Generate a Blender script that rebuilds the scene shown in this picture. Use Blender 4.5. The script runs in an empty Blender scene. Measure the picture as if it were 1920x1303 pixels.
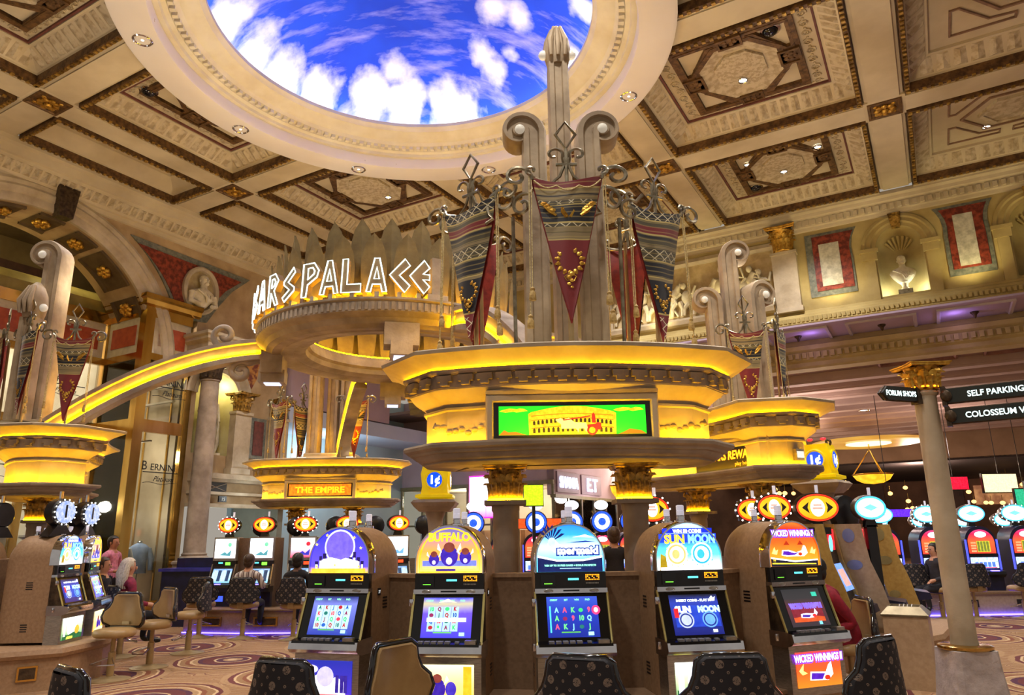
import bpy, math, random
from math import sin, cos, pi, radians as rad, sqrt, atan2
from mathutils import Vector, Matrix
random.seed(7)
S = bpy.context.scene
COL = S.collection

# ---------------------------------------------------------------- camera, world, exposure
FPX, PITCH, ROLL, CAMZ = 1350.0, rad(14.67), rad(-0.8), 1.65
fwd = Vector((0, cos(PITCH), sin(PITCH))); rt0 = Vector((1, 0, 0)); up0 = Vector((0, -sin(PITCH), cos(PITCH)))
crt = rt0*cos(ROLL) + up0*sin(ROLL); cup = up0*cos(ROLL) - rt0*sin(ROLL)
cd = bpy.data.cameras.new('camera'); cam = bpy.data.objects.new('camera', cd); COL.objects.link(cam)
M = Matrix.Identity(4)
for i in range(3):
    M[i][0] = crt[i]; M[i][1] = cup[i]; M[i][2] = -fwd[i]
M[2][3] = CAMZ
cam.matrix_world = M
cd.sensor_fit = 'HORIZONTAL'; cd.sensor_width = 36.0; cd.lens = FPX/1920*36.0
cd.clip_start = 0.05; cd.clip_end = 300
S.camera = cam
S.view_settings.view_transform = 'Standard'; S.view_settings.look = 'None'
S.view_settings.gamma = 1.0; S.view_settings.use_curve_mapping = False
S.view_settings.exposure = 0.0
S.cycles.use_denoising = True
S.cycles.max_bounces = 5; S.cycles.diffuse_bounces = 2; S.cycles.glossy_bounces = 2
S.cycles.use_adaptive_sampling = True; S.cycles.adaptive_threshold = 0.04
S.cycles.transparent_max_bounces = 8; S.cycles.sample_clamp_indirect = 4.0
S.cycles.caustics_reflective = False; S.cycles.caustics_refractive = False

W = bpy.data.worlds.new('casino_ambient'); S.world = W; W.use_nodes = True
bg = W.node_tree.nodes['Background']; bg.inputs[0].default_value = (1.0, 0.90, 0.77, 1); bg.inputs[1].default_value = 0.38

def lamp(kind, name, loc, energy, color, size=0.3, spot=None, aim=None, blend=0.5):
    l = bpy.data.lights.new(name, kind); l.energy = energy; l.color = color
    if kind == 'AREA': l.size = size
    else: l.shadow_soft_size = size
    if kind == 'SPOT': l.spot_size = rad(spot or 90); l.spot_blend = blend
    o = bpy.data.objects.new(name, l); COL.objects.link(o); o.location = loc
    if aim is not None:
        o.rotation_euler = (Vector(aim) - Vector(loc)).to_track_quat('-Z', 'Y').to_euler()
    return o
YAW = rad(30.0)                                   # the hall is turned 30 degrees to the view
def hall(a, b, z=0.0): return Vector((a*cos(YAW) + b*sin(YAW), -a*sin(YAW) + b*cos(YAW), z))
CX, CY = -1.94, 11.55                             # axis of the dome and of the ring
WARM = (1.0, 0.87, 0.66); WHITE = (1.0, 0.94, 0.88)
# ceiling downlights that light the hall
for i, (a, b, e) in enumerate([(-13.0, 4.2, 900), (-7.3, 4.2, 900), (-2.3, 4.2, 900), (-2.3, 9.0, 1100), (-2.3, 13.8, 900), (-12.6, 9.0, 1000),
                               (-12.3, 13.6, 800), (-7.3, 18.2, 800), (-2.3, 18.3, 700), (2.6, 13.8, 700), (2.6, 9.0, 800), (-2.3, -0.8, 900)]):
    p = hall(a, b, 10.3); lamp('SPOT', 'downlight_lamp', p, e, WHITE, 0.25, 125, (p.x, p.y, 0), 0.6)
# added floods without fixtures, hung in mid-air to brighten the ceiling
for i, (x, y, z, e) in enumerate([(-1.94, 11.55, 7.0, 260), (0.6, 8.4, 5.4, 150), (3.6, 11.6, 5.2, 150), (-6.6, 11.4, 5.2, 210), (-4.2, 17.2, 5.4, 230),
                                  (6.5, 14.5, 6.6, 130), (-9.5, 9.0, 6.0, 160)]):
    lamp('SPOT', 'ceiling_fill_lamp', (x, y, z), e, WARM, 0.4, 165, (x, y, 20), 0.7)

# wall washers on the ledge of the right wall, violet light under its cornice, amber light in the left arch
for a, e in ((-6.6, 60), (-4.6, 60), (-1.7, 55), (1.5, 55), (4.2, 55)):
    p = hall(a, 20.1, 7.55); lamp('SPOT', 'wall_washer_lamp', p, e, (1.0, .86, .42), .12, 120, hall(a, 20.9, 9.4), .8)
for a in (-2.5, 1.0, 4.5, -6.0): lamp('POINT', 'violet_soffit_lamp', hall(a, 21.2, 6.85), 5, (.55, .35, 1.0), .1)
lamp('POINT', 'arch_lamp', hall(-19.0, 9.6, 9.0), 45, (1.0, .86, .40), .2); lamp('POINT', 'arch_lamp', hall(-18.9, 6.6, 8.6), 45, (1.0, .86, .40), .2)

# ---------------------------------------------------------------- materials
def nt(name):
    m = bpy.data.materials.new(name); m.use_nodes = True
    t = m.node_tree; return m, t, t.nodes['Principled BSDF']
def lin(c):
    return tuple(((x/12.92) if x <= 0.04045 else ((x+0.055)/1.055)**2.4) for x in [v/255 for v in c]) + (1,)
def N(t, typ, **kw):
    n = t.nodes.new(typ)
    for k, v in kw.items(): setattr(n, k, v)
    return n
def objco(t, scale=(1, 1, 1), loc=(0, 0, 0)):
    c = N(t, 'ShaderNodeTexCoord'); m = N(t, 'ShaderNodeMapping'); t.links.new(c.outputs['Object'], m.inputs[0])
    m.inputs[3].default_value = scale; m.inputs[1].default_value = loc
    return m.outputs[0]
def mixc(t, fac, a, b):
    n = N(t, 'ShaderNodeMix', data_type='RGBA')
    for s, v in ((n.inputs[0], fac), (n.inputs[6], a), (n.inputs[7], b)):
        if hasattr(v, 'is_output'): t.links.new(v, s)
        elif s is n.inputs[0]: s.default_value = v
        else: s.default_value = v
    return n.outputs[2]
def math_(t, op, a, b=None, c=None):
    n = N(t, 'ShaderNodeMath', operation=op)
    for s, v in zip(n.inputs, (a, b, c)):
        if v is None: continue
        if hasattr(v, 'is_output'): t.links.new(v, s)
        else: s.default_value = v
    return n.outputs[0]
def noise(t, vec, scale, detail=4, rough=0.55):
    n = N(t, 'ShaderNodeTexNoise'); n.inputs['Scale'].default_value = scale; n.inputs['Detail'].default_value = detail
    n.inputs['Roughness'].default_value = rough; t.links.new(vec, n.inputs[0]); return n.outputs[0]
def ramp(t, fac, stops, interp='LINEAR'):
    r = N(t, 'ShaderNodeValToRGB'); r.color_ramp.interpolation = interp
    e = r.color_ramp.elements
    while len(e) < len(stops): e.new(0.5)
    for k, (p, c) in zip(e, stops): k.position = p; k.color = c
    t.links.new(fac, r.inputs[0]); return r.outputs[0]
MATS = {}
def mat(name, c1, c2=None, scale=6, rough=0.6, metal=0.0, bump=0.0, bscale=30, emit=None, estr=0, stretch=(1, 1, 1), coat=0, contrast=(0.35, 0.65)):
    """two-tone noise material with optional relief and emission; c1, c2 are sRGB 0..255"""
    if name in MATS: return MATS[name]
    m, t, b = nt(name)
    if c2 is None: c2 = tuple(v*0.88 for v in c1)
    v = objco(t, stretch)
    n = noise(t, v, scale)
    t.links.new(ramp(t, n, [(contrast[0], lin(c2)), (contrast[1], lin(c1))]), b.inputs['Base Color'])
    b.inputs['Roughness'].default_value = rough; b.inputs['Metallic'].default_value = metal
    if coat: b.inputs['Coat Weight'].default_value = coat
    if bump:
        bp = N(t, 'ShaderNodeBump'); bp.inputs['Strength'].default_value = bump; bp.inputs['Distance'].default_value = 0.02
        t.links.new(noise(t, v, bscale, 5), bp.inputs['Height']); t.links.new(bp.outputs[0], b.inputs['Normal'])
    if emit: b.inputs['Emission Color'].default_value = lin(emit); b.inputs['Emission Strength'].default_value = estr
    MATS[name] = m; return m
def glow(name, c, s, c2=None, scale=8, tiny=False):
    """lit lamp or lit screen: emission with a faint procedural mottling"""
    if name in MATS: return MATS[name]
    m, t, b = nt(name)
    b.inputs['Base Color'].default_value = (0.02, 0.02, 0.02, 1); b.inputs['Roughness'].default_value = 0.4
    n = noise(t, objco(t), scale, 2)
    t.links.new(ramp(t, n, [(0.35, lin(c2 or c)), (0.65, lin(c))]), b.inputs['Emission Color'])
    b.inputs['Emission Strength'].default_value = s; MATS[name] = m
    if tiny: m.cycles.emission_sampling = 'NONE'
    return m

STONE = mat('weathered_travertine', (184, 166, 146), (140, 124, 108), 2.2, 0.75, bump=0.25, bscale=18)
STONE_L = mat('pale_travertine', (206, 190, 162), (172, 154, 126), 2.0, 0.7, bump=0.15, bscale=22)
PLASTER = mat('cream_ceiling_plaster', (216, 200, 168), (188, 170, 138), 0.7, 0.8, bump=0.08, bscale=14)
PLASTER_W = mat('white_ceiling_plaster', (236, 226, 218), (228, 216, 206), 0.6, 0.85)
CARVED = mat('carved_cream_plaster', (206, 190, 160), (176, 156, 124), 7.0, 0.8, bump=0.5, bscale=11, contrast=(0.40, 0.58))
CARVED_D = mat('carved_scroll_relief', (208, 192, 162), (182, 162, 130), 12.0, 0.8, bump=0.9, bscale=26, contrast=(0.44, 0.54))
DARKGOLD = mat('aged_dark_gilding', (124, 90, 52), (74, 50, 28), 9, 0.5, 0.3, bump=0.6, bscale=24)
GOLD = mat('bright_gilding', (232, 186, 82), (168, 118, 38), 14, 0.32, 0.85, bump=0.5, bscale=30)
GOLDLEAF = mat('gilded_capital', (214, 172, 84), (92, 66, 28), 11, 0.38, 0.6, bump=0.4, bscale=20)
BRASS = mat('polished_brass', (226, 188, 108), (196, 152, 70), 2.5, 0.16, 0.95, stretch=(1, 1, 0.2))
BRONZE_D = mat('dark_bronze', (96, 78, 58), (54, 42, 32), 12, 0.4, 0.6, bump=0.3)
OLIVE = mat('olive_wall_plaster', (196, 176, 118), (170, 148, 92), 1.2, 0.8, bump=0.1)
BEIGE = mat('beige_wall_stone', (196, 168, 128), (164, 136, 98), 1.6, 0.8, bump=0.15)
REDMARBLE = mat('red_marble', (150, 66, 46), (96, 36, 26), 9, 0.35, bump=0.05, contrast=(0.4, 0.6))
GREYMARBLE = mat('grey_green_marble', (132, 132, 118), (92, 96, 88), 10, 0.35)
WHITEMARBLE = mat('white_veined_marble', (214, 208, 192), (172, 166, 150), 8, 0.35)
STATUE = mat('ivory_statue_plaster', (232, 222, 196), (206, 190, 156), 5, 0.6, bump=0.1)
IRON = mat('burnished_wrought_iron', (176, 168, 146), (120, 110, 88), 9, 0.3, 0.85)
CHROME = mat('polished_chrome', (226, 226, 232), (196, 196, 206), 3, 0.10, 1.0)
STEEL = mat('brushed_steel', (190, 186, 180), (160, 156, 150), 20, 0.3, 0.9, stretch=(1, 1, 8))
BLACKP = mat('black_plastic', (22, 22, 28), (14, 14, 18), 12, 0.35)
NAVYP = mat('navy_plastic', (26, 28, 70), (16, 18, 46), 6, 0.3)
TANLAM = mat('tan_slot_laminate', (172, 138, 104), (156, 122, 90), 30, 0.55, bump=0.05, bscale=90)
TANLAM_D = mat('darker_tan_laminate', (142, 112, 84), (126, 98, 72), 30, 0.6)
YELLAM = mat('ochre_slot_laminate', (186, 156, 86), (170, 138, 70), 20, 0.5)
PALELAM = mat('pale_slot_laminate', (190, 164, 132), (176, 150, 118), 20, 0.5)
VINYL = mat('tan_vinyl', (178, 146, 98), (162, 130, 84), 5, 0.38, bump=0.06, bscale=120)
PIPING = mat('black_vinyl_piping', (22, 18, 24), (14, 12, 16), 20, 0.12, coat=.6)
TANPOST = mat('tan_painted_steel', (176, 150, 104), (160, 134, 90), 8, 0.35, 0.3)
ROPE = mat('gold_cord', (222, 204, 150), (176, 150, 92), 60, 0.5, 0.2)
REDLINING = mat('red_damask_lining', (162, 52, 38), (120, 32, 26), 12, 0.6)
SOFFITP = mat('soffit_plaster', (214, 204, 206), (200, 190, 194), 1.5, 0.8)
LILAC = mat('lilac_wall_paint', (196, 172, 180), (182, 158, 168), 0.8, 0.8)
TEALW = mat('pale_teal_wall_paint', (190, 212, 222), (174, 200, 212), 0.8, 0.8)
OLIVEFRAME = mat('olive_window_frame', (138, 128, 92), (120, 110, 78), 5, 0.5)
STRIPY = glow('amber_led_strip', (255, 194, 0), 95.0)
STRIPB = glow('blue_led_strip', (70, 60, 255), 16.0)
WHITELAMP = glow('white_lamp_glass', (255, 246, 226), 14.0, tiny=True)
NEONW = glow('white_neon_tube', (232, 255, 250), 2.6, tiny=True)
AMBERLED = glow('amber_led_digits', (255, 150, 20), 3.0, tiny=True)
CYANLED = glow('cyan_led_digits', (90, 220, 230), 2.0, tiny=True)
GREENLED = glow('green_led_digits', (120, 255, 60), 2.5, tiny=True)
REDLED = glow('red_led_digits', (255, 60, 20), 3.0, tiny=True)
def glassmat(name, tint, alpha_w, rough=0.05):
    m, t, b = nt(name)
    o = t.nodes['Material Output']; tr = N(t, 'ShaderNodeBsdfTransparent'); gl = N(t, 'ShaderNodeBsdfGlossy'); mx = N(t, 'ShaderNodeMixShader')
    tr.inputs[0].default_value = lin(tint); gl.inputs['Roughness'].default_value = rough
    f = N(t, 'ShaderNodeFresnel'); f.inputs[0].default_value = 1.45
    n = noise(t, objco(t), 3, 2)
    t.links.new(math_(t, 'ADD', math_(t, 'MULTIPLY', f.outputs[0], alpha_w), math_(t, 'MULTIPLY', n, 0.04)), mx.inputs[0])
    t.links.new(tr.outputs[0], mx.inputs[1]); t.links.new(gl.outputs[0], mx.inputs[2]); t.links.new(mx.outputs[0], o.inputs[0])
    MATS[name] = m; return m
GLASS = glassmat('clear_shop_glass', (244, 246, 240), 1.2)

# ---------------------------------------------------------------- mesh builder
def rotz(p, a): return (p[0]*cos(a) - p[1]*sin(a), p[0]*sin(a) + p[1]*cos(a)) + tuple(p[2:])
class MB:
    def __init__(s): s.v = []; s.f = []
    def add(s, vs, fs):
        o = len(s.v); s.v += [tuple(p) for p in vs]; s.f += [tuple(i+o for i in q) for q in fs]; return s
    def box(s, x0, x1, y0, y1, z0, z1):
        return s.add([(x0,y0,z0),(x1,y0,z0),(x1,y1,z0),(x0,y1,z0),(x0,y0,z1),(x1,y0,z1),(x1,y1,z1),(x0,y1,z1)],
                     [(3,2,1,0),(4,5,6,7),(0,1,5,4),(1,2,6,5),(2,3,7,6),(3,0,4,7)])
    def obox(s, c, sz, R):
        """oriented box: centre, full sizes, rotation matrix"""
        vs = []
        for z in (-.5, .5):
            for (x, y) in ((-.5,-.5),(.5,-.5),(.5,.5),(-.5,.5)):
                vs.append(tuple(Vector(c) + R @ Vector((x*sz[0], y*sz[1], z*sz[2]))))
        return s.add(vs, [(3,2,1,0),(4,5,6,7),(0,1,5,4),(1,2,6,5),(2,3,7,6),(3,0,4,7)])
    def prism(s, poly, h0, h1, ax='z'):
        n = len(poly)
        def P(p, h): return (p[0], p[1], h) if ax == 'z' else ((p[0], h, p[1]) if ax == 'y' else (h, p[0], p[1]))
        A = [P(p, h0) for p in poly] + [P(p, h1) for p in poly]
        fs = [tuple(range(n))[::-1], tuple(range(n, 2*n))] + [(i, (i+1) % n, n+(i+1) % n, n+i) for i in range(n)]
        if ax == 'y': fs = [q[::-1] for q in fs]
        return s.add(A, fs)
    def loft(s, rings, closed=True, cap=True):
        n = len(rings[0]); vs = [p for r in rings for p in r]; fs = []
        for k in range(len(rings)-1):
            for i in range(n if closed else n-1):
                j = (i+1) % n; fs.append((k*n+i, k*n+j, (k+1)*n+j, (k+1)*n+i))
        if cap: fs += [tuple(range(n))[::-1], tuple(range((len(rings)-1)*n, len(rings)*n))]
        return s.add(vs, fs)
    def lathe(s, prof, n=24, c=(0, 0, 0), a0=0.0, a1=2*pi, cap=True):
        full = abs(a1-a0-2*pi) < 1e-6; m = n if full else n+1
        rings = [[(c[0]+r*cos(a0+(a1-a0)*i/n), c[1]+r*sin(a0+(a1-a0)*i/n), c[2]+z) for i in range(m)] for r, z in prof]
        return s.loft(rings, full, cap and full)
    def tube(s, pts, r, n=6, closed=False, cap=True):
        pts = [Vector(p) for p in pts]; L = len(pts); rings = []
        rr = r if isinstance(r, (list, tuple)) else [r]*L
        u = None
        for i, p in enumerate(pts):
            a = pts[i-1] if (i or closed) else p; b = pts[(i+1) % L] if (i < L-1 or closed) else p
            d = (b-a)
            if d.length < 1e-9: d = Vector((0, 0, 1))
            d.normalize()
            if u is None: u = d.orthogonal()
            u = (u - d*u.dot(d))
            if u.length < 1e-6: u = d.orthogonal()
            u.normalize(); w = d.cross(u)
            rings.append([tuple(p + (u*cos(2*pi*k/n) + w*sin(2*pi*k/n))*rr[i]) for k in range(n)])
        if closed: rings.append(rings[0])
        return s.loft(rings, True, cap and not closed)
    def ball(s, c, r, sc=(1, 1, 1), n=10, m=7):
        rings = []
        for k in range(1, m):
            t = pi*k/m; rings.append([(c[0]+r*sc[0]*sin(t)*cos(2*pi*i/n), c[1]+r*sc[1]*sin(t)*sin(2*pi*i/n), c[2]-r*sc[2]*cos(t)) for i in range(n)])
        o = len(s.v); s.loft(rings, True, False)
        a = len(s.v); s.v += [(c[0], c[1], c[2]-r*sc[2]), (c[0], c[1], c[2]+r*sc[2])]; e = o+(m-2)*n
        for i in range(n):
            j = (i+1) % n; s.f += [(a, o+j, o+i), (a+1, e+i, e+j)]
        return s
    def mold(s, prof, poly, closed=True, flip=False):
        """sweep profile (offset outward, z) round a counter-clockwise plan polygon with mitred corners"""
        n = len(poly); nrm = []
        for i in range(n):
            p = Vector(poly[i]); d = []
            if closed or i > 0:
                a = Vector(poly[i-1]); e = (p-a).normalized(); d.append(Vector((e.y, -e.x)))
            if closed or i < n-1:
                b = Vector(poly[(i+1) % n]); e = (b-p).normalized(); d.append(Vector((e.y, -e.x)))
            m = sum(d, Vector((0, 0))); m.normalize(); nrm.append(m/max(0.35, m.dot(d[0])))
        rings = [[(poly[i][0]+nrm[i].x*o, poly[i][1]+nrm[i].y*o, z) for i in range(n)] for o, z in prof]
        if flip: rings = rings[::-1]
        return s.loft(rings, closed, False)
    def xf(s, Mx):
        s.v = [tuple(Mx @ Vector(p)) for p in s.v]; return s
    def mesh(s, name, m, smooth=None):
        me = bpy.data.meshes.new(name); me.from_pydata(s.v, [], s.f); me.materials.append(m)
        if smooth:
            me.shade_smooth(); me.set_sharp_from_angle(angle=rad(smooth))
        me.update(); return me
    def build(s, name, m, parent=None, loc=(0, 0, 0), rz=0, smooth=None):
        o = bpy.data.objects.new(name, s.mesh(name, m, smooth)); COL.objects.link(o)
        o.location = loc; o.rotation_euler = (0, 0, rz)
        if parent is not None: o.parent = parent
        return o
def put(name, me, parent=None, loc=(0, 0, 0), rot=(0, 0, 0), scale=None):
    o = bpy.data.objects.new(name, me); COL.objects.link(o); o.location = loc; o.rotation_euler = rot
    if scale: o.scale = scale
    if parent is not None: o.parent = parent
    return o
def tag(o, label, cat, group=None):
    o['label'] = label; o['category'] = cat
    if group: o['group'] = group
    return o
def thing(name, label, cat, loc=(0, 0, 0), rz=0, group=None):
    o = bpy.data.objects.new(name, None); COL.objects.link(o); o.empty_display_size = 0.1
    o.location = loc; o.rotation_euler = (0, 0, rz); return tag(o, label, cat, group)
def struct(name, loc=(0, 0, 0), rz=0, mb=None, m=None, smooth=None):
    o = bpy.data.objects.new(name, mb.mesh(name, m, smooth) if mb else None); COL.objects.link(o)
    o.location = loc; o.rotation_euler = (0, 0, rz); o['kind'] = 'structure'; return o
def stuff(o): o['kind'] = 'stuff'; return o
KIDS = {}
def copy_tree(o, parent=None):
    c = o.copy(); COL.objects.link(c); c.parent = parent
    for ch in o.children: copy_tree(ch, c)
    return c
_txt = {}
def text(s, size=1.0, depth=0.01, m=None, shear=0.0, sx=1.0, bold=0.0, align='CENTER'):
    """lettering as a mesh standing in the xz plane, facing -y, its baseline centred on the origin"""
    key = (s, size, depth, m.name, shear, sx, bold, align)
    if key in _txt: return _txt[key]
    cu = bpy.data.curves.new('lettering', 'FONT'); cu.body = s; cu.size = size; cu.extrude = depth/2; cu.align_x = align
    cu.shear = shear; cu.offset = bold; cu.resolution_u = 3
    ob = bpy.data.objects.new('lettering', cu)
    me = bpy.data.meshes.new_from_object(ob)
    me.transform(Matrix.Rotation(pi/2, 4, 'X') @ Matrix.Diagonal((sx, 1, 1, 1)))
    me.materials.clear(); me.materials.append(m); me.name = 'lettering'
    bpy.data.objects.remove(ob); bpy.data.curves.remove(cu)
    _txt[key] = me; return me
def arc(cx, cy, r, a0, a1, n): return [(cx+r*cos(a0+(a1-a0)*i/n), cy+r*sin(a0+(a1-a0)*i/n)) for i in range(n+1)]
def spiral(cx, cy, r0, r1, a0, a1, n): return [(cx+(r0+(r1-r0)*i/n)*cos(a0+(a1-a0)*i/n), cy+(r0+(r1-r0)*i/n)*sin(a0+(a1-a0)*i/n)) for i in range(n+1)]
def rect(x0, x1, y0, y1): return [(x0, y0), (x1, y0), (x1, y1), (x0, y1)]
# ================================================================ the hall: floor, ceiling, dome
HR = -YAW
ZB = 10.45                                         # underside of the ceiling beams
import bmesh
# ---- carpet
def carpet():
    m, t, b = nt('patterned_casino_carpet')
    v = objco(t); sx = N(t, 'ShaderNodeSeparateXYZ'); t.links.new(v, sx.inputs[0])
    wob = noise(t, v, 3.0, 3)
    def cell(px, py, ox, oy):
        x = math_(t, 'SUBTRACT', math_(t, 'PINGPONG', math_(t, 'ADD', sx.outputs[0], ox), px/2), 0.0)
        y = math_(t, 'SUBTRACT', math_(t, 'PINGPONG', math_(t, 'ADD', sx.outputs[1], oy), py/2), 0.0)
        return math_(t, 'SQRT', math_(t, 'ADD', math_(t, 'MULTIPLY', x, x), math_(t, 'MULTIPLY', y, y)))
    d = math_(t, 'MINIMUM', cell(2.5, 2.5, 0.3, 0.2), cell(2.5, 2.5, 1.55, 1.45))
    dd = math_(t, 'ADD', d, math_(t, 'MULTIPLY', math_(t, 'SUBTRACT', wob, 0.5), 0.10))
    tan_, cream, rust, plum, wine, sand = [lin(c) for c in ((172, 138, 100), (206, 178, 138), (134, 80, 56), (84, 44, 66), (104, 50, 52), (154, 118, 82))]
    c = ramp(t, math_(t, 'DIVIDE', dd, 1.1), [(0, cream), (0.06, tan_), (0.12, plum), (0.20, cream), (0.23, wine), (0.36, plum), (0.42, tan_), (0.48, cream), (0.51, rust),
                                             (0.56, sand), (0.63, cream), (0.66, wine), (0.71, tan_), (0.80, sand), (0.85, rust), (0.90, tan_)], 'CONSTANT')
    w = N(t, 'ShaderNodeTexWave', wave_type='RINGS'); w.inputs['Scale'].default_value = 1.6; w.inputs['Distortion'].default_value = 9; w.inputs['Detail'].default_value = 2
    w.inputs['Detail Scale'].default_value = 1.2; t.links.new(v, w.inputs[0])
    sw = ramp(t, w.outputs['Fac'], [(0, sand), (0.42, tan_), (0.5, rust), (0.58, cream), (0.66, sand), (0.82, wine), (0.9, tan_)], 'CONSTANT')
    c2 = mixc(t, math_(t, 'GREATER_THAN', dd, 0.86), c, sw)
    sp = N(t, 'ShaderNodeTexVoronoi'); sp.inputs['Scale'].default_value = 22; t.links.new(v, sp.inputs[0])
    c3 = mixc(t, math_(t, 'MULTIPLY', math_(t, 'LESS_THAN', sp.outputs['Distance'], 0.25), 0.45), c2, rust)
    t.links.new(c3, b.inputs['Base Color']); b.inputs['Roughness'].default_value = 0.95
    bp = N(t, 'ShaderNodeBump'); bp.inputs['Strength'].default_value = 0.3; bp.inputs['Distance'].default_value = 0.01
    t.links.new(noise(t, v, 160, 2), bp.inputs['Height']); t.links.new(bp.outputs[0], b.inputs['Normal'])
    return m
struct('floor', mb=MB().box(-26, 34, -6, 62, -0.1, 0.0), m=carpet())

# ---- coffered ceiling
AB = [-19.8, -14.8, -9.78, -4.76, 0.15, 5.1, 10.05, 15.0]
BB = [-7.4, -2.75, 1.9, 6.58, 11.26, 15.95, 20.62]
DA, DB = CX*cos(YAW) - CY*sin(YAW), CX*sin(YAW) + CY*cos(YAW)      # dome axis in hall coordinates
RO = 4.34                                           # everything within this radius is dome
def clip_dome(me, oa, ob):
    """cut the dome opening out of a mesh that sits at hall offset (oa, ob)"""
    bm = bmesh.new(); bm.from_mesh(me); K = 32
    for k in range(K):
        a = 2*pi*k/K; n = Vector((cos(a), sin(a), 0)); p = Vector((DA-oa, DB-ob, 0)) + n*RO
        bmesh.ops.bisect_plane(bm, geom=bm.verts[:]+bm.edges[:]+bm.faces[:], dist=1e-5, plane_co=p, plane_no=n)
    dead = [f for f in bm.faces if (f.calc_center_median().x+oa-DA)**2 + (f.calc_center_median().y+ob-DB)**2 < RO*RO*0.99]
    bmesh.ops.delete(bm, geom=dead, context='FACES')
    m2 = me.copy(); bm.to_mesh(m2); bm.free(); return m2
def near_dome(a0, a1, b0, b1):
    x = min(max(DA, a0), a1); y = min(max(DB, b0), b1); return (x-DA)**2+(y-DB)**2 < (RO+0.1)**2
ceiling = struct('ceiling', (0, 0, 0), HR)
BW = 0.40
def beam(a0, a1, b0, b1, along):
    m = MB()
    if along == 'b':
        c = (a0+a1)/2; prof = [(-BW, .55), (-BW, .12), (-BW+.03, .10), (-BW+.03, .05), (-BW+.10, .03), (-BW+.10, 0), (BW-.10, 0), (BW-.10, .03), (BW-.03, .05), (BW-.03, .10), (BW, .12), (BW, .55)]
        m.loft([[(c+o, y, ZB+z) for o, z in prof] for y in (b0, b1)], False, False)
    else:
        c = (b0+b1)/2; prof = [(-BW, .55), (-BW, .12), (-BW+.03, .10), (-BW+.03, .05), (-BW+.10, .03), (-BW+.10, 0), (BW-.10, 0), (BW-.10, .03), (BW-.03, .05), (BW-.03, .10), (BW, .12), (BW, .55)]
        m.loft([[(x, c+o, ZB+z) for o, z in prof] for x in (a0, a1)], False, False)
    me = m.mesh('ceiling_beam', PLASTER)
    bb = (a0-BW, a1+BW, b0, b1) if along == 'b' else (a0, a1, b0-BW, b1+BW)
    if near_dome(*bb): me = clip_dome(me, 0, 0)
    put('ceiling_beam', me, ceiling)
for a in AB[1:-1]:
    for k in range(len(BB)-1): beam(a, a, BB[k]+BW, BB[k+1]-BW, 'b')
for b in BB:
    for k in range(len(AB)-1):
        lo = -16.95 if k == 0 else AB[k]+BW
        beam(lo, AB[k+1]-BW, b, b, 'a')
# crossing blocks with gilt rosettes
ros = MB()
for k in range(8):
    a = k*pi/4; ros.ball((0.15*cos(a), 0.15*sin(a), -0.03), 0.075, (1, 1, 0.55), 8, 5)
ros.ball((0, 0, -0.05), 0.08, (1, 1, 0.8), 8, 6)
for a in (0.25, 0.25+pi/2, 0.25+pi, 0.25-pi/2): ros.ball((0.24*cos(a+.53), 0.24*sin(a+.53), -0.015), 0.05, (1, 1, 0.5), 6, 4)
ros_me = ros.mesh('gilt_rosette', GOLD, 40)
blk = MB().box(-BW, BW, -BW, BW, 0.0, 0.4).mesh('crossing_block', PLASTER)
pan = MB().mold([(0, 0), (0, -.03), (-.05, -.035), (-.07, -.012), (-.32, -.012)], rect(-.33, .33, -.33, .33)).box(-.3, .3, -.3, .3, -.012, 0.01).mesh('rosette_panel', DARKGOLD)
for a in AB[1:-1]:
    for b in BB[:-1]:
        if (a-DA)**2+(b-DB)**2 < (4.9)**2: continue
        x = put('crossing_block', blk, ceiling, (a, b, ZB)); put('rosette_panel', pan, x, (0, 0, 0)); put('gilt_rosette', ros_me, x)
# coffers
def leaf_row(mb, L, inset0, z0, inset1, z1, hx, hy, n_per_m=4.2):
    """acanthus units leaning across a sloped band on the four sides of a coffer"""
    for side in range(4):
        ln = (hx if side % 2 == 0 else hy); dep = (hy if side % 2 == 0 else hx)
        n = int(2*(ln-(inset0+inset1)/2)*n_per_m)
        for i in range(n):
            s = -ln+(inset0+inset1)/2 + (i+.5)*2*(ln-(inset0+inset1)/2)/n; w = 0.42/n_per_m
            q = [(s-w, dep-inset0, z0), (s+w, dep-inset0, z0), (s+w*.9, dep-inset1, z1), (s-w*.9, dep-inset1, z1), (s, dep-(inset0*.75+inset1*.25), z0*.72+z1*.28-.075), (s, dep-inset1+.02, z1-.05)]
            q = [rotz(p, side*pi/2) for p in q]
            mb.add(q, [(0, 4, 1), (0, 3, 5, 4), (1, 4, 5, 2), (2, 5, 3)])
def ring(m, poly, o, i_, z0, z1):
    m.mold([(o, z1), (o, z0), (i_, z0), (i_, z1)], poly)
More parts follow.
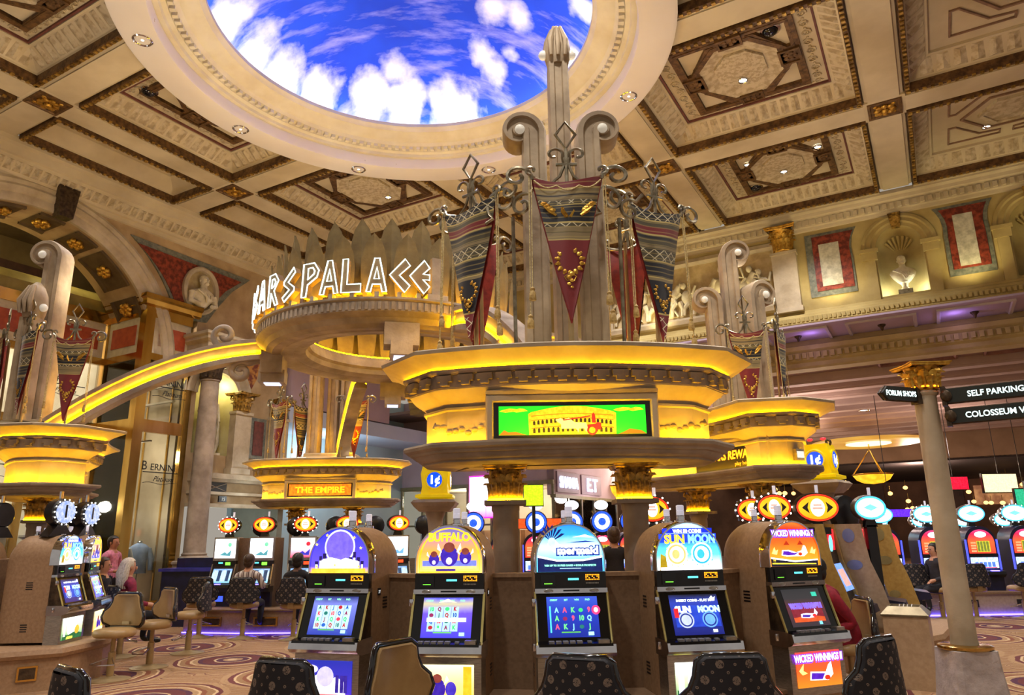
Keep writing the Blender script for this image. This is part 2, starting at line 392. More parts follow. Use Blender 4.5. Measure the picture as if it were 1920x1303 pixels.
def coffer_parts(hx, hy, kind):
    """list of (name, mesh, stuff?) centred on the cell, z measured from ZB"""
    P = rect(-hx, hx, -hy, hy); out = []
    # wall of the recess and its floor
    m = MB()
    m.mold([(0, 0.02), (-.10, .16), (-.11, .20), (-.14, .22), (-.46, .44), (-.50, .44), (-.50, .50), (-.56, .50)], P, flip=True)
    X, Y = hx-.56, hy-.56
    m.add([(-X, -Y, .5), (X, -Y, .5), (X, Y, .5), (-X, Y, .5)], [(0, 3, 2, 1)])
    out.append(('coffer_bed', m.mesh('coffer_bed', PLASTER), False))
    g = MB(); ring(g, P, 0.0, -.10, -.02, .16); out.append(('dark_gilt_moulding', g.mesh('dark_gilt_moulding', DARKGOLD), False))
    bd = MB()
    for side in range(4):
        ln, dep = (hx, hy) if side % 2 == 0 else (hy, hx); n = int(2*ln/0.14)
        for i in range(n):
            c = rotz((-ln+(i+.5)*2*ln/n, dep-.05, -.025), side*pi/2); bd.box(c[0]-.035, c[0]+.035, c[1]-.035, c[1]+.035, -.05, -.015)
    out.append(('bead_moulding', bd.mesh('bead_moulding', GOLDLEAF), True))
    if kind != 'narrow':
        lf = MB(); leaf_row(lf, 1, .14, .22, .44, .43, hx, hy, 4.6 if kind == 'ornate' else 3.4); out.append(('leaf_moulding', lf.mesh('leaf_moulding', CARVED), True))
    if kind == 'ornate':
        sc = MB()
        for side in range(4):
            ln, dep, ins, R = (hx, hy, .645, .075) if side % 2 == 0 else (hy, hx, .72, .11); n = int(2*(ln-ins)/(R*2.5))
            for i in range(n):
                c = -ln+ins+(i+.5)*2*(ln-ins)/n; sg_ = 1 if i % 2 else -1
                pts = [rotz((c+x, dep-ins+sg_*y, .485), side*pi/2) for x, y in spiral(0, 0, R, R*.2, 0, 3.2*pi, 11)]
                sc.tube(pts, R*.16, 4, cap=False)
                q = rotz((c+R*1.25, dep-ins, .485), side*pi/2); sc.ball(q, R*.3, (1, 1, .5), 5, 4)
        out.append(('scroll_band', sc.mesh('scroll_band', CARVED), True))
    if kind == 'ornate':
        fx, fy = hx-.93, hy-.78
        F = rect(-fx, fx, -fy, fy)
        r = MB(); ring(r, F, .06, -.10, .42, .5); out.append(('gilt_frame', r.mesh('gilt_frame', DARKGOLD), False))
        r = MB(); ring(r, rect(-hx+.53, hx-.53, -hy+.53, hy-.53), .02, -.02, .455, .5); out.append(('fillet', r.mesh('fillet', mat('wine_painted_fillet', (120, 70, 60), (96, 52, 46))), False))
        k = 0.78; ox, oy = fx*.70, fy*.80; cx, cy = ox*.42, oy*.42
        O = [(-cx, -oy), (cx, -oy), (ox, -cy), (ox, cy), (cx, oy), (-cx, oy), (-ox, cy), (-ox, -cy)]
        m = MB(); m.add([(-fx, -fy, .49), (fx, -fy, .49), (fx, fy, .49), (-fx, fy, .49)], [(0, 3, 2, 1)]); out.append(('inner_panel', m.mesh('inner_panel', PLASTER), False))
        m = MB(); ring(m, O, .09, -.02, .40, .5); out.append(('octagon_frame', m.mesh('octagon_frame', DARKGOLD), False))
        m = MB(); m.mold([(-.02, .41), (-.30, .485)], O, flip=True); out.append(('octagon_splay', m.mesh('octagon_splay', CARVED), False))
        m = MB().prism([(x*.62, y*.62) for x, y in O], .43, .485); out.append(('octagon_medallion', m.mesh('octagon_medallion', CARVED_D), False))
        for (x, y, w, h) in ((0, -(fy+oy)/2, .22, (fy-oy)/2+.02), (0, (fy+oy)/2, .22, (fy-oy)/2+.02), (-(fx+ox)/2, 0, (fx-ox)/2+.02, .22), ((fx+ox)/2, 0, (fx-ox)/2+.02, .22)):
            m = MB().box(x-w, x+w, y-h, y+h, .40, .5); ring(m, rect(x-w, x+w, y-h, y+h), .02, -.03, .37, .42)
            for q in range(5): m.ball((x+w*.5*cos(q*1.256), y+h*.5*sin(q*1.256), .40), .06, (1, 1, .5), 6, 4)
            out.append(('rosette_block', m.mesh('rosette_block', DARKGOLD, 40), False))
        for sx in (-1, 1):
            for sy in (-1, 1):
                T = [(sx*.30, sy*(fy-.08)), (sx*(fx-.10), sy*(fy-.08)), (sx*(fx-.10), sy*.30), (sx*(ox+.16), sy*.30), (sx*(cx+.12), sy*(oy+.12)), (sx*.30, sy*(oy+.12))]
                if sx*sy < 0: T = T[::-1]
                m = MB(); ring(m, T, .0, -.07, .41, .5); out.append(('corner_frame', m.mesh('corner_frame', DARKGOLD), False))
    elif kind == 'plain':
        X, Y = hx-.85, hy-.8; H = [(-X*.78, 0), (-X*.34, -Y*.62), (X*.34, -Y*.62), (X*.78, 0), (X*.34, Y*.62), (-X*.34, Y*.62)]
        m = MB(); ring(m, H, .02, -.03, .46, .5); out.append(('hexagon_fillet', m.mesh('hexagon_fillet', mat('brown_painted_fillet', (150, 118, 96), (126, 98, 80))), False))
        Dm = [(x*.62, y*.72) for x, y in H]
        m = MB(); ring(m, Dm, .03, -.06, .43, .5); m.prism([(x*.95, y*.95) for x, y in Dm], .465, .49); out.append(('carved_medallion', m.mesh('carved_medallion', CARVED), False))
        for sx in (-1, 1):
            for sy in (-1, 1):
                T = [(sx*X*1.0, sy*Y), (sx*X*1.0, sy*.30), (sx*X*.86, sy*.30), (sx*X*.46, sy*Y*.78), (sx*.12, sy*Y*.82), (sx*.12, sy*Y)]
                if sx*sy > 0: T = T[::-1]
                m = MB(); ring(m, T, .0, -.035, .465, .5); out.append(('corner_fillet', m.mesh('corner_fillet', MATS['brown_painted_fillet']), False))
    return out
cof_cache = {}
for i in range(len(AB)-1):
    for j in range(len(BB)-1):
        a0, a1, b0, b1 = AB[i]+BW, AB[i+1]-BW, BB[j]+BW, BB[j+1]-BW
        if i == 0: a0 = -16.75
        if b1 < -3: continue
        ca, cb, hx, hy = (a0+a1)/2, (b0+b1)/2, (a1-a0)/2, (b1-b0)/2
        if abs(ca-DA) < 1 and abs(cb-DB) < 1: continue       # the dome's own bay
        kind = 'narrow' if i == 0 else ('ornate' if i <= 3 else 'plain')
        key = (round(hx, 2), round(hy, 2), kind)
        if key not in cof_cache: cof_cache[key] = coffer_parts(hx, hy, kind)
        cut = near_dome(a0, a1, b0, b1)
        root = None
        for nm, me, st in cof_cache[key]:
            if cut: me = clip_dome(me, ca, cb)
            if not len(me.polygons): continue
            o = put('coffer' if root is None else nm, me, ceiling if root is None else root, (ca, cb, ZB) if root is None else (0, 0, 0))
            if st: stuff(o)
            if root is None: root = o
# slab above everything keeps the ambient light out
sl = MB().box(-17.3, 15.4, -8, 21.3, 10.98, 11.05).mesh('ceiling_slab', PLASTER)
put('ceiling_slab', clip_dome(sl, 0, 0), ceiling)

# ---- dome: plaster disc, cornice, cove light and painted sky
dome = struct('trim_1', (CX, CY, 0))
MB().lathe([(4.36, 10.47), (4.98, 10.47), (4.98, 10.36), (4.92, 10.33), (4.32, 10.33), (4.30, 10.36), (4.30, 10.60)], 96, cap=False).build('plaster_disc', PLASTER_W, dome, smooth=35)
MB().lathe([(4.30, 10.58), (4.20, 10.58), (4.18, 10.64), (4.10, 10.66), (4.08, 10.72), (3.98, 10.74), (3.92, 10.80), (3.80, 10.82), (3.72, 10.88), (3.60, 10.90), (3.56, 10.96), (3.52, 10.98), (3.52, 11.06), (3.58, 11.06), (3.60, 10.98), (4.30, 10.98)], 96, cap=False).build('cornice_ring', mat('ivory_cornice', (232, 222, 196), (216, 202, 170), 1.5, 0.7), dome, smooth=30)
bd = MB()
for k in range(150):
    a = 2*pi*k/150; R = Matrix.Rotation(a, 3, 'Z'); bd.obox(R @ Vector((4.03, 0, 10.70)), (.10, .085, .07), R)
stuff(bd.build('dentil_ring', MATS['ivory_cornice'], dome))
def skymat():
    m, t, b = nt('painted_sky_dome')
    v = objco(t); sx = N(t, 'ShaderNodeSeparateXYZ'); t.links.new(v, sx.inputs[0])
    xy = N(t, 'ShaderNodeCombineXYZ'); t.links.new(sx.outputs[0], xy.inputs[0]); t.links.new(sx.outputs[1], xy.inputs[1]); p = xy.outputs[0]
    n = noise(t, p, 1.1, 7, 0.56); n2 = noise(t, p, 0.5, 3)
    tot = None
    for (x, y, r, w) in SKYBLOBS:
        d = N(t, 'ShaderNodeVectorMath', operation='DISTANCE'); t.links.new(p, d.inputs[0]); d.inputs[1].default_value = (x, y, 0)
        g = math_(t, 'MULTIPLY', math_(t, 'SUBTRACT', 1.0, math_(t, 'MINIMUM', math_(t, 'DIVIDE', d.outputs['Value'], r), 1.0)), w)
        tot = g if tot is None else math_(t, 'MAXIMUM', tot, g)
    den = math_(t, 'ADD', tot, math_(t, 'MULTIPLY', math_(t, 'SUBTRACT', n, 0.5), 1.5))
    cl = ramp(t, den, [(0.26, (0, 0, 0, 1)), (0.74, (1, 1, 1, 1))])
    wis = N(t, 'ShaderNodeMapping'); t.links.new(p, wis.inputs[0]); wis.inputs[3].default_value = (0.45, 1.7, 1); wis.inputs[2].default_value = (0, 0, rad(-20))
    ws = ramp(t, noise(t, wis.outputs[0], 1.5, 7, 0.6), [(0.50, (0, 0, 0, 1)), (0.72, (.6, .6, .6, 1))])
    blue = ramp(t, n2, [(0.3, lin((2, 44, 160))), (0.7, lin((10, 66, 196)))])
    c = mixc(t, ws, blue, lin((188, 178, 226))); c = mixc(t, cl, c, lin((240, 234, 238)))
    t.links.new(c, b.inputs['Base Color']); b.inputs['Roughness'].default_value = 0.9
    return m
SKYBLOBS = [(-3.16, 2.34, .95, .85), (-2.39, 2.94, .75, .8), (-3.5, 1.62, .9, .85), (-3.7, .65, .8, .8), (-.64, 3.02, .62, .85), (-1.25, 3.38, .75, .85), (-.53, 3.63, .8, .9), (.56, 3.55, .7, .85), (.6, 3.81, 1.0, .9),
            (1.37, 2.54, .5, .7), (2.03, 2.40, .4, .65), (1.72, 2.91, .55, .7), (1.59, 1.51, .7, .75), (2.27, 1.58, .6, .75), (3.48, .69, .5, .8), (3.4, 1.95, .45, .7), (-1.0, -2.0, 1.2, .8), (1.8, -1.6, 1.2, .8), (-3.2, -1.8, 1.2, .8)]
pr = [(4.0*cos(t), 10.99 + 1.9*sin(t)) for t in [i*pi/2/14 for i in range(15)]]
pr[-1] = (0.01, pr[-1][1])
sk = MB().lathe(pr, 96, cap=False).build('sky_vault', skymat(), dome, smooth=60)
MB().lathe([(3.72, 11.00), (3.84, 11.00), (3.84, 11.03), (3.72, 11.03), (3.72, 11.00)], 96, cap=False).build('cove_strip', glow('cool_white_cove_strip', (236, 240, 255), 40.0), dome)
# camera puck on the sky vault
tag(MB().ball((0, 0, 0), .07, (1, 1, .7), 10, 6).build('camera_puck', BLACKP, None, (1.02, 12.55, 12.78)), 'small dark dot of a camera puck on the painted blue sky', 'detector')
# ================================================================ left wall (runs away to the right), arch and niche
WA = -17.3
wl = struct('wall_left', (0, 0, 0), HR)
BC, ZC, RI = 7.9, 6.0, 3.25
def apt(r, t, a): return (a, BC+r*cos(t), ZC+r*sin(t))
m = MB(); th = [pi*i/40 for i in range(41)]
m.loft([[apt(RI, t, WA) for t in th], [(WA, BC+RI*cos(t)*1.0, 10.0) for t in th]], False, False)
m.loft([[apt(RI, t, WA-1.6) for t in th], [apt(RI, t, WA) for t in th]], False, False)
m.box(WA-1.6, WA, BC+RI, 12.34, 7.7, 10.0); m.box(WA-1.6, WA, 12.34, 12.5, 0, 10.0); m.box(WA-1.6, WA, -6, BC-RI, 0, 10.0)
m.build('wall_masonry', BEIGE, wl)
def archring(prof, c, t0, t1, n):
    return MB().loft([[(a, c[0]+r*cos(t0+(t1-t0)*i/n), c[1]+r*sin(t0+(t1-t0)*i/n)) for r, a in prof] for i in range(n+1)], False, False)
archring([(3.82, WA), (3.82, WA+.10), (3.74, WA+.14), (3.66, WA+.10), (3.60, WA+.13), (3.48, WA+.10), (3.44, WA+.06), (3.30, WA+.06), (RI-.01, WA+.04), (RI-.01, WA-.05)], (BC, ZC), 0, pi, 48).build('archivolt', STONE_L, wl, smooth=30)
MB().prism([(-.16, -.42), (.16, -.42), (.24, .34), (-.24, .34)], 0, .3, 'x').xf(Matrix.Translation((WA, BC+.45, 9.55))).build('keystone', BRONZE_D, wl)
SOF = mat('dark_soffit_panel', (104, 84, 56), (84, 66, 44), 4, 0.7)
for t in (14, 30, 50, 67, 83, 99, 115, 131):
    w = 9.5 if t == 50 else 5.2
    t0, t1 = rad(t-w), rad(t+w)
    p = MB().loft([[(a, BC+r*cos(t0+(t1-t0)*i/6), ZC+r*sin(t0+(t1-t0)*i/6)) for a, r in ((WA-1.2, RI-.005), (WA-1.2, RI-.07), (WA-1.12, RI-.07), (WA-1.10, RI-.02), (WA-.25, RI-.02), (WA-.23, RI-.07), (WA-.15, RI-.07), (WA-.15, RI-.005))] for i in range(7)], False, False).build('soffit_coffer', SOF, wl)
    rr = MB(); q = Vector(apt(RI-.06, rad(t), WA-.68))
    for k in range(6): rr.ball((q.x+.16*cos(k*1.047), q.y+.12*sin(k*1.047)*sin(rad(t)), q.z-.12*sin(k*1.047)*cos(rad(t))), .08, (1, 1, 1), 7, 5)
    rr.ball(tuple(q), .08, (1, 1, 1), 7, 5); rr.build('gilt_rosette', GOLD, p, smooth=40)
# recess behind the arch
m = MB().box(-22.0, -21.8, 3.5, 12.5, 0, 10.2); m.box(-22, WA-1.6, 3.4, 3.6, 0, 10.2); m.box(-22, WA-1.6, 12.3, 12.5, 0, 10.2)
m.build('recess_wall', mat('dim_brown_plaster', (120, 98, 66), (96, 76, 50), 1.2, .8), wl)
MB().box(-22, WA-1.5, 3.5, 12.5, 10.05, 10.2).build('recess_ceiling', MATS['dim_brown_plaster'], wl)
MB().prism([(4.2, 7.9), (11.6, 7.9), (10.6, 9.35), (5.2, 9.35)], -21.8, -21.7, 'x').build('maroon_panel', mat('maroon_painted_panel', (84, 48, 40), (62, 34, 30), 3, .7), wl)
m = MB().loft([[(-19.7+da, y, z) for da, z in ((0, 7.55), (.5, 7.55), (.62, 7.75), (.66, 8.0), (.52, 8.2), (.2, 8.35), (0, 8.35))] for y in (3.6, 12.3)], True, True); m.build('curved_beam', mat('olive_gold_beam', (168, 150, 84), (138, 120, 62), 2, .55), wl, smooth=40)
MB().box(-19.7, -19.2, 3.6, 9.2, 6.9, 7.5).build('lilac_fascia', LILAC, wl)
# top cornice with carved leaves
def cornice(parent, prof, along, lo, hi, m_, name='cornice'):
    """prof: (offset out of the wall, z); along 'b' for the left wall, 'a' for the right wall"""
    if along == 'b': rg = [[(WA+o, y, z) for o, z in prof] for y in (lo, hi)]
    else: rg = [[(x, WB-o, z) for o, z in prof] for x in (lo, hi)]
    return MB().loft(rg, False, False).build(name, m_, parent)
cornice(wl, [(0, 9.62), (.06, 9.64), (.08, 9.74), (.14, 9.76), (.16, 9.82), (.34, 10.02), (.36, 10.10), (.42, 10.12), (.46, 10.30), (.56, 10.34), (.56, 10.5)], 'b', -6, 21, PLASTER)
lf = MB()
for i in range(118):
    y = -3 + i*.2; lf.add([(WA+.16, y-.085, 9.82), (WA+.16, y+.085, 9.82), (WA+.34, y+.075, 10.02), (WA+.34, y-.075, 10.02), (WA+.30, y, 9.86), (WA+.36, y, 9.98)], [(0, 1, 4), (0, 4, 5, 3), (1, 2, 5, 4), (2, 3, 5)])
stuff(lf.build('leaf_moulding', CARVED, wl))
# red marble spandrel and oval medallion with a half figure
arcpts = [(BC+4.05*cos(rad(t)), ZC+4.05*sin(rad(t))) for t in range(57, 24, -4)]
sp = arcpts + [(12.05, 7.55), (12.6, 7.62), (12.95, 8.2), (13.35, 8.75), (13.95, 9.3)]
sp = sp[::-1]
MB().prism(sp, WA, WA+.05, 'x').build('spandrel_border', GREYMARBLE, wl)
cxs = sum(p[0] for p in sp)/len(sp); czs = sum(p[1] for p in sp)/len(sp)
MB().prism([(cxs+(x-cxs)*.86, czs+(z-czs)*.80) for x, z in sp], WA+.04, WA+.075, 'x').build('spandrel_panel', REDMARBLE, wl)
def oval(c, rx, rz, n=36): return [(c[0]+rx*cos(2*pi*i/n), c[1]+rz*sin(2*pi*i/n)) for i in range(n)]
MO = (12.26, 8.45)
m = MB().loft([[(a, y, z) for y, z in oval(MO, .57-d, .70-d)] for d, a in ((0, WA+.06), (0, WA+.17), (.05, WA+.21), (.12, WA+.17), (.14, WA+.09))], True, False)
med = m.build('medallion_frame', STONE_L, wl, smooth=35)
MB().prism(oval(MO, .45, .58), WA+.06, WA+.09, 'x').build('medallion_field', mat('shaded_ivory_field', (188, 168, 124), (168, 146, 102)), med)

def statue_bust(name, parent, loc, rz, s=1.0, m_=STATUE, arms=False):
    """draped shoulders, neck and a head with brow, nose, beard and hair"""
    mb = MB()
    mb.loft([[(x*cos(2*pi*i/16)*s, y*sin(2*pi*i/16)*s+dy*s, z*s) for i in range(16)] for x, y, z, dy in ((.10, .09, 0, .02), (.17, .13, .06, .02), (.27, .17, .18, .02), (.33, .18, .30, .02), (.30, .16, .38, .02), (.16, .12, .44, .01), (.085, .085, .48, 0), (.075, .08, .56, -.01))])
    mb.ball((0, -.02*s, .66*s), .125*s, (.84, .98, 1.15), 14, 10)
    mb.ball((0, -.145*s, .65*s), .03*s, (.7, 1, 1.3), 8, 6); mb.ball((0, -.12*s, .57*s), .06*s, (1, .7, .8), 10, 6)
    mb.ball((0, .01*s, .72*s), .125*s, (.9, .98, .8), 12, 8)
    for sx in (-1, 1): mb.ball((sx*.11*s, 0, .65*s), .03*s, (.5, .8, 1.2), 6, 5); mb.ball((sx*.045*s, -.12*s, .69*s), .025*s, (1.2, .6, .6), 6, 4)
    for k in range(5):
        t0 = -0.9+k*.35; mb.tube([(sin(t0)*.30*s-.02*s, -.14*s-.03*cos(t0)*s, (.36-k*.02)*s), ((sin(t0)*.12+.05)*s, -.19*s, (.24-.02*k)*s), ((.02+.16*k*.3)*s, -.17*s, (.10+.02*k)*s)], .022*s, 6)
    if arms:
        for sx in (-1, 1): mb.tube([(sx*.30*s, 0, .32*s), (sx*.34*s, -.05*s, .08*s), (sx*.16*s, -.17*s, .02*s)], [.085*s, .07*s, .05*s], 8)
    o = mb.build(name, m_, parent, loc, rz, 50); return o
statue_bust('relief_figure', med, (WA+.22, MO[0], MO[1]-.5), pi/2, 1.15, arms=True)
# niche wall beyond the column
m = MB(); NB, NZ, NR = 13.22, 5.60, .70
tt = [pi*i/24 for i in range(25)]
m.loft([[(WA, NB+NR*cos(t), NZ+NR*sin(t)) for t in tt], [(WA, NB+NR*cos(t), 10.0) for t in tt]], False, False)
m.box(WA-1.2, WA, NB+NR, 15.7, 2.6, 10.0); m.box(WA-1.2, WA, 12.5, NB-NR, 2.6, 10.0); m.box(WA-1.2, WA, NB-NR, NB+NR, 2.6, 3.95)
m.build('niche_masonry', BEIGE, wl)
nm = mat('lit_niche_plaster', (222, 210, 150), (206, 190, 124), 2, .8)
MB().loft([[(WA-.75*sin(u), NB+NR*cos(u), z) for u in tt] for z in (3.95, NZ)], False, False).loft([[(WA-.75*sin(u)*cos(e), NB+NR*cos(u)*cos(e), NZ+NR*sin(e)) for u in tt] for e in [i*pi/16 for i in range(9)]], False, False).build('niche_lining', nm, wl, smooth=50)
lamp('POINT', 'niche_lamp', hall(WA-.25, NB+.35, 5.9), 14, (1, .92, .5), .1)
archring([(1.12, WA), (1.12, WA+.08), (1.02, WA+.12), (.86, WA+.09), (.80, WA+.05), (NR-.01, WA+.05), (NR-.01, WA-.1)], (NB, NZ), 0, pi, 32).build('niche_archivolt', STONE_L, wl, smooth=30)
lamp('POINT', 'ledge_lamp', hall(WA+.9, 14.2, 2.9), 16, (.8, .95, 1), .2)
m = MB().box(WA-.1, WA+.35, 12.5, 16.2, 3.28, 3.42); m.box(WA-.1, WA+.28, 12.5, 16.1, 3.20, 3.28); m.box(WA-.1, WA+.22, 12.5, 16.1, 2.52, 2.62); m.box(WA-.1, WA+.16, 12.5, 16.1, 2.86, 2.94)
m.build('ledge', STONE_L, wl)
g = MB().box(WA-.02, WA+.04, 13.0, 13.75, 2.94, 3.2).build('grille_backing', mat('dark_grille_void', (58, 50, 40), (44, 38, 30)), wl)
for k in range(2): MB().tube([(WA+.05, 13.02, 2.96+.22*k), (WA+.05, 13.73, 3.18-.22*k)], .014, 5).build('grille_bar', STONE, g)
s_ = MB().box(WA+.22, WA+.27, 13.35, 13.6, 2.66, 2.82).build('number_plate', BLACKP, wl)
put('lettering', text('15', .13, .01, glow('dim_white_print', (230, 230, 220), .7)), s_, (WA+.285, 13.475, 2.69), (0, 0, pi/2))
MB().loft([[(WA+.01+.02*(k % 2), 14.15+(-x), z) for x, z in ((0, 6.9), (-.35, 7.3), (-.5, 7.0), (-.35, 6.3), (-.2, 6.0), (.1, 6.05), (.05, 6.5))] for k in (0, 1)]).build('mural_figure', mat('mural_flesh_and_ochre', (196, 138, 70), (120, 62, 48), 5, .8, contrast=(.42, .55)), wl)

# capital of acanthus leaves -- used on every column of the hall
def leafmesh(name, h, w, curl, m_):
    mb = MB(); rings = []
    for i in range(8):
        u = i/7; z = h*(1.0*sin(u*pi*.56)); y = -.02-curl*(u**2.4); ww = w*(.55+.6*sin(pi*min(1, u*1.15))**.8)*(1 if u < .92 else .55)
        if u > .85: z -= h*.10*(u-.85)/.15
        rings.append([(-ww/2, y+.02, z), (-ww/4, y-.012, z), (0, y-.03, z), (ww/4, y-.012, z), (ww/2, y+.02, z), (0, y+.035, z)])
    return mb.loft(rings).mesh(name, m_, 40)
_lm = {}
def capital(parent, loc, r, h, m_, rows=2, n=8, square=True, rz=0):
    """Corinthian capital: bell, two rows of leaves, corner volutes and abacus"""
    c = MB().lathe([(r*1.05, 0), (r*1.12, h*.04), (r*.98, h*.08), (r*.98, h*.45), (r*1.12, h*.68), (r*1.38, h*.86)], 16).build('capital', m_, parent, loc, rz, 40)
    key = (round(r, 3), round(h, 3), m_.name)
    if key not in _lm:
        v = MB(); pts = [(x, 0, z) for x, z in [(r*.9, h*.50), (r*1.15, h*.66)]] + [(x, 0, z) for x, z in spiral(r*1.34, h*.72, h*.15, h*.03, pi*.75, -pi*1.7, 14)]
        v.tube(pts, [r*.10]*2+[r*.10-.004*r*i for i in range(15)], 5)
        _lm[key] = (leafmesh('acanthus_leaf', h*.46, r*.92, r*.42, m_), leafmesh('acanthus_leaf', h*.66, r*.80, r*.55, m_), v.mesh('volute', m_, 40))
    l1, l2, vo = _lm[key]
    for k in range(n):
        a = 2*pi*k/n
        put('acanthus_leaf', l1, c, (r*.96*sin(a), -r*.96*cos(a), h*.05), (0, 0, a))
        a += pi/n; put('acanthus_leaf', l2, c, (r*.92*sin(a), -r*.92*cos(a), h*.08), (0, 0, a))
    for k in range(4): put('volute', vo, c, (0, 0, 0), (0, 0, pi/4+k*pi/2))
    d = r*1.55; MB().mold([(0, h*.86), (d*.06, h*.90), (d*.06, h*.94), (d*.12, h*.96), (d*.12, h), (-d*.9, h)], [(-d, -d), (0, -d*.86), (d, -d), (d*.86, 0), (d, d), (0, d*.86), (-d, d), (-d*.86, 0)]).build('abacus', m_, c)
    return c
# free-standing column before the wall
col = thing('stone_column', 'tall round stone column with dark bronze capital right of the brass shop front', 'column', hall(WA+.42, 12.62, 0), HR)
MB().box(-.38, .38, -.38, .38, 0, 1.05).mold([(0, 1.05), (.04, 1.07), (.04, 1.12), (-.02, 1.15), (-.38, 1.15)], rect(-.38, .38, -.38, .38)).build('pedestal', STONE, col)
MB().lathe([(.34, 1.15), (.37, 1.2), (.34, 1.25), (.30, 1.27), (.32, 1.31), (.28, 1.34), (.275, 1.36), (.26, 3.5), (.235, 5.85), (.26, 5.87), (.26, 5.92)], 28).build('shaft', STONE, col, smooth=40)
capital(col, (0, 0, 5.9), .25, .78, BRONZE_D)
MB().box(-.5, .5, -.55, .55, 6.68, 6.82).mold([(0, 6.82), (.1, 6.9), (.1, 6.98), (.16, 7.02), (.16, 7.1), (-.5, 7.1)], rect(-.5, .5, -.55, .55)).build('entablature_block', STONE_L, col)
for i, (b, nme) in enumerate(((13.95, 'gold capped stone pilaster right of the statue niche'), (15.35, 'gold capped stone pilaster at the far end of the niche wall'))):
    pl = thing('wall_pilaster', nme, 'pilaster', hall(WA+.16, b, 3.42), HR)
    MB().box(-.14, .16, -.33, .33, 0, .18).box(-.14, .12, -.28, .28, .18, 1.72).box(-.14, .16, -.31, .31, 1.72, 1.80).build('pier', STONE_L, pl)
    capital(pl, (0, 0, 1.80), .20, .55, GOLDLEAF)
rp = MB().box(WA, WA+.05, 14.42, 14.98, 3.95, 5.15).build('panel_border', GREYMARBLE, wl); MB().box(WA+.04, WA+.07, 14.52, 14.88, 4.05, 5.05).build('red_panel', mat('dark_red_marble', (112, 52, 40), (84, 36, 28), 8, .4), rp)
# the statue
def figure_statue(loc, rz):
    st = thing('marble_statue', 'white robed standing statue in the lit yellow wall niche', 'statue', loc, rz)
    mb = MB().loft([[(x*cos(2*pi*i/18)*(1+.05*sin(i*4.7)), y*sin(2*pi*i/18)*(1+.05*sin(i*4.7)), z) for i in range(18)] for x, y, z in ((.20, .17, 0), (.21, .18, .4), (.22, .18, .75), (.24, .17, 1.0), (.20, .15, 1.15), (.25, .16, 1.35), (.24, .14, 1.47), (.09, .08, 1.53), (.07, .07, 1.6))])
    mb.ball((0, -.01, 1.70), .115, (.85, 1, 1.15), 12, 8)
    mb.tube([(-.24, 0, 1.42), (-.32, -.03, 1.15), (-.22, -.2, 1.0)], [.07, .06, .045], 8); mb.tube([(.24, 0, 1.42), (.33, .02, 1.15), (.30, -.08, .9)], [.07, .06, .045], 8)
    mb.build('robed_body', STATUE, st, smooth=50)
    for k in range(5): MB().tube([(-.2+.1*k, -.15, 1.3-.05*k), (-.15+.09*k, -.19, .8), (-.18+.09*k, -.18, .05)], .028, 6).build('drapery_fold', STATUE, st, smooth=50)
    MB().tube([(.22, .05, 1.4), (.33, .1, 1.0), (.34, .1, .3), (.3, .1, .05)], [.06, .12, .14, .1], 8).build('cloak', STATUE, st, smooth=50)
    MB().box(-.3, .3, -.26, .26, -.06, 0).build('plinth', STATUE, st)
figure_statue(hall(WA-.34, NB, 4.02), -YAW+pi/2)

# wall beyond the niche: recessed teal shop zone and lilac facade
m = MB().box(-19.6, -19.3, 15.7, 24.3, 0, 7.2); m.build('teal_wall', TEALW, wl)
MB().box(-19.4, WA, 15.7, 15.9, 0, 10).build('return_wall', mat('sage_grey_plaster', (150, 152, 140), (132, 134, 122), 1.5, .8), wl)
MB().box(WA-.2, WA, 15.7, 20.75, 5.75, 10.2).build('bulkhead', LILAC, wl)
MB().prism([(15.7, 5.7), (24.2, 5.7), (24.2, 5.2), (15.7, 5.2)], -19.3, WA+.0, 'x').build('sloped_soffit', mat('pale_blue_soffit', (206, 214, 236), (196, 206, 230), 1, .8), wl)
lamp('POINT', 'shop_zone_lamp', hall(-18.4, 18.5, 4.2), 120, (.75, .95, 1), .4)
lamp('POINT', 'shop_zone_lamp', hall(-18.2, 13.6, 1.9), 60, (.75, .95, 1), .4)

# ================================================================ right wall with busts, frieze and red panels
WB = 20.75
wr = struct('wall_right', (0, 0, 0), HR)
NA = [(0.0, .56), (3.02, .56)]                      # niche centres and half widths
m = MB(); edges = [-17.3]
NS, NF = 9.02, 7.68
last = -17.3
for c, h in NA:
    m.box(last, c-h, WB, WB+.9, 7.2, 10.5); m.box(c-h, c+h, WB, WB+.9, 7.2, NF)
    m.loft([[(c+h*cos(t), WB, NS+h*sin(t)) for t in tt], [(c+h*cos(t), WB, 10.5) for t in tt]], False, False); last = c+h
m.box(last, 15, WB, WB+.9, 7.2, 10.5)
m.build('wall_masonry', OLIVE, wr)
m = MB()
for c, h in NA:
    m.loft([[(c+h*cos(u), WB+.6*sin(u), z) for u in tt] for z in (NF, NS)], False, False)
    m.loft([[(c+h*cos(u)*cos(e), WB+.6*sin(u)*cos(e), NS+h*sin(e)) for u in tt] for e in [i*pi/16 for i in range(9)]], False, False)
    m.add([(c-h, WB, NF), (c+h, WB, NF), (c+h, WB+.6, NF), (c-h, WB+.6, NF)], [(0, 1, 2, 3)])
m.build('niche_lining', OLIVE, wr, smooth=50)
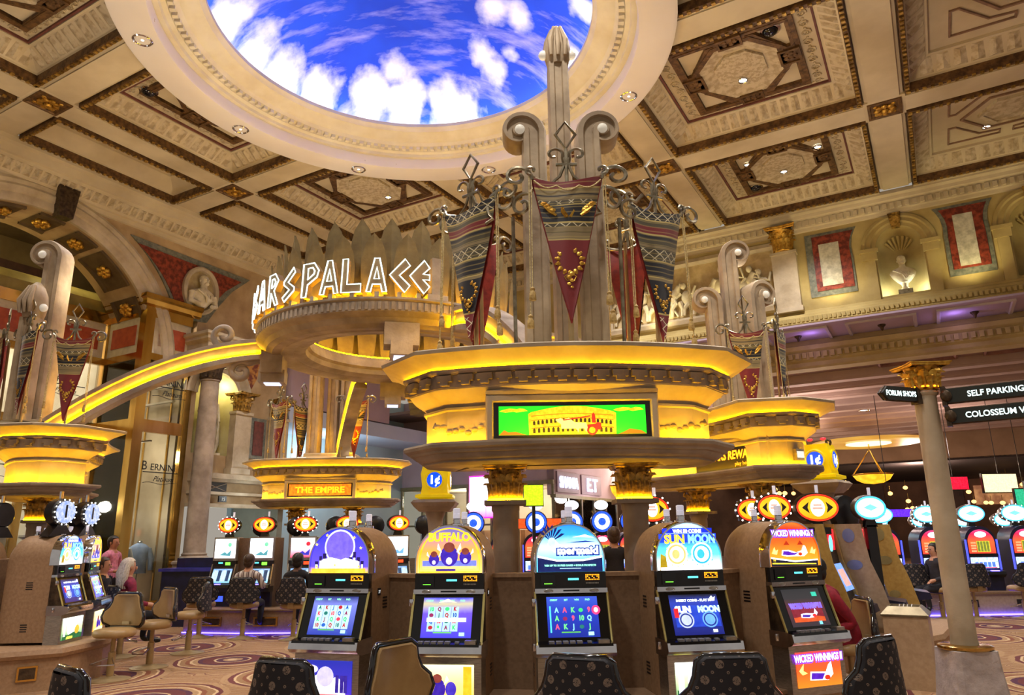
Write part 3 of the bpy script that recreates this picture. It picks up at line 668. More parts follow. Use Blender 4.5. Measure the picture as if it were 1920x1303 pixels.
for c, h in NA:
    MB().loft([[(c+r*cos(t), WB-o, NS+r*sin(t)) for r, o in ((h+.34, 0), (h+.34, .07), (h+.26, .10), (h+.22, .06), (h+.12, .09), (h+.08, .05), (h-.01, .05), (h-.01, -.1))] for t in tt], False, False).build('niche_archivolt', OLIVE, wr, smooth=30)
    for sx in (-1, 1):
        x0, x1 = sorted((c+sx*(h-.02), c+sx*(h+.36)))
        MB().box(x0, x1, WB-.10, WB, NS-.30, NS).box(x0-.04, x1+.04, WB-.14, WB, NS-.08, NS+.02).box(x0+.06, x1-.06, WB-.06, WB, NF-.1, NS-.3).build('impost', OLIVE, wr)
    MB().prism([(c-.10, NS+h-.06), (c+.10, NS+h-.06), (c+.16, NS+h+.34), (c-.16, NS+h+.34)], WB-.16, WB, 'y').build('keystone', GOLDLEAF, wr)
    for k in range(7):
        t = rad(35+k*18); MB().tube([(c+.16*cos(t), WB+.42, NS+.02), (c+.40*cos(t), WB+.34, NS+.40*sin(t))], [.01, .04], 6).build('shell_flute', OLIVE, wr, smooth=50)
lamp('POINT', 'niche_lamp', hall(.28, WB+.2, 7.8), 10, (.95, 1, .8), .06); lamp('POINT', 'niche_lamp', hall(-.28, WB+.2, 7.8), 10, (.95, 1, .8), .06)
bu = thing('marble_bust', 'white marble bust of a bearded man in the arched right wall niche', 'bust', hall(0, WB+.24, NF), -YAW)
statue_bust('bust_figure', bu, (0, 0, .34), 0.15, .98)
MB().lathe([(.10, .16), (.10, .2), (.07, .24), (.09, .34), (.12, .36)], 14).build('socle', STATUE, bu, smooth=40)
MB().box(-.17, .17, -.12, .12, 0, .16).build('plinth', mat('carved_grey_plinth', (150, 140, 112), (110, 100, 76), 14), bu)
# red panels: grey border, red field, white centre
def redpanel(poly, inner):
    o = MB().prism(poly, WB-.03, WB, 'y').build('panel_border', GREYMARBLE, wr)
    cx = sum(p[0] for p in poly)/len(poly); cz = sum(p[1] for p in poly)/len(poly)
    MB().prism([(cx+(x-cx)*.80, cz+(z-cz)*.87) for x, z in poly], WB-.05, WB-.02, 'y').build('red_marble_panel', REDMARBLE, o)
    MB().box(*inner[:2], WB-.07, WB-.04, *inner[2:]).build('white_marble_panel', WHITEMARBLE, o)
def cpoly(x0, x1, z0, z1, l, r):
    p = [(x0, z0), (x1, z0)]
    p += [(x1, z1-.85), (x1-.02, z1-.55), (x1+.02-.0, z1-.3), (x1+.10, z1-.1), (x1+.16, z1)] if r else [(x1, z1)]
    p += [(x0-.16, z1), (x0-.10, z1-.1), (x0-.02, z1-.3), (x0+.02, z1-.55), (x0, z1-.85)] if l else [(x0, z1)]
    return p
redpanel(cpoly(-2.30, -1.12, 7.95, 9.80, 0, 1), (-1.96, -1.44, 8.22, 9.45))
redpanel(cpoly(1.04, 2.06, 7.92, 9.84, 1, 1), (1.30, 1.74, 8.15, 9.55))
cornice(wr, [(0, 9.92), (.05, 9.94), (.06, 10.02), (.12, 10.04), (.14, 10.22), (.24, 10.28), (.26, 10.36), (.36, 10.40), (.36, 10.5)], 'a', -17, 15, PLASTER)
dn = MB()
for i in range(170): dn.box(-15+i*.18, -15+i*.18+.10, WB-.20, WB-.13, 10.06, 10.2)
stuff(dn.build('dentil_row', PLASTER, wr))
cornice(wr, [(.42, 7.12), (.44, 7.16), (.36, 7.20), (.34, 7.36), (.26, 7.40), (.24, 7.46), (.12, 7.52), (.10, 7.58), (0, 7.62)], 'a', -17, 15, OLIVE, 'lower_cornice')
dn = MB()
for i in range(260): dn.box(-15+i*.115, -15+i*.115+.07, WB-.40, WB-.33, 7.22, 7.33)
stuff(dn.build('dentil_row', OLIVE, wr))
MB().box(-17, 15, WB-.44, 22.3, 7.08, 7.13).build('soffit', mat('violet_glow_tinted_soffit', (196, 178, 206), (184, 166, 196), 1, .8), wr)  # violet glow is painted into the soffit colour
for i in range(12):
    x = -13.6+2.15*i
    MB().mold([(0, 7.08), (0, 7.03), (-.07, 7.03), (-.09, 7.08)], rect(x-.85, x+.85, WB-.15, 22.1)).build('soffit_panel', SOFFITP, wr)
    if i > 2: MB().lathe([(.10, 7.08), (.10, 7.05), (.05, 7.0), (.03, 6.93), (.002, 6.90)], 10).xf(Matrix.Translation((x, 21.35, 0))).build('pendant_boss', BRONZE_D, wr, smooth=40)
# pilaster and sculpted frieze
pl = thing('wall_pilaster', 'plain square pilaster with gilt capital left of the red panels', 'pilaster', hall(-2.88, WB-.12, 7.6), -YAW)
MB().box(-.33, .33, -.14, .12, 0, 1.78).box(-.37, .37, -.18, .12, -.02, .12).box(-.36, .36, -.17, .12, 1.70, 1.78).build('pier', STONE_L, pl)
capital(pl, (0, 0, 1.78), .24, .72, GOLD)
fz = thing('relief_frieze', 'pale stone frieze of carved figures and horses in a framed panel', 'relief', hall(-5.7, WB, 7.95), -YAW)
MB().box(-2.5, 2.5, -.02, .0, 0, 1.62).build('frieze_field', mat('warm_frieze_field', (206, 184, 140), (176, 152, 108), 4, .8), fz)
MB().loft([[(2.62+d if k % 3 else -2.62-d, 0, 0) for k in range(1)] for d in (0,)] if False else [[(x*(2.5+o), -dz, .81+z*(.81+o)) for x, z in ((-1, -1), (1, -1), (1, 1), (-1, 1))] for o, dz in ((0, .0), (0, .10), (.08, .16), (.20, .12), (.24, .0))], True, False).build('frieze_frame', STONE_L, fz)
random.seed(21)
for k in range(13):
    x = -2.2+k*.37; f = MB(); h = random.choice([.95, 1.1, 1.25]); lean = random.uniform(-.25, .25)
    if k % 3 == 1:
        f.ball((0, -.08, .62), .22, (1.6, .5, .9), 12, 8); f.tube([(.28, -.08, .7), (.42, -.1, .98), (.55, -.1, .92)], [.13, .09, .06], 8)
        for q in (-.25, -.12, .2, .3): f.tube([(q, -.08, .5), (q+random.uniform(-.1, .14), -.1, .25), (q+random.uniform(-.05, .05), -.08, .04)], [.06, .045, .03], 6)
    else:
        f.ball((lean*.6, -.08, h*.62), .17, (.9, .6, 1.35), 12, 8); f.ball((lean, -.10, h+.02), .10, (.9, .9, 1.1), 10, 7)
        f.tube([(lean*.8+.12, -.1, h*.78), (lean+.28, -.13, h*.7), (lean+.30+random.uniform(-.1, .1), -.14, h*.95)], [.06, .05, .035], 7)
        f.tube([(lean*.8-.12, -.1, h*.78), (lean-.28, -.13, h*.6), (lean-.2, -.14, h*.42)], [.06, .05, .035], 7)
        f.tube([(.06, -.08, h*.42), (.14, -.12, h*.22), (.10, -.09, .03)], [.09, .065, .045], 7); f.tube([(-.06, -.08, h*.42), (-.18, -.12, h*.25), (-.20, -.09, .03)], [.09, .065, .045], 7)
    f.build('relief_figure', STATUE, fz, (x, 0, .04), 0, 50)
# ================================================================ brass and glass shop front under the arch
sf = thing('shop_front', 'tall polished brass and glass shop front under the left arch', 'shop front', (0, 0, 0), HR)
SA, SB, SR = WA+.06, 10.80, -18.95                  # front plane, return plane, recessed plane
def post(x0, x1, y0, y1, z0=0, z1=7.65, nm='brass_post'):
    MB().box(x0, x1, y0, y1, z0, z1).build(nm, BRASS, sf)
post(SA-.22, SA+.04, SB-.04, SB+.22); post(SA-.12, SA+.04, 12.14, 12.30, 0, 6.9); post(SR-.1, SR+.12, SB-.04, SB+.12)
for z0, z1 in ((0, .22), (4.34, 4.66), (6.22, 6.40), (7.36, 7.66)):
    MB().box(SA-.10, SA+.03, SB+.22, 12.14, z0, z1).build('brass_rail', BRASS, sf)
    MB().box(SR+.12, SA-.22, SB-.03, SB+.10, z0, z1).build('brass_rail', BRASS, sf)
    MB().box(SR-.05, SR+.08, 4.4, SB-.04, z0, z1).build('brass_rail', BRASS, sf)
MB().mold([(0, 7.62), (.10, 7.66), (.12, 7.78), (.18, 7.82), (.18, 7.92), (-.2, 7.92)], [(SR, SB-.04), (SA+.04, SB-.04), (SA+.04, 12.3)], False).build('brass_cornice', BRASS, sf)
for y in (9.2, 7.6, 6.0, 4.45): post(SR-.06, SR+.10, y-.08, y+.08)
def pane(x0, x1, y0, y1, z0, z1): MB().box(x0, x1, y0, y1, z0, z1).build('glass_pane', GLASS, sf)
for z0, z1 in ((.22, 4.34), (4.66, 6.22)):
    pane(SA-.03, SA-.01, SB+.22, 12.14, z0, z1); pane(SR+.12, SA-.22, SB+.02, SB+.04, z0, z1)
    for y in (9.28, 7.68, 6.08, 4.53): pane(SR, SR+.02, y, y+1.44, z0, z1)
ORP = mat('orange_red_stone', (196, 92, 58), (170, 74, 46), 6, .45); CRM = mat('cream_stone_border', (226, 214, 186), (208, 194, 164), 6, .5)
def redsign(x0, x1, y0, y1):
    ax = x1-x0 > y1-y0
    o = MB().box(x0, x1, y0, y1, 6.40, 7.36).build('cream_border', CRM, sf)
    if ax: MB().box(x0+.16, x1-.16, y0-.02, y1, 6.62, 7.16).build('red_panel', ORP, o)
    else: MB().box(x0, x1+.02, y0+.16, y1-.16, 6.62, 7.16).build('red_panel', ORP, o)
redsign(SA-.06, SA-.02, SB+.22, 12.14); redsign(SR+.12, SA-.22, SB, SB+.03)
for y in (9.28, 7.68, 6.08, 4.53): redsign(SR, SR+.03, y, y+1.44)
INK = mat('black_sign_vinyl', (24, 20, 22), (16, 14, 16), 10, .5)
def bernini(x, y, z, rz, s):
    put('lettering', text('B', s*1.35, .008, INK, sx=.85), sf, (x, y, z) if rz == pi/2 else (x, y, z), (0, 0, rz))
    d = Vector((cos(rz), sin(rz), 0))
    p = Vector((x, y, z)) + d*s*2.18; put('lettering', text('ERNINI', s, .008, INK, sx=.95), sf, p, (0, 0, rz))
    p = Vector((x, y, z-s*.22)) + d*s*2.2; MB().box(-s*2.3, s*2.3, -.004, .004, -.012, .012).build('underline', INK, sf, p, rz)
    p = Vector((x, y, z-s*1.15)) + d*s*2.3; put('lettering', text('Platinum', s*.8, .008, INK, shear=.45, sx=.85), sf, p, (0, 0, rz))
    MB().tube([tuple(Vector((x, y, z-s*1.35)) + d*s*t + Vector((0, 0, s*.1*sin(t*2.2)))) for t in [k*.35 for k in range(14)]], .008, 4).build('flourish', INK, sf)
bernini(SA-.0, SB+.40, 5.62, pi/2, .24); bernini(SA-.0, SB+.40, 3.40, pi/2, .24)
bernini(SR+.03, 7.72, 3.5, pi/2, .24); bernini(SR+.03, 9.4, 5.6, pi/2, .22)
# inside: pale lit back wall, ceiling, shelves
MB().box(-21.75, -21.7, 3.7, 12.25, 0, 7.4).build('back_wall', mat('pale_shop_wall', (226, 214, 196), (208, 194, 172), 1.5, .7), sf)
MB().box(-21.7, SA-.3, 12.2, 12.25, 0, 7.4).build('side_wall', mat('beige_reflection_panel', (176, 158, 132), (146, 128, 104), 1.2, .6), sf)  # brownish reflection of the glass is put into this wall's colour
for k in range(4): MB().box(-21.0+k*1.05, -20.96+k*1.05, 12.16, 12.2, 0, 7.3).build('panel_joint', BRASS, sf)
for z in (5.3, 5.75, 6.0): MB().box(-21.5, SA-.4, 12.05, 12.15, z, z+.05).build('track_rail', STEEL, sf)
MB().box(-21.7, SR-.1, 3.7, 12.25, 7.36, 7.44).build('shop_ceiling', MATS['pale_shop_wall'], sf)
MB().box(-21.7, SA-.2, SB+.12, 12.25, 7.36, 7.44).build('shop_ceiling', MATS['pale_shop_wall'], sf)
for y, z in ((11.5, 4.5), (11.5, 4.2)): MB().box(-21.6, SA-.3, y-.03, y+.03, z-.04, z).build('mezzanine_rail', STEEL, sf)
for k in range(6):
    for z in (1.0, 1.8, 2.6): MB().box(-21.7, -21.3, 4.2+k*1.3, 5.2+k*1.3, z, z+.05).build('shelf', STEEL, sf)
for (a, b, z, e) in ((-20.2, 11.3, 6.9, 140), (-18.1, 11.5, 6.9, 60), (-20.2, 8.2, 6.9, 240), (-18.2, 11.5, 3.9, 40), (-20.3, 6.0, 3.9, 140), (-20.3, 9.5, 2.6, 120), (-17.75, 11.5, 2.3, 30)):  # last one is an added unseen lamp that lightens the window shirts
    lamp('POINT', 'shop_lamp', hall(a, b, z), e, (1, .92, .78), .15)
for i, (a, b, z, l) in enumerate(((-18.0, 11.55, 5.95, 'small globe lamp glowing behind the upper shop lettering'), (-18.2, 11.05, 3.7, 'bright globe lamp beside the lower shop lettering'))):
    t = thing('globe_lamp', l, 'lamp', hall(a, b, z), HR)
    MB().ball((0, 0, 0), .10, (1, 1, 1), 12, 8).build('globe', WHITELAMP, t, smooth=60); MB().tube([(0, 0, .09), (0, 0, .5)], .012, 5).build('stem', STEEL, t)
# shirt forms in the window
def shirt_form(loc, rz, c1, label, h=1.55):
    t = thing('shirt_form', label, 'mannequin', loc, rz)
    mb = MB().loft([[(x*cos(2*pi*i/16), y*sin(2*pi*i/16), z) for i in range(16)] for x, y, z in ((.22, .13, h-.75), (.20, .12, h-.5), (.23, .14, h-.25), (.25, .12, h-.12), (.16, .09, h-.04), (.07, .07, h))])
    for s in (-1, 1): mb.tube([(s*.21, 0, h-.14), (s*.30, 0, h-.4), (s*.31, -.03, h-.68)], [.085, .075, .06], 8)
    mb.build('shirt', mat('shirt_%d_%d_%d' % c1, c1, tuple(v*.9 for v in c1), 10, .8), t, smooth=50)
    MB().tube([(0, 0, .03), (0, 0, h-.72)], .018, 6).build('stand_pole', STEEL, t); MB().lathe([(.16, 0), (.16, .02), (.03, .035)], 16).build('stand_base', STEEL, t)
    MB().lathe([(.06, h), (.075, h+.03), (.06, h+.06), (.03, h+.07)], 12).build('neck_cap', STEEL, t, smooth=40)
shirt_form(hall(-17.9, 11.2, .0), HR+1.2, (226, 232, 244), 'white dress shirt on a stand in the right shop window', 1.6)
shirt_form(hall(-18.05, 11.85, .0), HR+1.2, (150, 172, 214), 'pale blue dress shirt on a stand in the right shop window', 1.6)
shirt_form(hall(-19.6, 10.2, .0), HR+.6, (190, 204, 218), 'grey blue shirt on a tall stand behind the left shop window', 2.6)
shirt_form(hall(-19.7, 8.9, .0), HR+.6, (236, 232, 222), 'cream shirt on a stand behind the left shop window', 1.7)
yl = thing('yellow_banner', 'bright yellow and red sale banner beside the shop entrance', 'banner', hall(-18.3, 10.55, 0), HR)
MB().box(-.35, .35, -.01, .01, .5, 1.75).build('banner_sheet', mat('yellow_print', (236, 206, 40), (226, 190, 30), 4, .6), yl)
MB().prism([(-.35, .5), (-.1, .5), (-.35, 1.3)], -.02, -.01, 'y').build('red_wedge', mat('red_print', (200, 50, 40), None, 4, .6), yl)
MB().tube([(0, 0, 0), (0, 0, .5)], .02, 6).build('banner_pole', STEEL, yl); MB().lathe([(.2, 0), (.2, .02), (.02, .03)], 14).build('banner_base', STEEL, yl)
# track spotlights fixed above the brass corner
def tracklight(loc, aim, label):
    t = thing('track_spotlight', label, 'spotlight', loc)
    d = (Vector(aim)-Vector(loc)).normalized(); q = d.to_track_quat('-Z', 'Y').to_matrix().to_4x4()
    MB().lathe([(.06, .16), (.075, .10), (.085, -.08), (.09, -.10)], 14).xf(q).build('housing', STEEL, t, smooth=40)
    MB().lathe([(.08, -.09), (.01, -.085)], 14).xf(q).build('lens', WHITELAMP, t)
    MB().tube([(0, 0, 0), (0, .12, .14), (0, .3, .16)], .014, 5).build('bracket', STEEL, t)
tracklight(hall(SA-.1, SB+.05, 8.12), hall(-16, 9, 4), 'small bright spotlight on the brass corner of the shop front')
tracklight(hall(WA-.6, 8.95, 7.95), hall(-16, 8, 4), 'small white spotlight hanging in the left arch')

# ================================================================ lilac facade and further shop beyond the hall corner
wb = struct('wall_back', (0, 0, 0), HR)
MB().box(-19.5, -12.2, 24.1, 24.4, 3.62, 7.2).box(-12.5, -12.2, 24.1, 30, 3.1, 7.2).build('lilac_facade', LILAC, wb)
MB().box(-19.5, -12.2, 24.0, 24.3, 3.50, 3.64).box(-12.32, -12.1, 24.0, 30, 3.0, 3.12).build('facade_rail', OLIVEFRAME, wb)
for k, a in enumerate((-19.3, -18.2, -17.1, -16.0, -14.9, -13.8, -12.25)): MB().box(a-.05, a+.05, 24.05, 24.2, 0, 3.5).build('mullion', OLIVEFRAME, wb)
for k, b in enumerate((25.2, 26.4, 27.6, 28.8, 30.0)): MB().box(-12.28, -12.15, b-.05, b+.05, 0, 3.0).build('mullion', STEEL, wb)
for k in range(5): MB().box(-19.25+1.1*k, -18.25+1.1*k, 24.12, 24.14, 0, 3.5).build('window_pane', GLASS, wb)
for k in range(5): MB().box(-12.2, -12.18, 24.05+1.2*k, 25.15+1.2*k, 0, 3.0).build('window_pane', GLASS, wb)
MB().box(-19.3, -12.3, 24.1, 24.2, 2.05, 2.12).build('transom', OLIVEFRAME, wb)
MB().box(-19.5, -12.5, 27.6, 27.7, 0, 3.7).box(-19.5, -12.5, 24.4, 27.7, 3.55, 3.62).box(-12.6, -12.5, 25.5, 30, 0, 3.1).build('shop_interior', mat('cream_shop_interior', (232, 216, 190), (214, 196, 166), 1, .8), wb)
for k in range(7): MB().box(-19.2+k, -18.4+k, 27.2, 27.6, 0, 1.9).build('display_shelf', mat('warm_wood_shelf', (190, 140, 96), (160, 112, 72), 3, .6), wb)
lamp('POINT', 'shop_lamp', hall(-17.5, 26, 3.2), 120, (1, .9, .75), .3); lamp('POINT', 'shop_lamp', hall(-14.5, 26, 3.2), 120, (1, .9, .75), .3); lamp('POINT', 'shop_lamp', hall(-11.0, 27, 3.2), 60, (1, .9, .85), .3)
po = thing('lit_poster', 'large backlit pink and white poster on the lilac wall', 'poster', hall(-15.05, 23.9, 2.32), -YAW)
MB().box(-.78, .78, 0, .06, 0, 1.62).build('poster_box', glow('magenta_poster_rim', (236, 40, 200), 1.6), po)
def posterm():
    m, t, b = nt('backlit_poster_print'); v = objco(t); s = N(t, 'ShaderNodeSeparateXYZ'); t.links.new(v, s.inputs[0])
    c = ramp(t, math_(t, 'ADD', math_(t, 'DIVIDE', s.outputs[2], 1.62), math_(t, 'MULTIPLY', noise(t, v, 2, 2), .2)), [(0.1, lin((240, 90, 220))), (.4, lin((255, 210, 250))), (.6, lin((255, 255, 255)))])
    t.links.new(c, b.inputs['Emission Color']); b.inputs['Emission Strength'].default_value = 2.2; b.inputs['Base Color'].default_value = (.1, .1, .1, 1); return m
MB().box(-.74, -.01, -.012, .0, .05, 1.57).build('poster_sheet', posterm(), po); MB().box(.01, .74, -.012, .0, .05, 1.57).build('poster_sheet', posterm(), po)
SGN = glow('cool_white_channel_letter', (214, 226, 255), 3.2)
t = thing('wall_sign', 'white illuminated SHANIA lettering on the far shop fascia', 'sign', hall(-12.2, 25.2, 3.35), HR)
MB().box(.01, .06, -.95, .95, -.14, .62).build('sign_plate', mat('mauve_sign_plate', (150, 128, 142), (136, 116, 130), 2, .6), t)
put('lettering', text('SHANIA', .58, .04, SGN, sx=.78, bold=.012), t, (.09, 0, .04), (0, 0, pi/2))
t = thing('wall_sign', 'white illuminated two letter script sign right of the fascia lettering', 'sign', hall(-12.2, 27.35, 3.35), HR)
MB().box(.01, .06, -.95, .95, -.14, .62).build('sign_plate', MATS['mauve_sign_plate'], t)
put('lettering', text('E.T', .72, .04, SGN, sx=1.1, bold=.012), t, (.09, 0, .0), (0, 0, pi/2))

# ================================================================ lower casino hall beyond the right wall
c2 = struct('ceiling', (0, 0, 0), HR)
MB().box(-19.5, 40, 22.2, 44, 6.36, 6.46).build('ceiling_slab', mat('taupe_ceiling_plaster', (176, 150, 140), (156, 130, 120), .7, .8), c2)
MB().loft([[(x, 22.0-o, z) for o, z in ((-.5, 6.24), (0, 6.24), (.04, 6.3), (.02, 6.42), (.10, 6.48), (.12, 6.70), (.20, 6.76), (.22, 6.88), (.14, 6.92), (0, 7.1))] for x in (-17.3, 20)], False, False).build('fascia_beam', OLIVE, c2)
dn = MB()
for i in range(130): dn.box(-8+i*.19, -8+i*.19+.11, 21.82, 21.90, 6.52, 6.68)
stuff(dn.build('dentil_row', OLIVE, c2))
for k in range(11):
    b = 23.4+k*1.55
    MB().box(-12, 40, b, b+.5, 6.14, 6.36).box(-12, 40, b+.05, b+.45, 6.08, 6.14).build('ceiling_beam', mat('mauve_beam_plaster', (196, 170, 158), (178, 152, 140), .8, .8), c2)
for a in (4.5, 12.5, 20.5): MB().box(a, a+.7, 22.5, 40, 6.02, 6.3).build('cross_beam', MATS['mauve_beam_plaster'], c2)
for k in range(9):
    a = -1+k*2.6; MB().mold([(0, 6.36), (0, 6.30), (-.06, 6.28), (-.10, 6.34), (-.12, 6.36)], rect(a, a+2.0, 22.55, 23.3)).build('coffer_frame', mat('rose_brown_frame', (150, 108, 96), (120, 84, 74), 5, .6), c2)
MB().box(-14, 44, 40, 40.2, 4.9, 6.4).build('bulkhead', mat('tan_bulkhead', (170, 138, 108), (150, 120, 92), 1, .8), c2)
MB().box(-14, 44, 40, 62, 4.84, 4.94).build('dark_ceiling', mat('dark_umber_ceiling', (56, 44, 42), (44, 34, 34), 1, .8), c2)
for (r0, r1, a, b) in ((9, 10.6, 16, 41), (5.0, 6.0, 27, 38)):
    MB().lathe([(r0, 4.98), (r0, 4.86), (r0+.3, 4.80), (r1-.3, 4.84), (r1, 4.98)], 48, cap=False).xf(Matrix.Translation((a, b, 0))).build('curved_trim', mat('pale_taupe_trim', (206, 180, 152), (190, 164, 136), 1, .8), c2, smooth=40)
wf = struct('wall_far', (0, 0, 0), HR)
MB().box(-40, 46, 56, 56.3, 0, 7).build('far_wall', mat('umber_wall', (128, 92, 70), (92, 66, 50), .6, .8), wf)
for k in range(9): MB().box(-4+k*4.6, -3.2+k*4.6, 55.8, 56, 0, 4.8).build('far_pier', mat('dark_wood_pier', (92, 62, 46), (70, 46, 34), 2, .6), wf)
for k in range(4): MB().box(2+k*6.5, 5.5+k*6.5, 55.9, 56, 3.2, 4.4).build('far_lit_panel', glow('warm_far_panel', (255, 176, 110), .55, (180, 110, 70), 2), wf)
lamp('POINT', 'casino_lamp', (12, 30, 4.3), 500, (1, .78, .6), .5); lamp('POINT', 'casino_lamp', (20, 36, 4.3), 600, (1, .7, .55), .5); lamp('POINT', 'casino_lamp', (6, 32, 4.3), 400, (1, .8, .65), .5)
for x, y in ((10, 24), (16, 26), (7, 25)): lamp('POINT', 'casino_lamp', (x, y, 4.6), 180, (1, .78, .7), .4)
# disc recess and bowl pendants
def pendant(loc, r, label, disc=True):
    t = thing('bowl_pendant', label, 'pendant lamp', loc)
    MB().lathe([(r, 0), (r*.98, -.04), (r*.82, -r*.28), (r*.5, -r*.44), (.02, -r*.5)], 28, cap=False).build('bowl', glow('amber_alabaster_bowl', (255, 196, 40), 1.7, (246, 160, 20), 3), t, smooth=60)
    MB().lathe([(r*1.02, .03), (r*1.04, 0), (r*1.0, -.03), (r*.97, 0), (r*1.02, .03)], 28, cap=False).build('rim', BRASS, t)
    for k in range(3):
        a = k*2*pi/3+.5; MB().tube([(r*cos(a), r*sin(a), 0), (.04*cos(a), .04*sin(a), r*1.3)], .03*r, 5).build('hanger', BRASS, t)
    MB().tube([(0, 0, r*1.28), (0, 0, r*1.8)], .04*r, 6).build('stem', BRASS, t)
    if disc:
        MB().lathe([(r*2.9, r*1.80), (r*2.9, r*1.72), (r*2.7, r*1.68), (r*1.2, r*1.76), (.01, r*1.76)], 40, cap=False).build('ceiling_saucer', glow('amber_saucer', (255, 190, 70), .75, (236, 160, 60), 1), t, smooth=40)
        MB().lathe([(r*1.15, r*1.70), (r*1.15, r*1.66), (.01, r*1.66)], 32, cap=False).build('saucer_light', glow('pale_saucer_light', (255, 236, 180), 2.0), t)
pendant((14.5, 29.5, 3.85), .74, 'amber alabaster bowl lamp under a glowing saucer at right')
pendant((4.5, 32.5, 3.7), 1.0, 'amber bowl lamp under a saucer behind the front right capital')
pendant((3.2, 35, 3.3), .8, 'smaller amber bowl lamp left of the front right capital', False)
# ================================================================ crescent kiosk canopies
FRONT = [(x, 3.2-sqrt(3.2**2-x*x)) for x in [-1.12+2.24*i/14 for i in range(15)]]
BACK = [(x, 1.05-.16*(1-(x/1.12)**2)) for x in [1.12-2.24*i/10 for i in range(11)]]
KPOLY = FRONT + [(1.34, .50), (1.34, .80)] + BACK + [(-1.34, .80), (-1.34, .50)]
OPENP = KPOLY + [KPOLY[0]]
def offs(poly, o):
    m = MB().mold([(o, 0), (o, 1)], poly); return [(p[0], p[1]) for p in m.v[:len(poly)]]
k_low = MB().mold([(-.40, 2.285), (.0, 2.285), (.03, 2.295), (.03, 2.31), (.06, 2.315), (.10, 2.345), (.11, 2.365), (.14, 2.37), (.15, 2.39), (.20, 2.41), (.21, 2.435), (.20, 2.455), (.17, 2.455), (.165, 2.425), (-.1, 2.425)], KPOLY).mesh('lower_moulding', STONE, 30)
k_fri = MB().mold([(0, 2.42), (0, 2.755), (.03, 2.765), (.03, 2.785), (0, 2.79), (0, 2.80)], KPOLY).mesh('frieze', STONE_L, 30)
k_cov = MB().mold([(0, 2.795), (.02, 2.82), (.06, 2.86), (.12, 2.90), (.16, 2.93), (.16, 2.945)], KPOLY).mesh('lower_cove', STONE_L, 30)
k_den = MB().mold([(.10, 2.94), (.17, 2.94), (.17, 3.05), (.21, 3.06), (.225, 3.075), (.225, 3.098), (.212, 3.098), (.208, 3.076), (.05, 3.076)], KPOLY).mesh('dentil_band', STONE, 30)
k_cro = MB().mold([(.14, 3.06), (.165, 3.09), (.26, 3.14), (.36, 3.19), (.42, 3.205), (.43, 3.235), (.40, 3.25), (-.45, 3.25)], KPOLY).mesh('crown_cornice', STONE_L, 30)
dent = MB().prism([(-.07, 3.045), (-.07, 2.99), (-.038, 2.99), (-.038, 2.955), (.038, 2.955), (.038, 2.99), (.07, 2.99), (.07, 3.045)], -.05, .01, 'y').mesh('dentil', STONE)
STR_LO = MB().tube([(x, y, 2.438) for x, y in offs(KPOLY, .135)], .010, 5, closed=True).mesh('amber_strip', STRIPY)
STR_HI = MB().tube([(x, y, 3.085) for x, y in offs(KPOLY, .192)], .006, 5, closed=True).mesh('amber_strip', STRIPY)
k_col = MB().lathe([(.16, .50), (.16, .56), (.13, .60), (.125, .64), (.118, 1.86), (.13, 1.88), (.13, 1.93)], 24).mesh('column', STONE, 40)
k_abp = MB().box(-.19, .19, -.19, .19, 1.925, 1.965).mesh('column_plate', STONE)
k_ring = MB().lathe([(.155, 1.967), (.170, 1.967), (.170, 1.985), (.155, 1.985), (.155, 1.967)], 16, cap=False).mesh('amber_strip', glow('amber_capital_ring', (255, 196, 6), 60))
def garland(side):
    g = MB()
    for k, (u, v) in enumerate([(-.26+.52*i/9, -.05*sin(pi*i/9)) for i in range(10)]):
        x = side*.95+u; y = 3.2-sqrt(3.2**2-min(1.12, abs(x))**2)
        g.ball((x, y-.004, 2.62+v+.02*sin(k*2.1)), .026, (1.3, .5, .9), 6, 5)
    for u in (-.28, .28): g.tube([(side*.95+u, 3.2-sqrt(3.2**2-min(1.2, abs(side*.95+u))**2)-.006, 2.66), (side*.95+u*1.05, 3.2-sqrt(3.2**2-min(1.2, abs(side*.95+u))**2)-.01, 2.60)], [.008, .02], 5)
    return g
k_gar = [garland(s).mesh('garland_relief', STONE, 40) for s in (-1, 1)]
def kiosk(label, loc, rz, gar=True, ped=.5):
    k = thing('kiosk_canopy', label, 'kiosk canopy', loc, rz, 'stone canopies over the slot banks')
    for me in (k_low, k_fri, k_cov, k_cro): put(me.name.split('.')[0], me, k)
    d = put('dentil_band', k_den, k)
    ring_ = offs(KPOLY, .17)
    for i in range(len(ring_)):
        a, b = Vector(ring_[i]), Vector(ring_[(i+1) % len(ring_)]); L = (b-a).length; n = max(1, round(L/.22)) if L > .3 else 1
        for q in range(n):
            p = a+(b-a)*((q+.5)/n); e = (b-a).normalized()
            put('dentil', dent, d, (p.x, p.y, 0), (0, 0, atan2(e.y, e.x)))
    put('amber_strip', STR_LO, k); put('amber_strip', STR_HI, k)
    if gar:
        for g in k_gar: put('garland_relief', g, k)
    for s in (-.6, .6):
        c = put('column', k_col, k, (s, .52, 0)); put('column_plate', k_abp, c)
        capital(k, (s, .52, 1.965), .118, .325, GOLDLEAF); put('amber_strip', k_ring, c)
        MB().box(-.17, .17, -.17, .17, ped, .52).build('pedestal', STONE, c)
    return k
KF = kiosk('nearest kiosk canopy carrying the wide green and yellow video sign', (.52, 6.32, 0), 0)
KE = kiosk('far kiosk canopy carrying the orange lettered sign', (-3.99, 15.1, 0), rad(2), ped=.43)
KL = kiosk('left kiosk canopy seen from its narrow end beside the glass shop', (-7.75, 11.09, 0), rad(-60), gar=False, ped=.47)
KR = kiosk('right kiosk canopy with a black lettered sign behind the nearest canopy', (3.46, 10.62, 0), rad(120), gar=False, ped=.47)
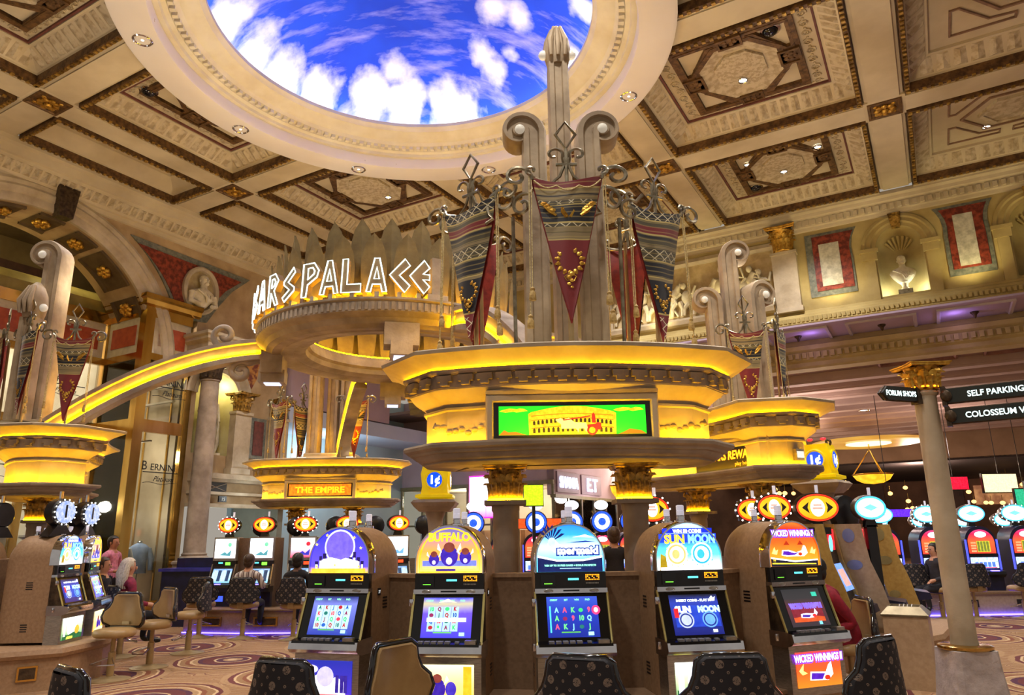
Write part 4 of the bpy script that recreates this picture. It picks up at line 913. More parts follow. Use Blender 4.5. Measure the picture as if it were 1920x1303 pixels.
# ---- sign housings on the canopies
def housing(k, w, h, z, y, sgn, shadow_hood, c0=0.0):
    """stone frame round a sign; sgn -1 faces local -y, +1 faces local +y"""
    hh = MB(); o = [(-w, z), (w, z), (w, z+h), (-w, z+h)]
    def P(x, zz, d): return (x*(-sgn)+c0, y+sgn*d, zz)
    def rg(e, d): return [P(-w-e, z-e, d), P(w+e, z-e, d), P(w+e, z+h+e, d), P(-w-e, z+h+e, d)]
    hh.loft([rg(.07, -.12), rg(.07, .05), rg(.055, .065), rg(.012, .065), rg(.0, .03)], True, False)
    f = hh.build('sign_housing', STONE_L, k)
    if shadow_hood:
        q = [P(-w-.07, z+h+.07, 0)] + [P(-w-.07+(2*w+.14)*i/12, z+h+.10+.085*sin(pi*i/12), .02) for i in range(13)] + [P(w+.07, z+h+.07, 0)]
        r = [P(-w-.07, z+h+.07, .07)] + [P(-w-.07+(2*w+.14)*i/12, z+h+.10+.03*sin(pi*i/12), .085) for i in range(13)] + [P(w+.07, z+h+.07, .07)]
        MB().loft([q, r], True, True).build('sign_shadow_hood', STONE, k)  # darker hood shaped to stand for the curved shadow above the sign
    return f
def flat(poly, y): return [(x, y, z) for x, z in poly]
GREEN = glow('led_green', (20, 236, 30), 1.5); YEL = glow('led_yellow', (255, 214, 30), 1.6, (240, 180, 10), 30); RED = glow('led_red', (230, 30, 20), 1.6); ORG = glow('led_amber', (220, 130, 10), 1.3)
housing(KF, .69, .315, 2.475, -.01, -1, True)
vs = thing('video_sign', 'wide video screen with a green sky, yellow amphitheatre and red chariot', 'screen', (.52, 6.32, 0), 0)
MB().box(-.69, .69, -.045, -.0, 2.475, 2.79).build('bezel', BLACKP, vs)
scr = MB().box(-.645, .645, -.05, -.044, 2.50, 2.755).build('screen', GREEN, vs)
def pix(poly, m_, y): MB().prism(poly, y-.002, y, 'y').build('screen_picture', m_, scr)
col_ = [(-.38, 2.50), (.38, 2.50), (.385, 2.685)] + [(.36-.72*i/12, 2.70+.052*sin(pi*i/12)) for i in range(13)] + [(-.385, 2.685)]
pix(col_, YEL, -.051)
DK = glow('led_dark_brown', (84, 50, 6), .6)
for rw, (z0, hh, n) in enumerate(((2.515, .045, 17), (2.585, .04, 19))):
    for i in range(n):
        x = -.335+.67*i/(n-1); zz = z0+.012*(1-(x/.34)**2)*(rw+1); pix([(x-.010, zz), (x+.010, zz), (x+.010, zz+hh*.7), (x, zz+hh), (x-.010, zz+hh*.7)], DK, -.0535)
for zz in (2.567, 2.637, 2.675): pix([(-.36, zz-.01)] + [(-.36+.72*i/8, zz-.008+.02*sin(pi*i/8)) for i in range(9)] + [(.36, zz-.012)] + [(.36-.72*i/8, zz-.014+.02*sin(pi*i/8)) for i in range(9)], ORG, -.0535)
for (x, w) in ((-.55, .09), (-.46, .07), (.45, .09), (.56, .07)): pix([(x-w, 2.71), (x-w*.4, 2.70), (x+w, 2.712), (x+w*.6, 2.73), (x, 2.735), (x-w*.7, 2.722)], YEL, -.051)
pix([(-.645, 2.50), (-.40, 2.50), (-.50, 2.53), (-.56, 2.525), (-.6, 2.545)], ORG, -.051); pix([(.40, 2.50), (.645, 2.50), (.6, 2.53), (.5, 2.545), (.45, 2.52)], ORG, -.051)
pix([(.13, 2.54), (.25, 2.54), (.25, 2.60), (.22, 2.605), (.20, 2.59), (.13, 2.585)], RED, -.0555)           # chariot
pix([(.17+.045*cos(a*pi/6), 2.535+.045*sin(a*pi/6)) for a in range(12)], RED, -.0575); pix([(.17+.028*cos(a*pi/6), 2.535+.028*sin(a*pi/6)) for a in range(12)], YEL, -.0595)
for dx in (0, .07): pix([(-.10+dx, 2.55), (.03+dx, 2.55), (.05+dx, 2.515), (.06+dx, 2.56), (.05+dx, 2.60), (-.05+dx, 2.605), (-.10+dx, 2.645), (-.15+dx, 2.63), (-.13+dx, 2.61), (-.10+dx, 2.59)], glow('led_pale_yellow', (255, 240, 120), 1.7), -.0555-.002*(dx > 0))
pix([(-.08, 2.62), (.16, 2.655), (.16, 2.665), (-.08, 2.63)], RED, -.0595); pix([(.17, 2.60), (.205, 2.60), (.20, 2.67), (.185, 2.69), (.17, 2.67)], RED, -.0595)
housing(KE, .66, .27, 2.49, -.01, -1, True)
es = thing('orange_sign', 'orange illuminated sign reading THE EMPIRE on the far canopy', 'sign', (-3.99, 15.1, 0), rad(2))
MB().box(-.66, .66, -.045, 0, 2.49, 2.76).build('bezel', BLACKP, es); s_ = MB().box(-.635, .635, -.05, -.044, 2.51, 2.74).build('screen', glow('amber_sign_screen', (255, 150, 20), 1.3, (240, 100, 10), 18), es)
put('lettering', text('THE EMPIRE', .17, .004, YEL, sx=1.12, bold=.006), s_, (0, -.056, 2.565))
housing(KR, .62, .28, 2.47, .93, 1, True, -.52)
rs = thing('black_sign', 'black sign with orange lettering on the right kiosk canopy', 'sign', (3.46, 10.62, 0), rad(120))
MB().box(-1.14, .10, .94, .975, 2.47, 2.75).build('bezel', BLACKP, rs); s_ = MB().box(-1.12, .08, .974, .978, 2.49, 2.73).build('screen', mat('dark_sign_face', (30, 20, 20), (20, 14, 14)), rs)
put('lettering', text('CAESARS REWARDS', .155, .004, AMBERLED, sx=.78, shear=.15, bold=.005), s_, (-.52, .982, 2.60), (0, 0, pi)); put('lettering', text('play here', .07, .004, AMBERLED), s_, (-.75, .982, 2.51), (0, 0, pi))
eb = thing('exit_box', 'small white lit box on the end of the right canopy', 'sign', (3.46, 10.62, 0), rad(120))
MB().box(-1.40, -1.34, .58, .72, 2.52, 2.66).build('box', STEEL, eb); MB().box(-1.405, -1.40, .59, .71, 2.55, 2.63).build('lit_face', glow('soft_white_face', (240, 236, 220), 1.2), eb)

# ================================================================ pylons on the canopies
SEC = [(-.13, -.11), (-.11, -.15), (-.055, -.15), (-.04, -.115), (.04, -.115), (.055, -.15), (.11, -.15), (.13, -.11), (.13, .15), (-.13, .15)]
def scroll_post(z0, zc, s=1.0):
    """fluted post that curls over to -x at the top into a volute"""
    path = [(0, z0, 0.0, 1.0), (0, (z0+zc)/2, 0.0, 1.0), (0, zc, 0.0, 1.0)]; R0 = .15*s
    for i in range(1, 34):
        a = i/33*2.9*pi; r = R0*(1-.74*(i/33)**.9); path.append((-R0+.0*i+r*cos(a), zc+r*sin(a), a, max(.16, 1-.95*(i/33)**.8)))
    rings = []
    for x, z, a, k in path:
        n = (cos(a), sin(a)); rings.append([(x+n[0]*u*s*k, v*s*(1 if k > .99 else (.9+.1*k)), z+n[1]*u*s*k) for u, v in SEC])
    m = MB().loft(rings); return m
def crocket(z0, z1, s=1.0):
    w = .12*s; m = MB().loft([[(u*s*.92, v*s*.85, z) for u, v in SEC] for z in (z0, z1-.55*s)])
    head = MB().loft([[(x*cos(2*pi*i/12)*s, y*sin(2*pi*i/12)*s, z1+z*s) for i in range(12)] for x, y, z in ((.12, .14, -.56), (.15, .17, -.45), (.17, .18, -.34), (.15, .16, -.20), (.10, .11, -.08), (.035, .04, 0))])
    for k in range(-1, 2): head.tube([(k*.08*s, -.17*s, z1-.5*s), (k*.09*s, -.195*s, z1-.32*s), (k*.04*s, -.10*s, z1-.07*s)], [.02*s, .035*s, .02*s], 6)
    kn = [MB().ball((sx*.165*s, -.02*s, z1-.40*s), .06*s, (1, 1, 1), 10, 7) for sx in (-1, 1)]
    return m, head, kn
CRY = mat('pearly_glass_boss', (236, 232, 224), (210, 204, 190), 5, .1, .0, emit=(255, 244, 220), estr=.25)
def pylon(label, loc, rz, posts, ob, plinth=.62):
    p = thing('scroll_pylon', label, 'pylon', loc, rz, 'stone scroll pylons on the canopies')
    MB().mold([(0, 3.25), (0, 3.34), (-.03, 3.36), (-.08, 3.36), (-.08, 3.42), (-.10, 3.44), (-.5, 3.44)], rect(-plinth, plinth, -.26, .62)).build('plinth', STONE_L, p)
    for (x, y, zc, side, yaw, s) in posts:
        m = scroll_post(3.40, zc, s)
        if side > 0: m.v = [(-a, b, c) for a, b, c in m.v]; m.f = [f[::-1] for f in m.f]
        o = m.build('scroll_post', mat('warm_lit_fluted_stone', (196, 174, 142), (150, 130, 104), 2.2, .7, bump=.2, bscale=18), p, (x, y, 0), yaw, 40)  # warm light on the posts is put into their stone colour
        MB().ball((side*.15*s, -.15*s, zc), .055*s, (1, .8, 1), 12, 8).build('glass_boss', CRY, o, smooth=60)
    for (x, y, z1, s) in ob:
        m, h, kn = crocket(3.40, z1, s); o = m.build('crocket_post', MATS['warm_lit_fluted_stone'], p, (x, y, 0), 0, 40); h.build('crocket_head', MATS['warm_lit_fluted_stone'], o, smooth=50)
        for q in kn: q.build('glass_boss', CRY, o, smooth=60)
    for sx in (-1, 1):
        u = MB().box(sx*(plinth-.10)-.09, sx*(plinth-.10)+.09, -.36, -.28, 3.25, 3.33).build('uplight_box', glow('white_uplight_face', (255, 240, 214), 3.0), p)
    return p
PF = pylon('tall pylon of two scrolls and a central post on the nearest canopy', (.555, 6.98, 0), 0, [(-.29, 0, 5.84, -1, 0, 1), (.29, 0, 5.84, 1, 0, 1)], [(.03, .46, 7.58, 1.0)])
pylon('scroll pylon on the left canopy rising before the arch', (-7.36, 10.85, 0), rad(-8), [(.0, .1, 6.12, -1, .2, 1.15)], [(.06, -.3, 5.55, 1.05)], .42)
pylon('scroll pylon on the right canopy before the stone frieze', (3.34, 10.75, 0), rad(-8), [(.12, .1, 5.95, 1, 0, 1.0), (-.18, -.05, 5.15, -1, 0, .95), (.42, .1, 5.25, 1, .5, 1.1)], [], .55)
pylon('scroll pylon on the far canopy standing below the ring', (-3.99, 15.75, 0), 0, [(-.38, 0, 5.55, -1, 0, 1.05), (.30, .1, 5.6, 1, 0, 1.0), (-.02, .2, 5.7, -1, 0, 1.0)], [], .62)

# ---- banners with wrought iron hangers
def bannermat(kind):
    m, t, b = nt('banner_cloth_'+kind); v = objco(t); s = N(t, 'ShaderNodeSeparateXYZ'); t.links.new(v, s.inputs[0])
    BLK, CR, RD, GD, OL = lin((22, 20, 30)), lin((150, 132, 92)), lin((128, 30, 34)), lin((206, 184, 110)), lin((84, 76, 52))
    z = math_(t, 'DIVIDE', math_(t, 'MULTIPLY', s.outputs[2], -1), 1.5)
    zz = math_(t, 'ADD', z, math_(t, 'MULTIPLY', math_(t, 'MULTIPLY', s.outputs[0], s.outputs[0]), .35))
    if kind == 'red': st = [(0, RD), (.105, GD), (.115, CR), (.15, BLK), (.158, CR), (.19, OL), (.215, GD), (.225, BLK), (.335, GD), (.345, OL), (.37, CR), (.40, BLK), (.408, CR), (.45, GD), (.458, RD)]
    else: st = [(0, BLK), (.03, GD), (.04, BLK), (.12, GD), (.13, OL), (.17, RD), (.225, GD), (.235, BLK), (.26, OL), (.31, CR), (.33, BLK), (.345, OL), (.42, GD), (.43, BLK), (.54, GD), (.55, CR), (.57, BLK), (.80, GD), (.81, RD)]
    c = ramp(t, zz, st, 'CONSTANT')
    x2 = math_(t, 'MULTIPLY', s.outputs[0], 62); z2 = math_(t, 'MULTIPLY', s.outputs[2], 62)
    lat = math_(t, 'GREATER_THAN', math_(t, 'MAXIMUM', math_(t, 'SINE', math_(t, 'ADD', x2, z2)), math_(t, 'SINE', math_(t, 'SUBTRACT', x2, z2))), .93)
    bands = [(.04, .12), (.34, .42), (.83, 1.0)] if kind != 'red' else [(.19, .215), (.345, .37)]
    msk = None
    for lo, hi in bands:
        q = math_(t, 'MULTIPLY', math_(t, 'GREATER_THAN', zz, lo), math_(t, 'LESS_THAN', zz, hi)); msk = q if msk is None else math_(t, 'ADD', msk, q)
    c = mixc(t, math_(t, 'MULTIPLY', lat, msk), c, lin((226, 216, 180)))
    wv = N(t, 'ShaderNodeTexWave', bands_direction='Z'); wv.inputs['Scale'].default_value = 40; t.links.new(v, wv.inputs[0])
    c = mixc(t, math_(t, 'MULTIPLY', wv.outputs['Fac'], .12), c, BLK)
    fine = math_(t, 'MULTIPLY', math_(t, 'GREATER_THAN', math_(t, 'SINE', math_(t, 'MULTIPLY', zz, 190)), .72), math_(t, 'LESS_THAN', zz, .455 if kind == 'red' else .56))
    c = mixc(t, math_(t, 'MULTIPLY', fine, .3), c, GD)
    t.links.new(c, b.inputs['Base Color']); b.inputs['Roughness'].default_value = .45; b.inputs['Sheen Weight'].default_value = .3
    return m
BM = {'red': bannermat('red'), 'black': bannermat('black')}
def wreath(cz, r, kind):
    g = MB()
    for k in range(13):
        a = rad(-70+k*320/12+ -90 + 30); a = rad(115+k*310/12)
        x, z = r*cos(a), cz+r*1.15*sin(a); g.ball((x, -.012, z), r*.19, (1, .3, 1.2), 6, 5)
        g.ball((x*1.22, -.010, cz+(z-cz)*1.2), r*.12, (1, .3, 1), 5, 4)
    for k in range(5): g.ball(((-1)**k*r*.12, -.012, cz-r*1.3-k*r*.34), r*(.26-.03*k), (1, .3, .9), 6, 5)
    for sx in (-1, 1): g.tube([(0, -.012, cz-r*1.2), (sx*r*.5, -.012, cz-r*1.6), (sx*r*.3, -.012, cz-r*2.0), (0, -.012, cz-r*1.9)], r*.06, 5)
    if kind == 'red': g.tube([(0, -.012, cz+r*1.0), (r*.15, -.012, cz+r*1.35), (0, -.012, cz+r*1.7), (-r*.15, -.012, cz+r*1.35)], r*.07, 5, closed=True)
    return g
def wings():
    g = MB()
    for sx in (-1, 1):
        for k in range(4): g.ball((sx*(.135+.022*k), -.012, -.385+.022*k), .026, (1.2, .3, .9), 6, 5)
        g.tube([(sx*.10, -.012, -.44), (sx*.15, -.012, -.40), (sx*.20, -.012, -.35)], [.012, .02, .006], 5)
        g.tube([(sx*.012, -.012, -.46), (sx*.045, -.012, -.40), (sx*.05, -.012, -.355)], [.018, .02, .01], 5)
    g.ball((0, -.012, -.45), .03, (1, .3, 1), 6, 5); return g
def cloth(W_, H, sag, off):
    m = MB(); nx, nz = 10, 16; v = []
    for j in range(nz+1):
        u = j/nz; w = W_/2*(1-u)**.92 if u < 1 else .004; w = max(w, .006)
        for i in range(nx+1):
            s = -1+2*i/nx; zt = -sag*(1-s*s)*(1-u); v.append((s*w, off-.03*sin(3.1*s+u*4)*(1-u)-.05*(1-s*s)*(1-u)**2, -u*H+zt))
    f = [(j*(nx+1)+i, j*(nx+1)+i+1, (j+1)*(nx+1)+i+1, (j+1)*(nx+1)+i) for j in range(nz) for i in range(nx)]
    return m.add(v, [q[::-1] for q in f])
iron_parts = []
fin = MB().tube([(0, 0, .60), (.085, 0, .46), (0, 0, .30), (-.085, 0, .46)], .016, 5, closed=True)
iron_parts.append(('diamond_finial', fin.mesh('diamond_finial', IRON)))
for sx in (-1, 1):
    iron_parts.append(('c_scroll', MB().tube([(sx*x, 0, z) for x, z in [(.015, .10), (.03, .2)] + spiral(.10, .24, .075, .025, pi, -pi*.6, 14)], .015, 5).mesh('c_scroll', IRON, 60)))
    iron_parts.append(('flared_leg', MB().tube([(sx*.02, 0, .20), (sx*.02, 0, .12), (sx*.06, 0, .0), (sx*.14, 0, -.08), (sx*.27, 0, -.04)], .015, 5).mesh('flared_leg', IRON, 60)))
    iron_parts.append(('end_scroll', MB().tube([(sx*.29, 0, .0)] + [(sx*x, 0, z) for x, z in spiral(.42, .0, .12, .03, pi, -pi*1.3, 18)], .019, 5).mesh('end_scroll', IRON, 60)))
    iron_parts.append(('corner_curl', MB().tube([(sx*.29, -.02, -.04)] + [(sx*x, -.02, z) for x, z in spiral(.30, .06, .05, .02, -pi/2, pi*1.2, 12)], .016, 5).mesh('corner_curl', IRON, 60)))
iron_parts.append(('collar', MB().tube([(-.09, 0, .13), (.09, 0, .13)], .018, 6).mesh('collar', IRON)))
iron_parts.append(('spine', MB().tube([(0, 0, .30), (0, 0, -.1)], .017, 5).mesh('spine', IRON)))
iron_parts.append(('crossbar', MB().tube([(-.30+.6*i/8, 0, -.10*sin(pi*i/8)) for i in range(9)], .014, 5).mesh('crossbar', IRON)))
cl_me = {k: cloth(.60, 1.47, .09, -.02).mesh('cloth', BM[k], 60) for k in BM}
lin_me = cloth(.615, 1.50, .09, .0).mesh('red_lining', REDLINING, 60)
cord_me, tas_me = [], MB().lathe([(.006, 0), (.022, -.02), (.016, -.04), (.026, -.06), (.030, -.13), (.026, -.135)], 8).mesh('tassel', mat('amber_tassel', (206, 176, 108), (168, 132, 70), 40, .6), 40)
EMB = {'red': wreath(-.90, .098, 'red').mesh('wreath_emblem', GOLD, 50), 'black': wreath(-.98, .082, 'black').mesh('wreath_emblem', GOLD, 50)}
WNG = wings().mesh('wing_emblem', GOLD, 50)
FES = MB().tube([(-.28+.56*i/18, -.035-.05*(1-((i-9)/9)**2), -.06-.09*(1-((i-9)/9)**2)-.04*abs(sin(pi*i/6))) for i in range(19)], .008, 5).mesh('festoon_cord', ROPE)
def banner(label, loc, rz, kind='red', z=5.06, pole=True, group='hanging banners on the canopies', sc=1.0, wide=1.0):
    t = thing('hanging_banner', label, 'banner', (loc[0], loc[1], z), rz, group); t.scale = (sc*wide, sc, sc)
    put('cloth', cl_me[kind], t); put('red_lining', lin_me, t, (0, .018, 0)); e = t.children[0]
    put('wreath_emblem', EMB[kind], e, (0, -.022, 0))
    if kind == 'red': put('wing_emblem', WNG, e, (0, -.045, 0)); put('festoon_cord', FES, e, (0, -.005, 0))
    for n, me in iron_parts: put(n, me, t)
    for sx, ln in ((-1, 1.15), (-1, 1.42), (1, 1.2), (1, 1.38)):
        x = sx*(.30+.02*(ln > 1.25)); c = MB().tube([(x, -.02, .0), (x+.01*sx, -.025, -ln)], .006, 4).build('cord', ROPE, t); put('tassel', tas_me, c, (x+.01*sx, -.025, -ln))
    if pole: MB().tube([(0, .06, -.05), (0, .10, (3.25-z)/sc)], .022, 8).build('banner_pole', TANPOST, t)
    return t
banner('red and black banner with wreath hung at the front of the nearest canopy', (.56, 6.42), 0, 'red', 5.06, wide=1.16)
banner('black patterned banner at the left of the nearest canopy', (-.42, 7.03), rad(-38), 'black', 5.06, wide=1.22)
banner('black patterned banner at the right of the nearest canopy', (1.57, 7.16), rad(28), 'black', 5.06, wide=1.16)
banner('rear banner showing red lining left behind the nearest canopy', (-.38, 7.62), rad(-140), 'black', 4.95)
banner('rear banner showing red lining right behind the nearest canopy', (1.36, 7.78), rad(140), 'black', 4.95)
banner('red and black banner on the near end of the left canopy', (-6.44, 10.2), rad(12), 'red', 4.58, sc=.84)
banner('black patterned banner left of the scroll on the left canopy', (-7.25, 10.38), rad(-30), 'black', 4.72, sc=.84)
banner('banner cut by the left picture edge on the left canopy', (-7.85, 10.75), rad(-60), 'red', 4.7, sc=.84)
banner('red and black banner on the near end of the right canopy', (3.34, 9.9), rad(-4), 'red', 4.46, sc=.84)
banner('black banner turned away at the right end of the right canopy', (3.90, 10.15), rad(60), 'black', 4.5, sc=.84)
banner('pale red banner at the left of the far canopy', (-5.02, 15.3), rad(-35), 'red', 4.52, sc=.84)
banner('black banner turned aside between scroll and left banner on the far canopy', (-4.62, 15.65), rad(60), 'black', 4.5, sc=.84)
banner('red and black banner at the right of the far canopy', (-3.38, 15.3), rad(5), 'red', 4.54, sc=.84)
for i, (x, y, rz, l) in enumerate(((.02, 6.72, rad(-25), 'left of the centre banner'), (1.12, 6.78, rad(20), 'right of the centre banner'))):
    q = thing('iron_scrollwork', 'curling wrought iron scroll bracket '+l+' on the nearest canopy', 'ironwork', (x, y, 4.98), rz)
    MB().tube([(-.30, 0, -.22)]+[(a, 0, b) for a, b in spiral(-.10, -.02, .20, .05, pi*1.3, -pi*.9, 22)], .02, 5).build('large_scroll', IRON, q, smooth=60)
    MB().tube([(.28, 0, .10)]+[(a, 0, b) for a, b in spiral(.12, -.10, .13, .03, pi*.3, pi*2.7, 20)], .02, 5).build('small_scroll', IRON, q, smooth=60)
    MB().tube([(0, .02, -.2), (0, .05, -1.73)], .02, 6).build('stay_rod', IRON, q)

# ================================================================ the ring with the big letters
rg = thing('sign_ring', 'large hanging stone ring crowned with carved leaves under the dome', 'ring canopy', (CX, CY, 0))
MB().lathe([(1.42, 4.80), (1.38, 4.80), (1.36, 4.66), (1.40, 4.62), (1.42, 4.54), (1.52, 4.50), (1.60, 4.505), (1.62, 4.49), (1.78, 4.47), (1.80, 4.485), (1.93, 4.48), (1.95, 4.50), (2.02, 4.52), (2.06, 4.60), (2.14, 4.63), (2.17, 4.66), (2.17, 4.80), (2.20, 4.82), (2.20, 4.85), (1.42, 4.85), (1.42, 4.80)], 72, cap=False).build('ring_beam', STONE, rg, smooth=30)
fl = MB()
for k in range(150):
    a = 2*pi*k/150; R = Matrix.Rotation(a, 3, 'Z'); fl.obox(R @ Vector((2.172, 0, 4.73)), (.03, .045, .11), R)
stuff(fl.build('fluted_band', STONE, rg))
MB().tube([(2.08*cos(a*pi/36), 2.08*sin(a*pi/36), 4.862) for a in range(72)], .013, 5, closed=True).build('amber_strip', STRIPY, rg)
MB().tube([(1.45*cos(a*pi/36), 1.45*sin(a*pi/36), 4.862) for a in range(72)], .013, 5, closed=True).build('amber_strip', STRIPY, rg)
def leafspike(h, w):
    r = []
    for i in range(9):
        u = i/8; ww = max(.004, w/2*(.80+.42*sin(pi*u*.8))*sqrt(max(0, 1-u**3.6))); z = u*h; y = -.08*u**2
        r.append([(-ww, y+.0, z), (-ww*.5, y-.02*(1-u), z), (0, y-.05*(1-u*.7), z), (ww*.5, y-.02*(1-u), z), (ww, y, z), (0, y+.04*(1-u*.7), z)])
    return MB().loft(r).mesh('leaf_spike', mat('olive_brown_stone', (128, 110, 68), (98, 82, 50), 3, .75, bump=.2), 25)
LS = [leafspike(1.02, .32), leafspike(1.32, .32)]
for k in range(27):
    a = 2*pi*k/27
    put('leaf_spike', LS[0], rg, (1.95*sin(a), -1.95*cos(a), 4.84), (0, 0, a))
    a += pi/27; put('leaf_spike', LS[1], rg, (1.80*sin(a), -1.80*cos(a), 4.84), (0, 0, a))
# block lamps under and on the ring
for deg, zz in ((-82, 4.2), (12, 4.2), (100, 4.2), (190, 4.2)):
    a = rad(deg); b = MB().box(-.24, .24, -.17, .17, 0, .32).box(-.15, .15, -.2, .2, -.14, .06).build('bracket_block', STONE, rg, (1.92*sin(a), -1.92*cos(a), zz), a)
    MB().box(-.10, .10, -.12, .12, -.155, -.14).build('lamp_face', glow('cool_lamp_face', (214, 220, 255), 1.6), b)
a = rad(25); MB().box(-.08, .08, -.10, .10, 0, .66).box(-.15, .15, -.14, .14, -.02, .10).build('ring_pier', STONE, rg, (2.02*sin(a), -2.02*cos(a), 4.84), a)
GL = {'C': ([[(.75, 1), (0, .5), (.75, 0), (1, .2), (.48, .5), (1, .8)]], []),
      'A': ([[(0, 0), (.38, 1), (.62, 1), (1, 0), (.78, 0), (.70, .22), (.30, .22), (.22, 0)]], [[(.37, .38), (.63, .38), (.5, .74)]]),
      'E': ([[(.72, 1), (0, .5), (.72, 0), (1, .22), (.66, .42), (1, .42), (1, .58), (.66, .58), (1, .78)]], []),
      'S': ([[(.85, 1), (.15, .62), (.15, .53), (.58, .34), (.08, .14), (.24, 0), (.95, .28), (.95, .38), (.48, .58), (.98, .84)]], []),
      'R': ([[(0, 0), (.05, 1), (.6, 1), (.95, .75), (.55, .47), (1, 0), (.72, 0), (.28, .42), (.25, 0)]], [[(.29, .58), (.55, .63), (.66, .74), (.52, .85), (.31, .85)]]),
      'P': ([[(0, 0), (.05, 1), (.7, 1), (1, .75), (.9, .55), (.35, .36), (.27, 0)]], [[(.34, .52), (.70, .66), (.74, .75), (.62, .86), (.34, .86)]]),
      'L': ([[(0, 0), (.05, 1), (.32, 1), (.30, .24), (1, .24), (1, 0)]], [])}
LW, LH = .278, .49
LFACE = mat('stone_letter_face', (150, 122, 84), (128, 102, 68), 8, .6)
gm = {}
for ch, (outs, holes) in GL.items():
    body = MB(); neon = []
    for p in outs: body.prism([((x-.5)*LW, z*LH) for x, z in p], -.04, .06, 'y')
    for p in outs+holes: neon.append(MB().tube([((x-.5)*LW, -.05, z*LH) for x, z in p], .0105, 6, closed=True).mesh('neon_tube', NEONW))
    gm[ch] = (body.mesh('letter_body', LFACE), neon)
for i, (ch, deg) in enumerate(zip('CAESARSPALACE', (-88, -79, -70, -60.5, -51.5, -42, -33, -22.5, -14.7, -6.5, 2.5, 10.5, 17.5))):
    a = rad(deg); nth = {0: 'hidden first C', 1: 'hidden first A'}.get(i)
    words = ['C at the far left end', 'A after the far left C', 'E at the left end', 'S left of the first full A', 'A left of the R', 'R in the left word', 'S ending the left word', 'P beginning the right word', 'A after the P', 'L in the right word', 'A after the L', 'C before the last letter', 'E ending the right word']
    t = thing('neon_letter', 'white outlined neon letter '+words[i]+' on the ring', 'letter', (CX+2.20*sin(a), CY-2.20*cos(a), 4.90), a, 'letters standing on the ring')
    put('letter_body', gm[ch][0], t)
    for nm_ in gm[ch][1]: put('neon_tube', nm_, t)
    MB().box(-.03, .03, .0, .10, -.05, .02).build('letter_foot', STONE, t)
# arching arms from the pylons to the ring
def arm(label, p0, p1, lift, vol=True):
    t = thing('arching_arm', label, 'arm', (0, 0, 0)); p0, p1 = Vector(p0), Vector(p1); d = (p1-p0); d.z = 0; d.normalize(); s = Vector((-d.y, d.x, 0)); n = 20
    P = [p0.lerp(p1, i/n) + Vector((0, 0, lift*4*(i/n)*(1-i/n))) for i in range(n+1)]
    sec = [(-.12, -.20), (.12, -.20), (.12, -.12), (.09, -.10), (.09, .06), (.13, .08), (.13, .14), (-.13, .14), (-.13, .08), (-.09, .06), (-.09, -.10), (-.12, -.12)]
    rings = []
    for i, q in enumerate(P):
        e = (P[min(n, i+1)]-P[max(0, i-1)]).normalized(); u = e.cross(s)*-1
        if u.z < 0: u = -u
        rings.append([tuple(q+s*x+u*z) for x, z in sec])
    MB().loft(rings).build('arm_beam', STONE, t)
    for sd in (-1, 1): MB().tube([tuple(q+s*sd*.105+Vector((0, 0, -.095))) for q in P], .012, 5).build('amber_strip', STRIPY, t)
    if vol:
        c = P[int(n*.8)]+Vector((0, 0, .30)); MB().tube([tuple(P[int(n*.97)]+Vector((0, 0, .12))), tuple(P[int(n*.9)]+Vector((0, 0, .14)))] + [tuple(c+d*x+Vector((0, 0, z))) for x, z in spiral(0, 0, .20, .04, -.7*pi*.7, -pi*2.9, 24)], .05, 7).build('upper_volute', STONE, t, smooth=60)
        c = P[int(n*.93)]+Vector((0, 0, -.36)); MB().tube([tuple(P[n]+Vector((0, 0, -.2)))] + [tuple(c+d*x+Vector((0, 0, z))) for x, z in spiral(0, 0, .18, .04, .3*pi, pi*2.9, 24)], .05, 7).build('lower_volute', STONE, t, smooth=60)
    return t
arm('arching stone arm lit amber from the left canopy up to the ring', (-6.95, 10.75, 3.32), (-4.08, 11.35, 4.66), .26)
arm('arching stone arm lit amber from the right canopy up to the ring', (2.75, 10.75, 3.32), (.20, 11.15, 4.66), .32, False)
arm('stone arm between the nearest canopy pylon and the ring', (.30, 7.60, 3.40), (-.75, 9.85, 4.66), .25, False)
arm('sloping stone arm rising from the far canopy to the ring', (-3.75, 15.75, 3.40), (-2.9, 13.45, 4.60), .15, False)
# ================================================================ slot machines
def gradmat(name, stops, strength, axis=2, lo=0.0, hi=1.0, nz=.15, nscale=9):
    """screen print that glows: vertical colour gradient broken by noise, in object coordinates"""
    if name in MATS: return MATS[name]
    m, t, b = nt(name); v = objco(t); s = N(t, 'ShaderNodeSeparateXYZ'); t.links.new(v, s.inputs[0])
    f = math_(t, 'DIVIDE', math_(t, 'SUBTRACT', s.outputs[axis], lo), hi-lo)
    f = math_(t, 'ADD', f, math_(t, 'MULTIPLY', math_(t, 'SUBTRACT', noise(t, v, nscale, 4), .5), nz))
    t.links.new(ramp(t, f, [(p, lin(c)) for p, c in stops]), b.inputs['Emission Color']); b.inputs['Emission Strength'].default_value = strength*1.45
    b.inputs['Base Color'].default_value = (.02, .02, .02, 1); b.inputs['Roughness'].default_value = .15; MATS[name] = m; return m
def G(c, s=1.5): return glow('print_%d_%d_%d_%d' % (c + (int(s*10),)), c, s*1.3, tuple(max(0, v-18) for v in c), 20, True)
ell = lambda cx, cz, rx, rz, n=18, a0=0, a1=2*pi: [(cx+rx*cos(a0+(a1-a0)*i/n), cz+rz*sin(a0+(a1-a0)*i/n)) for i in range(n)]
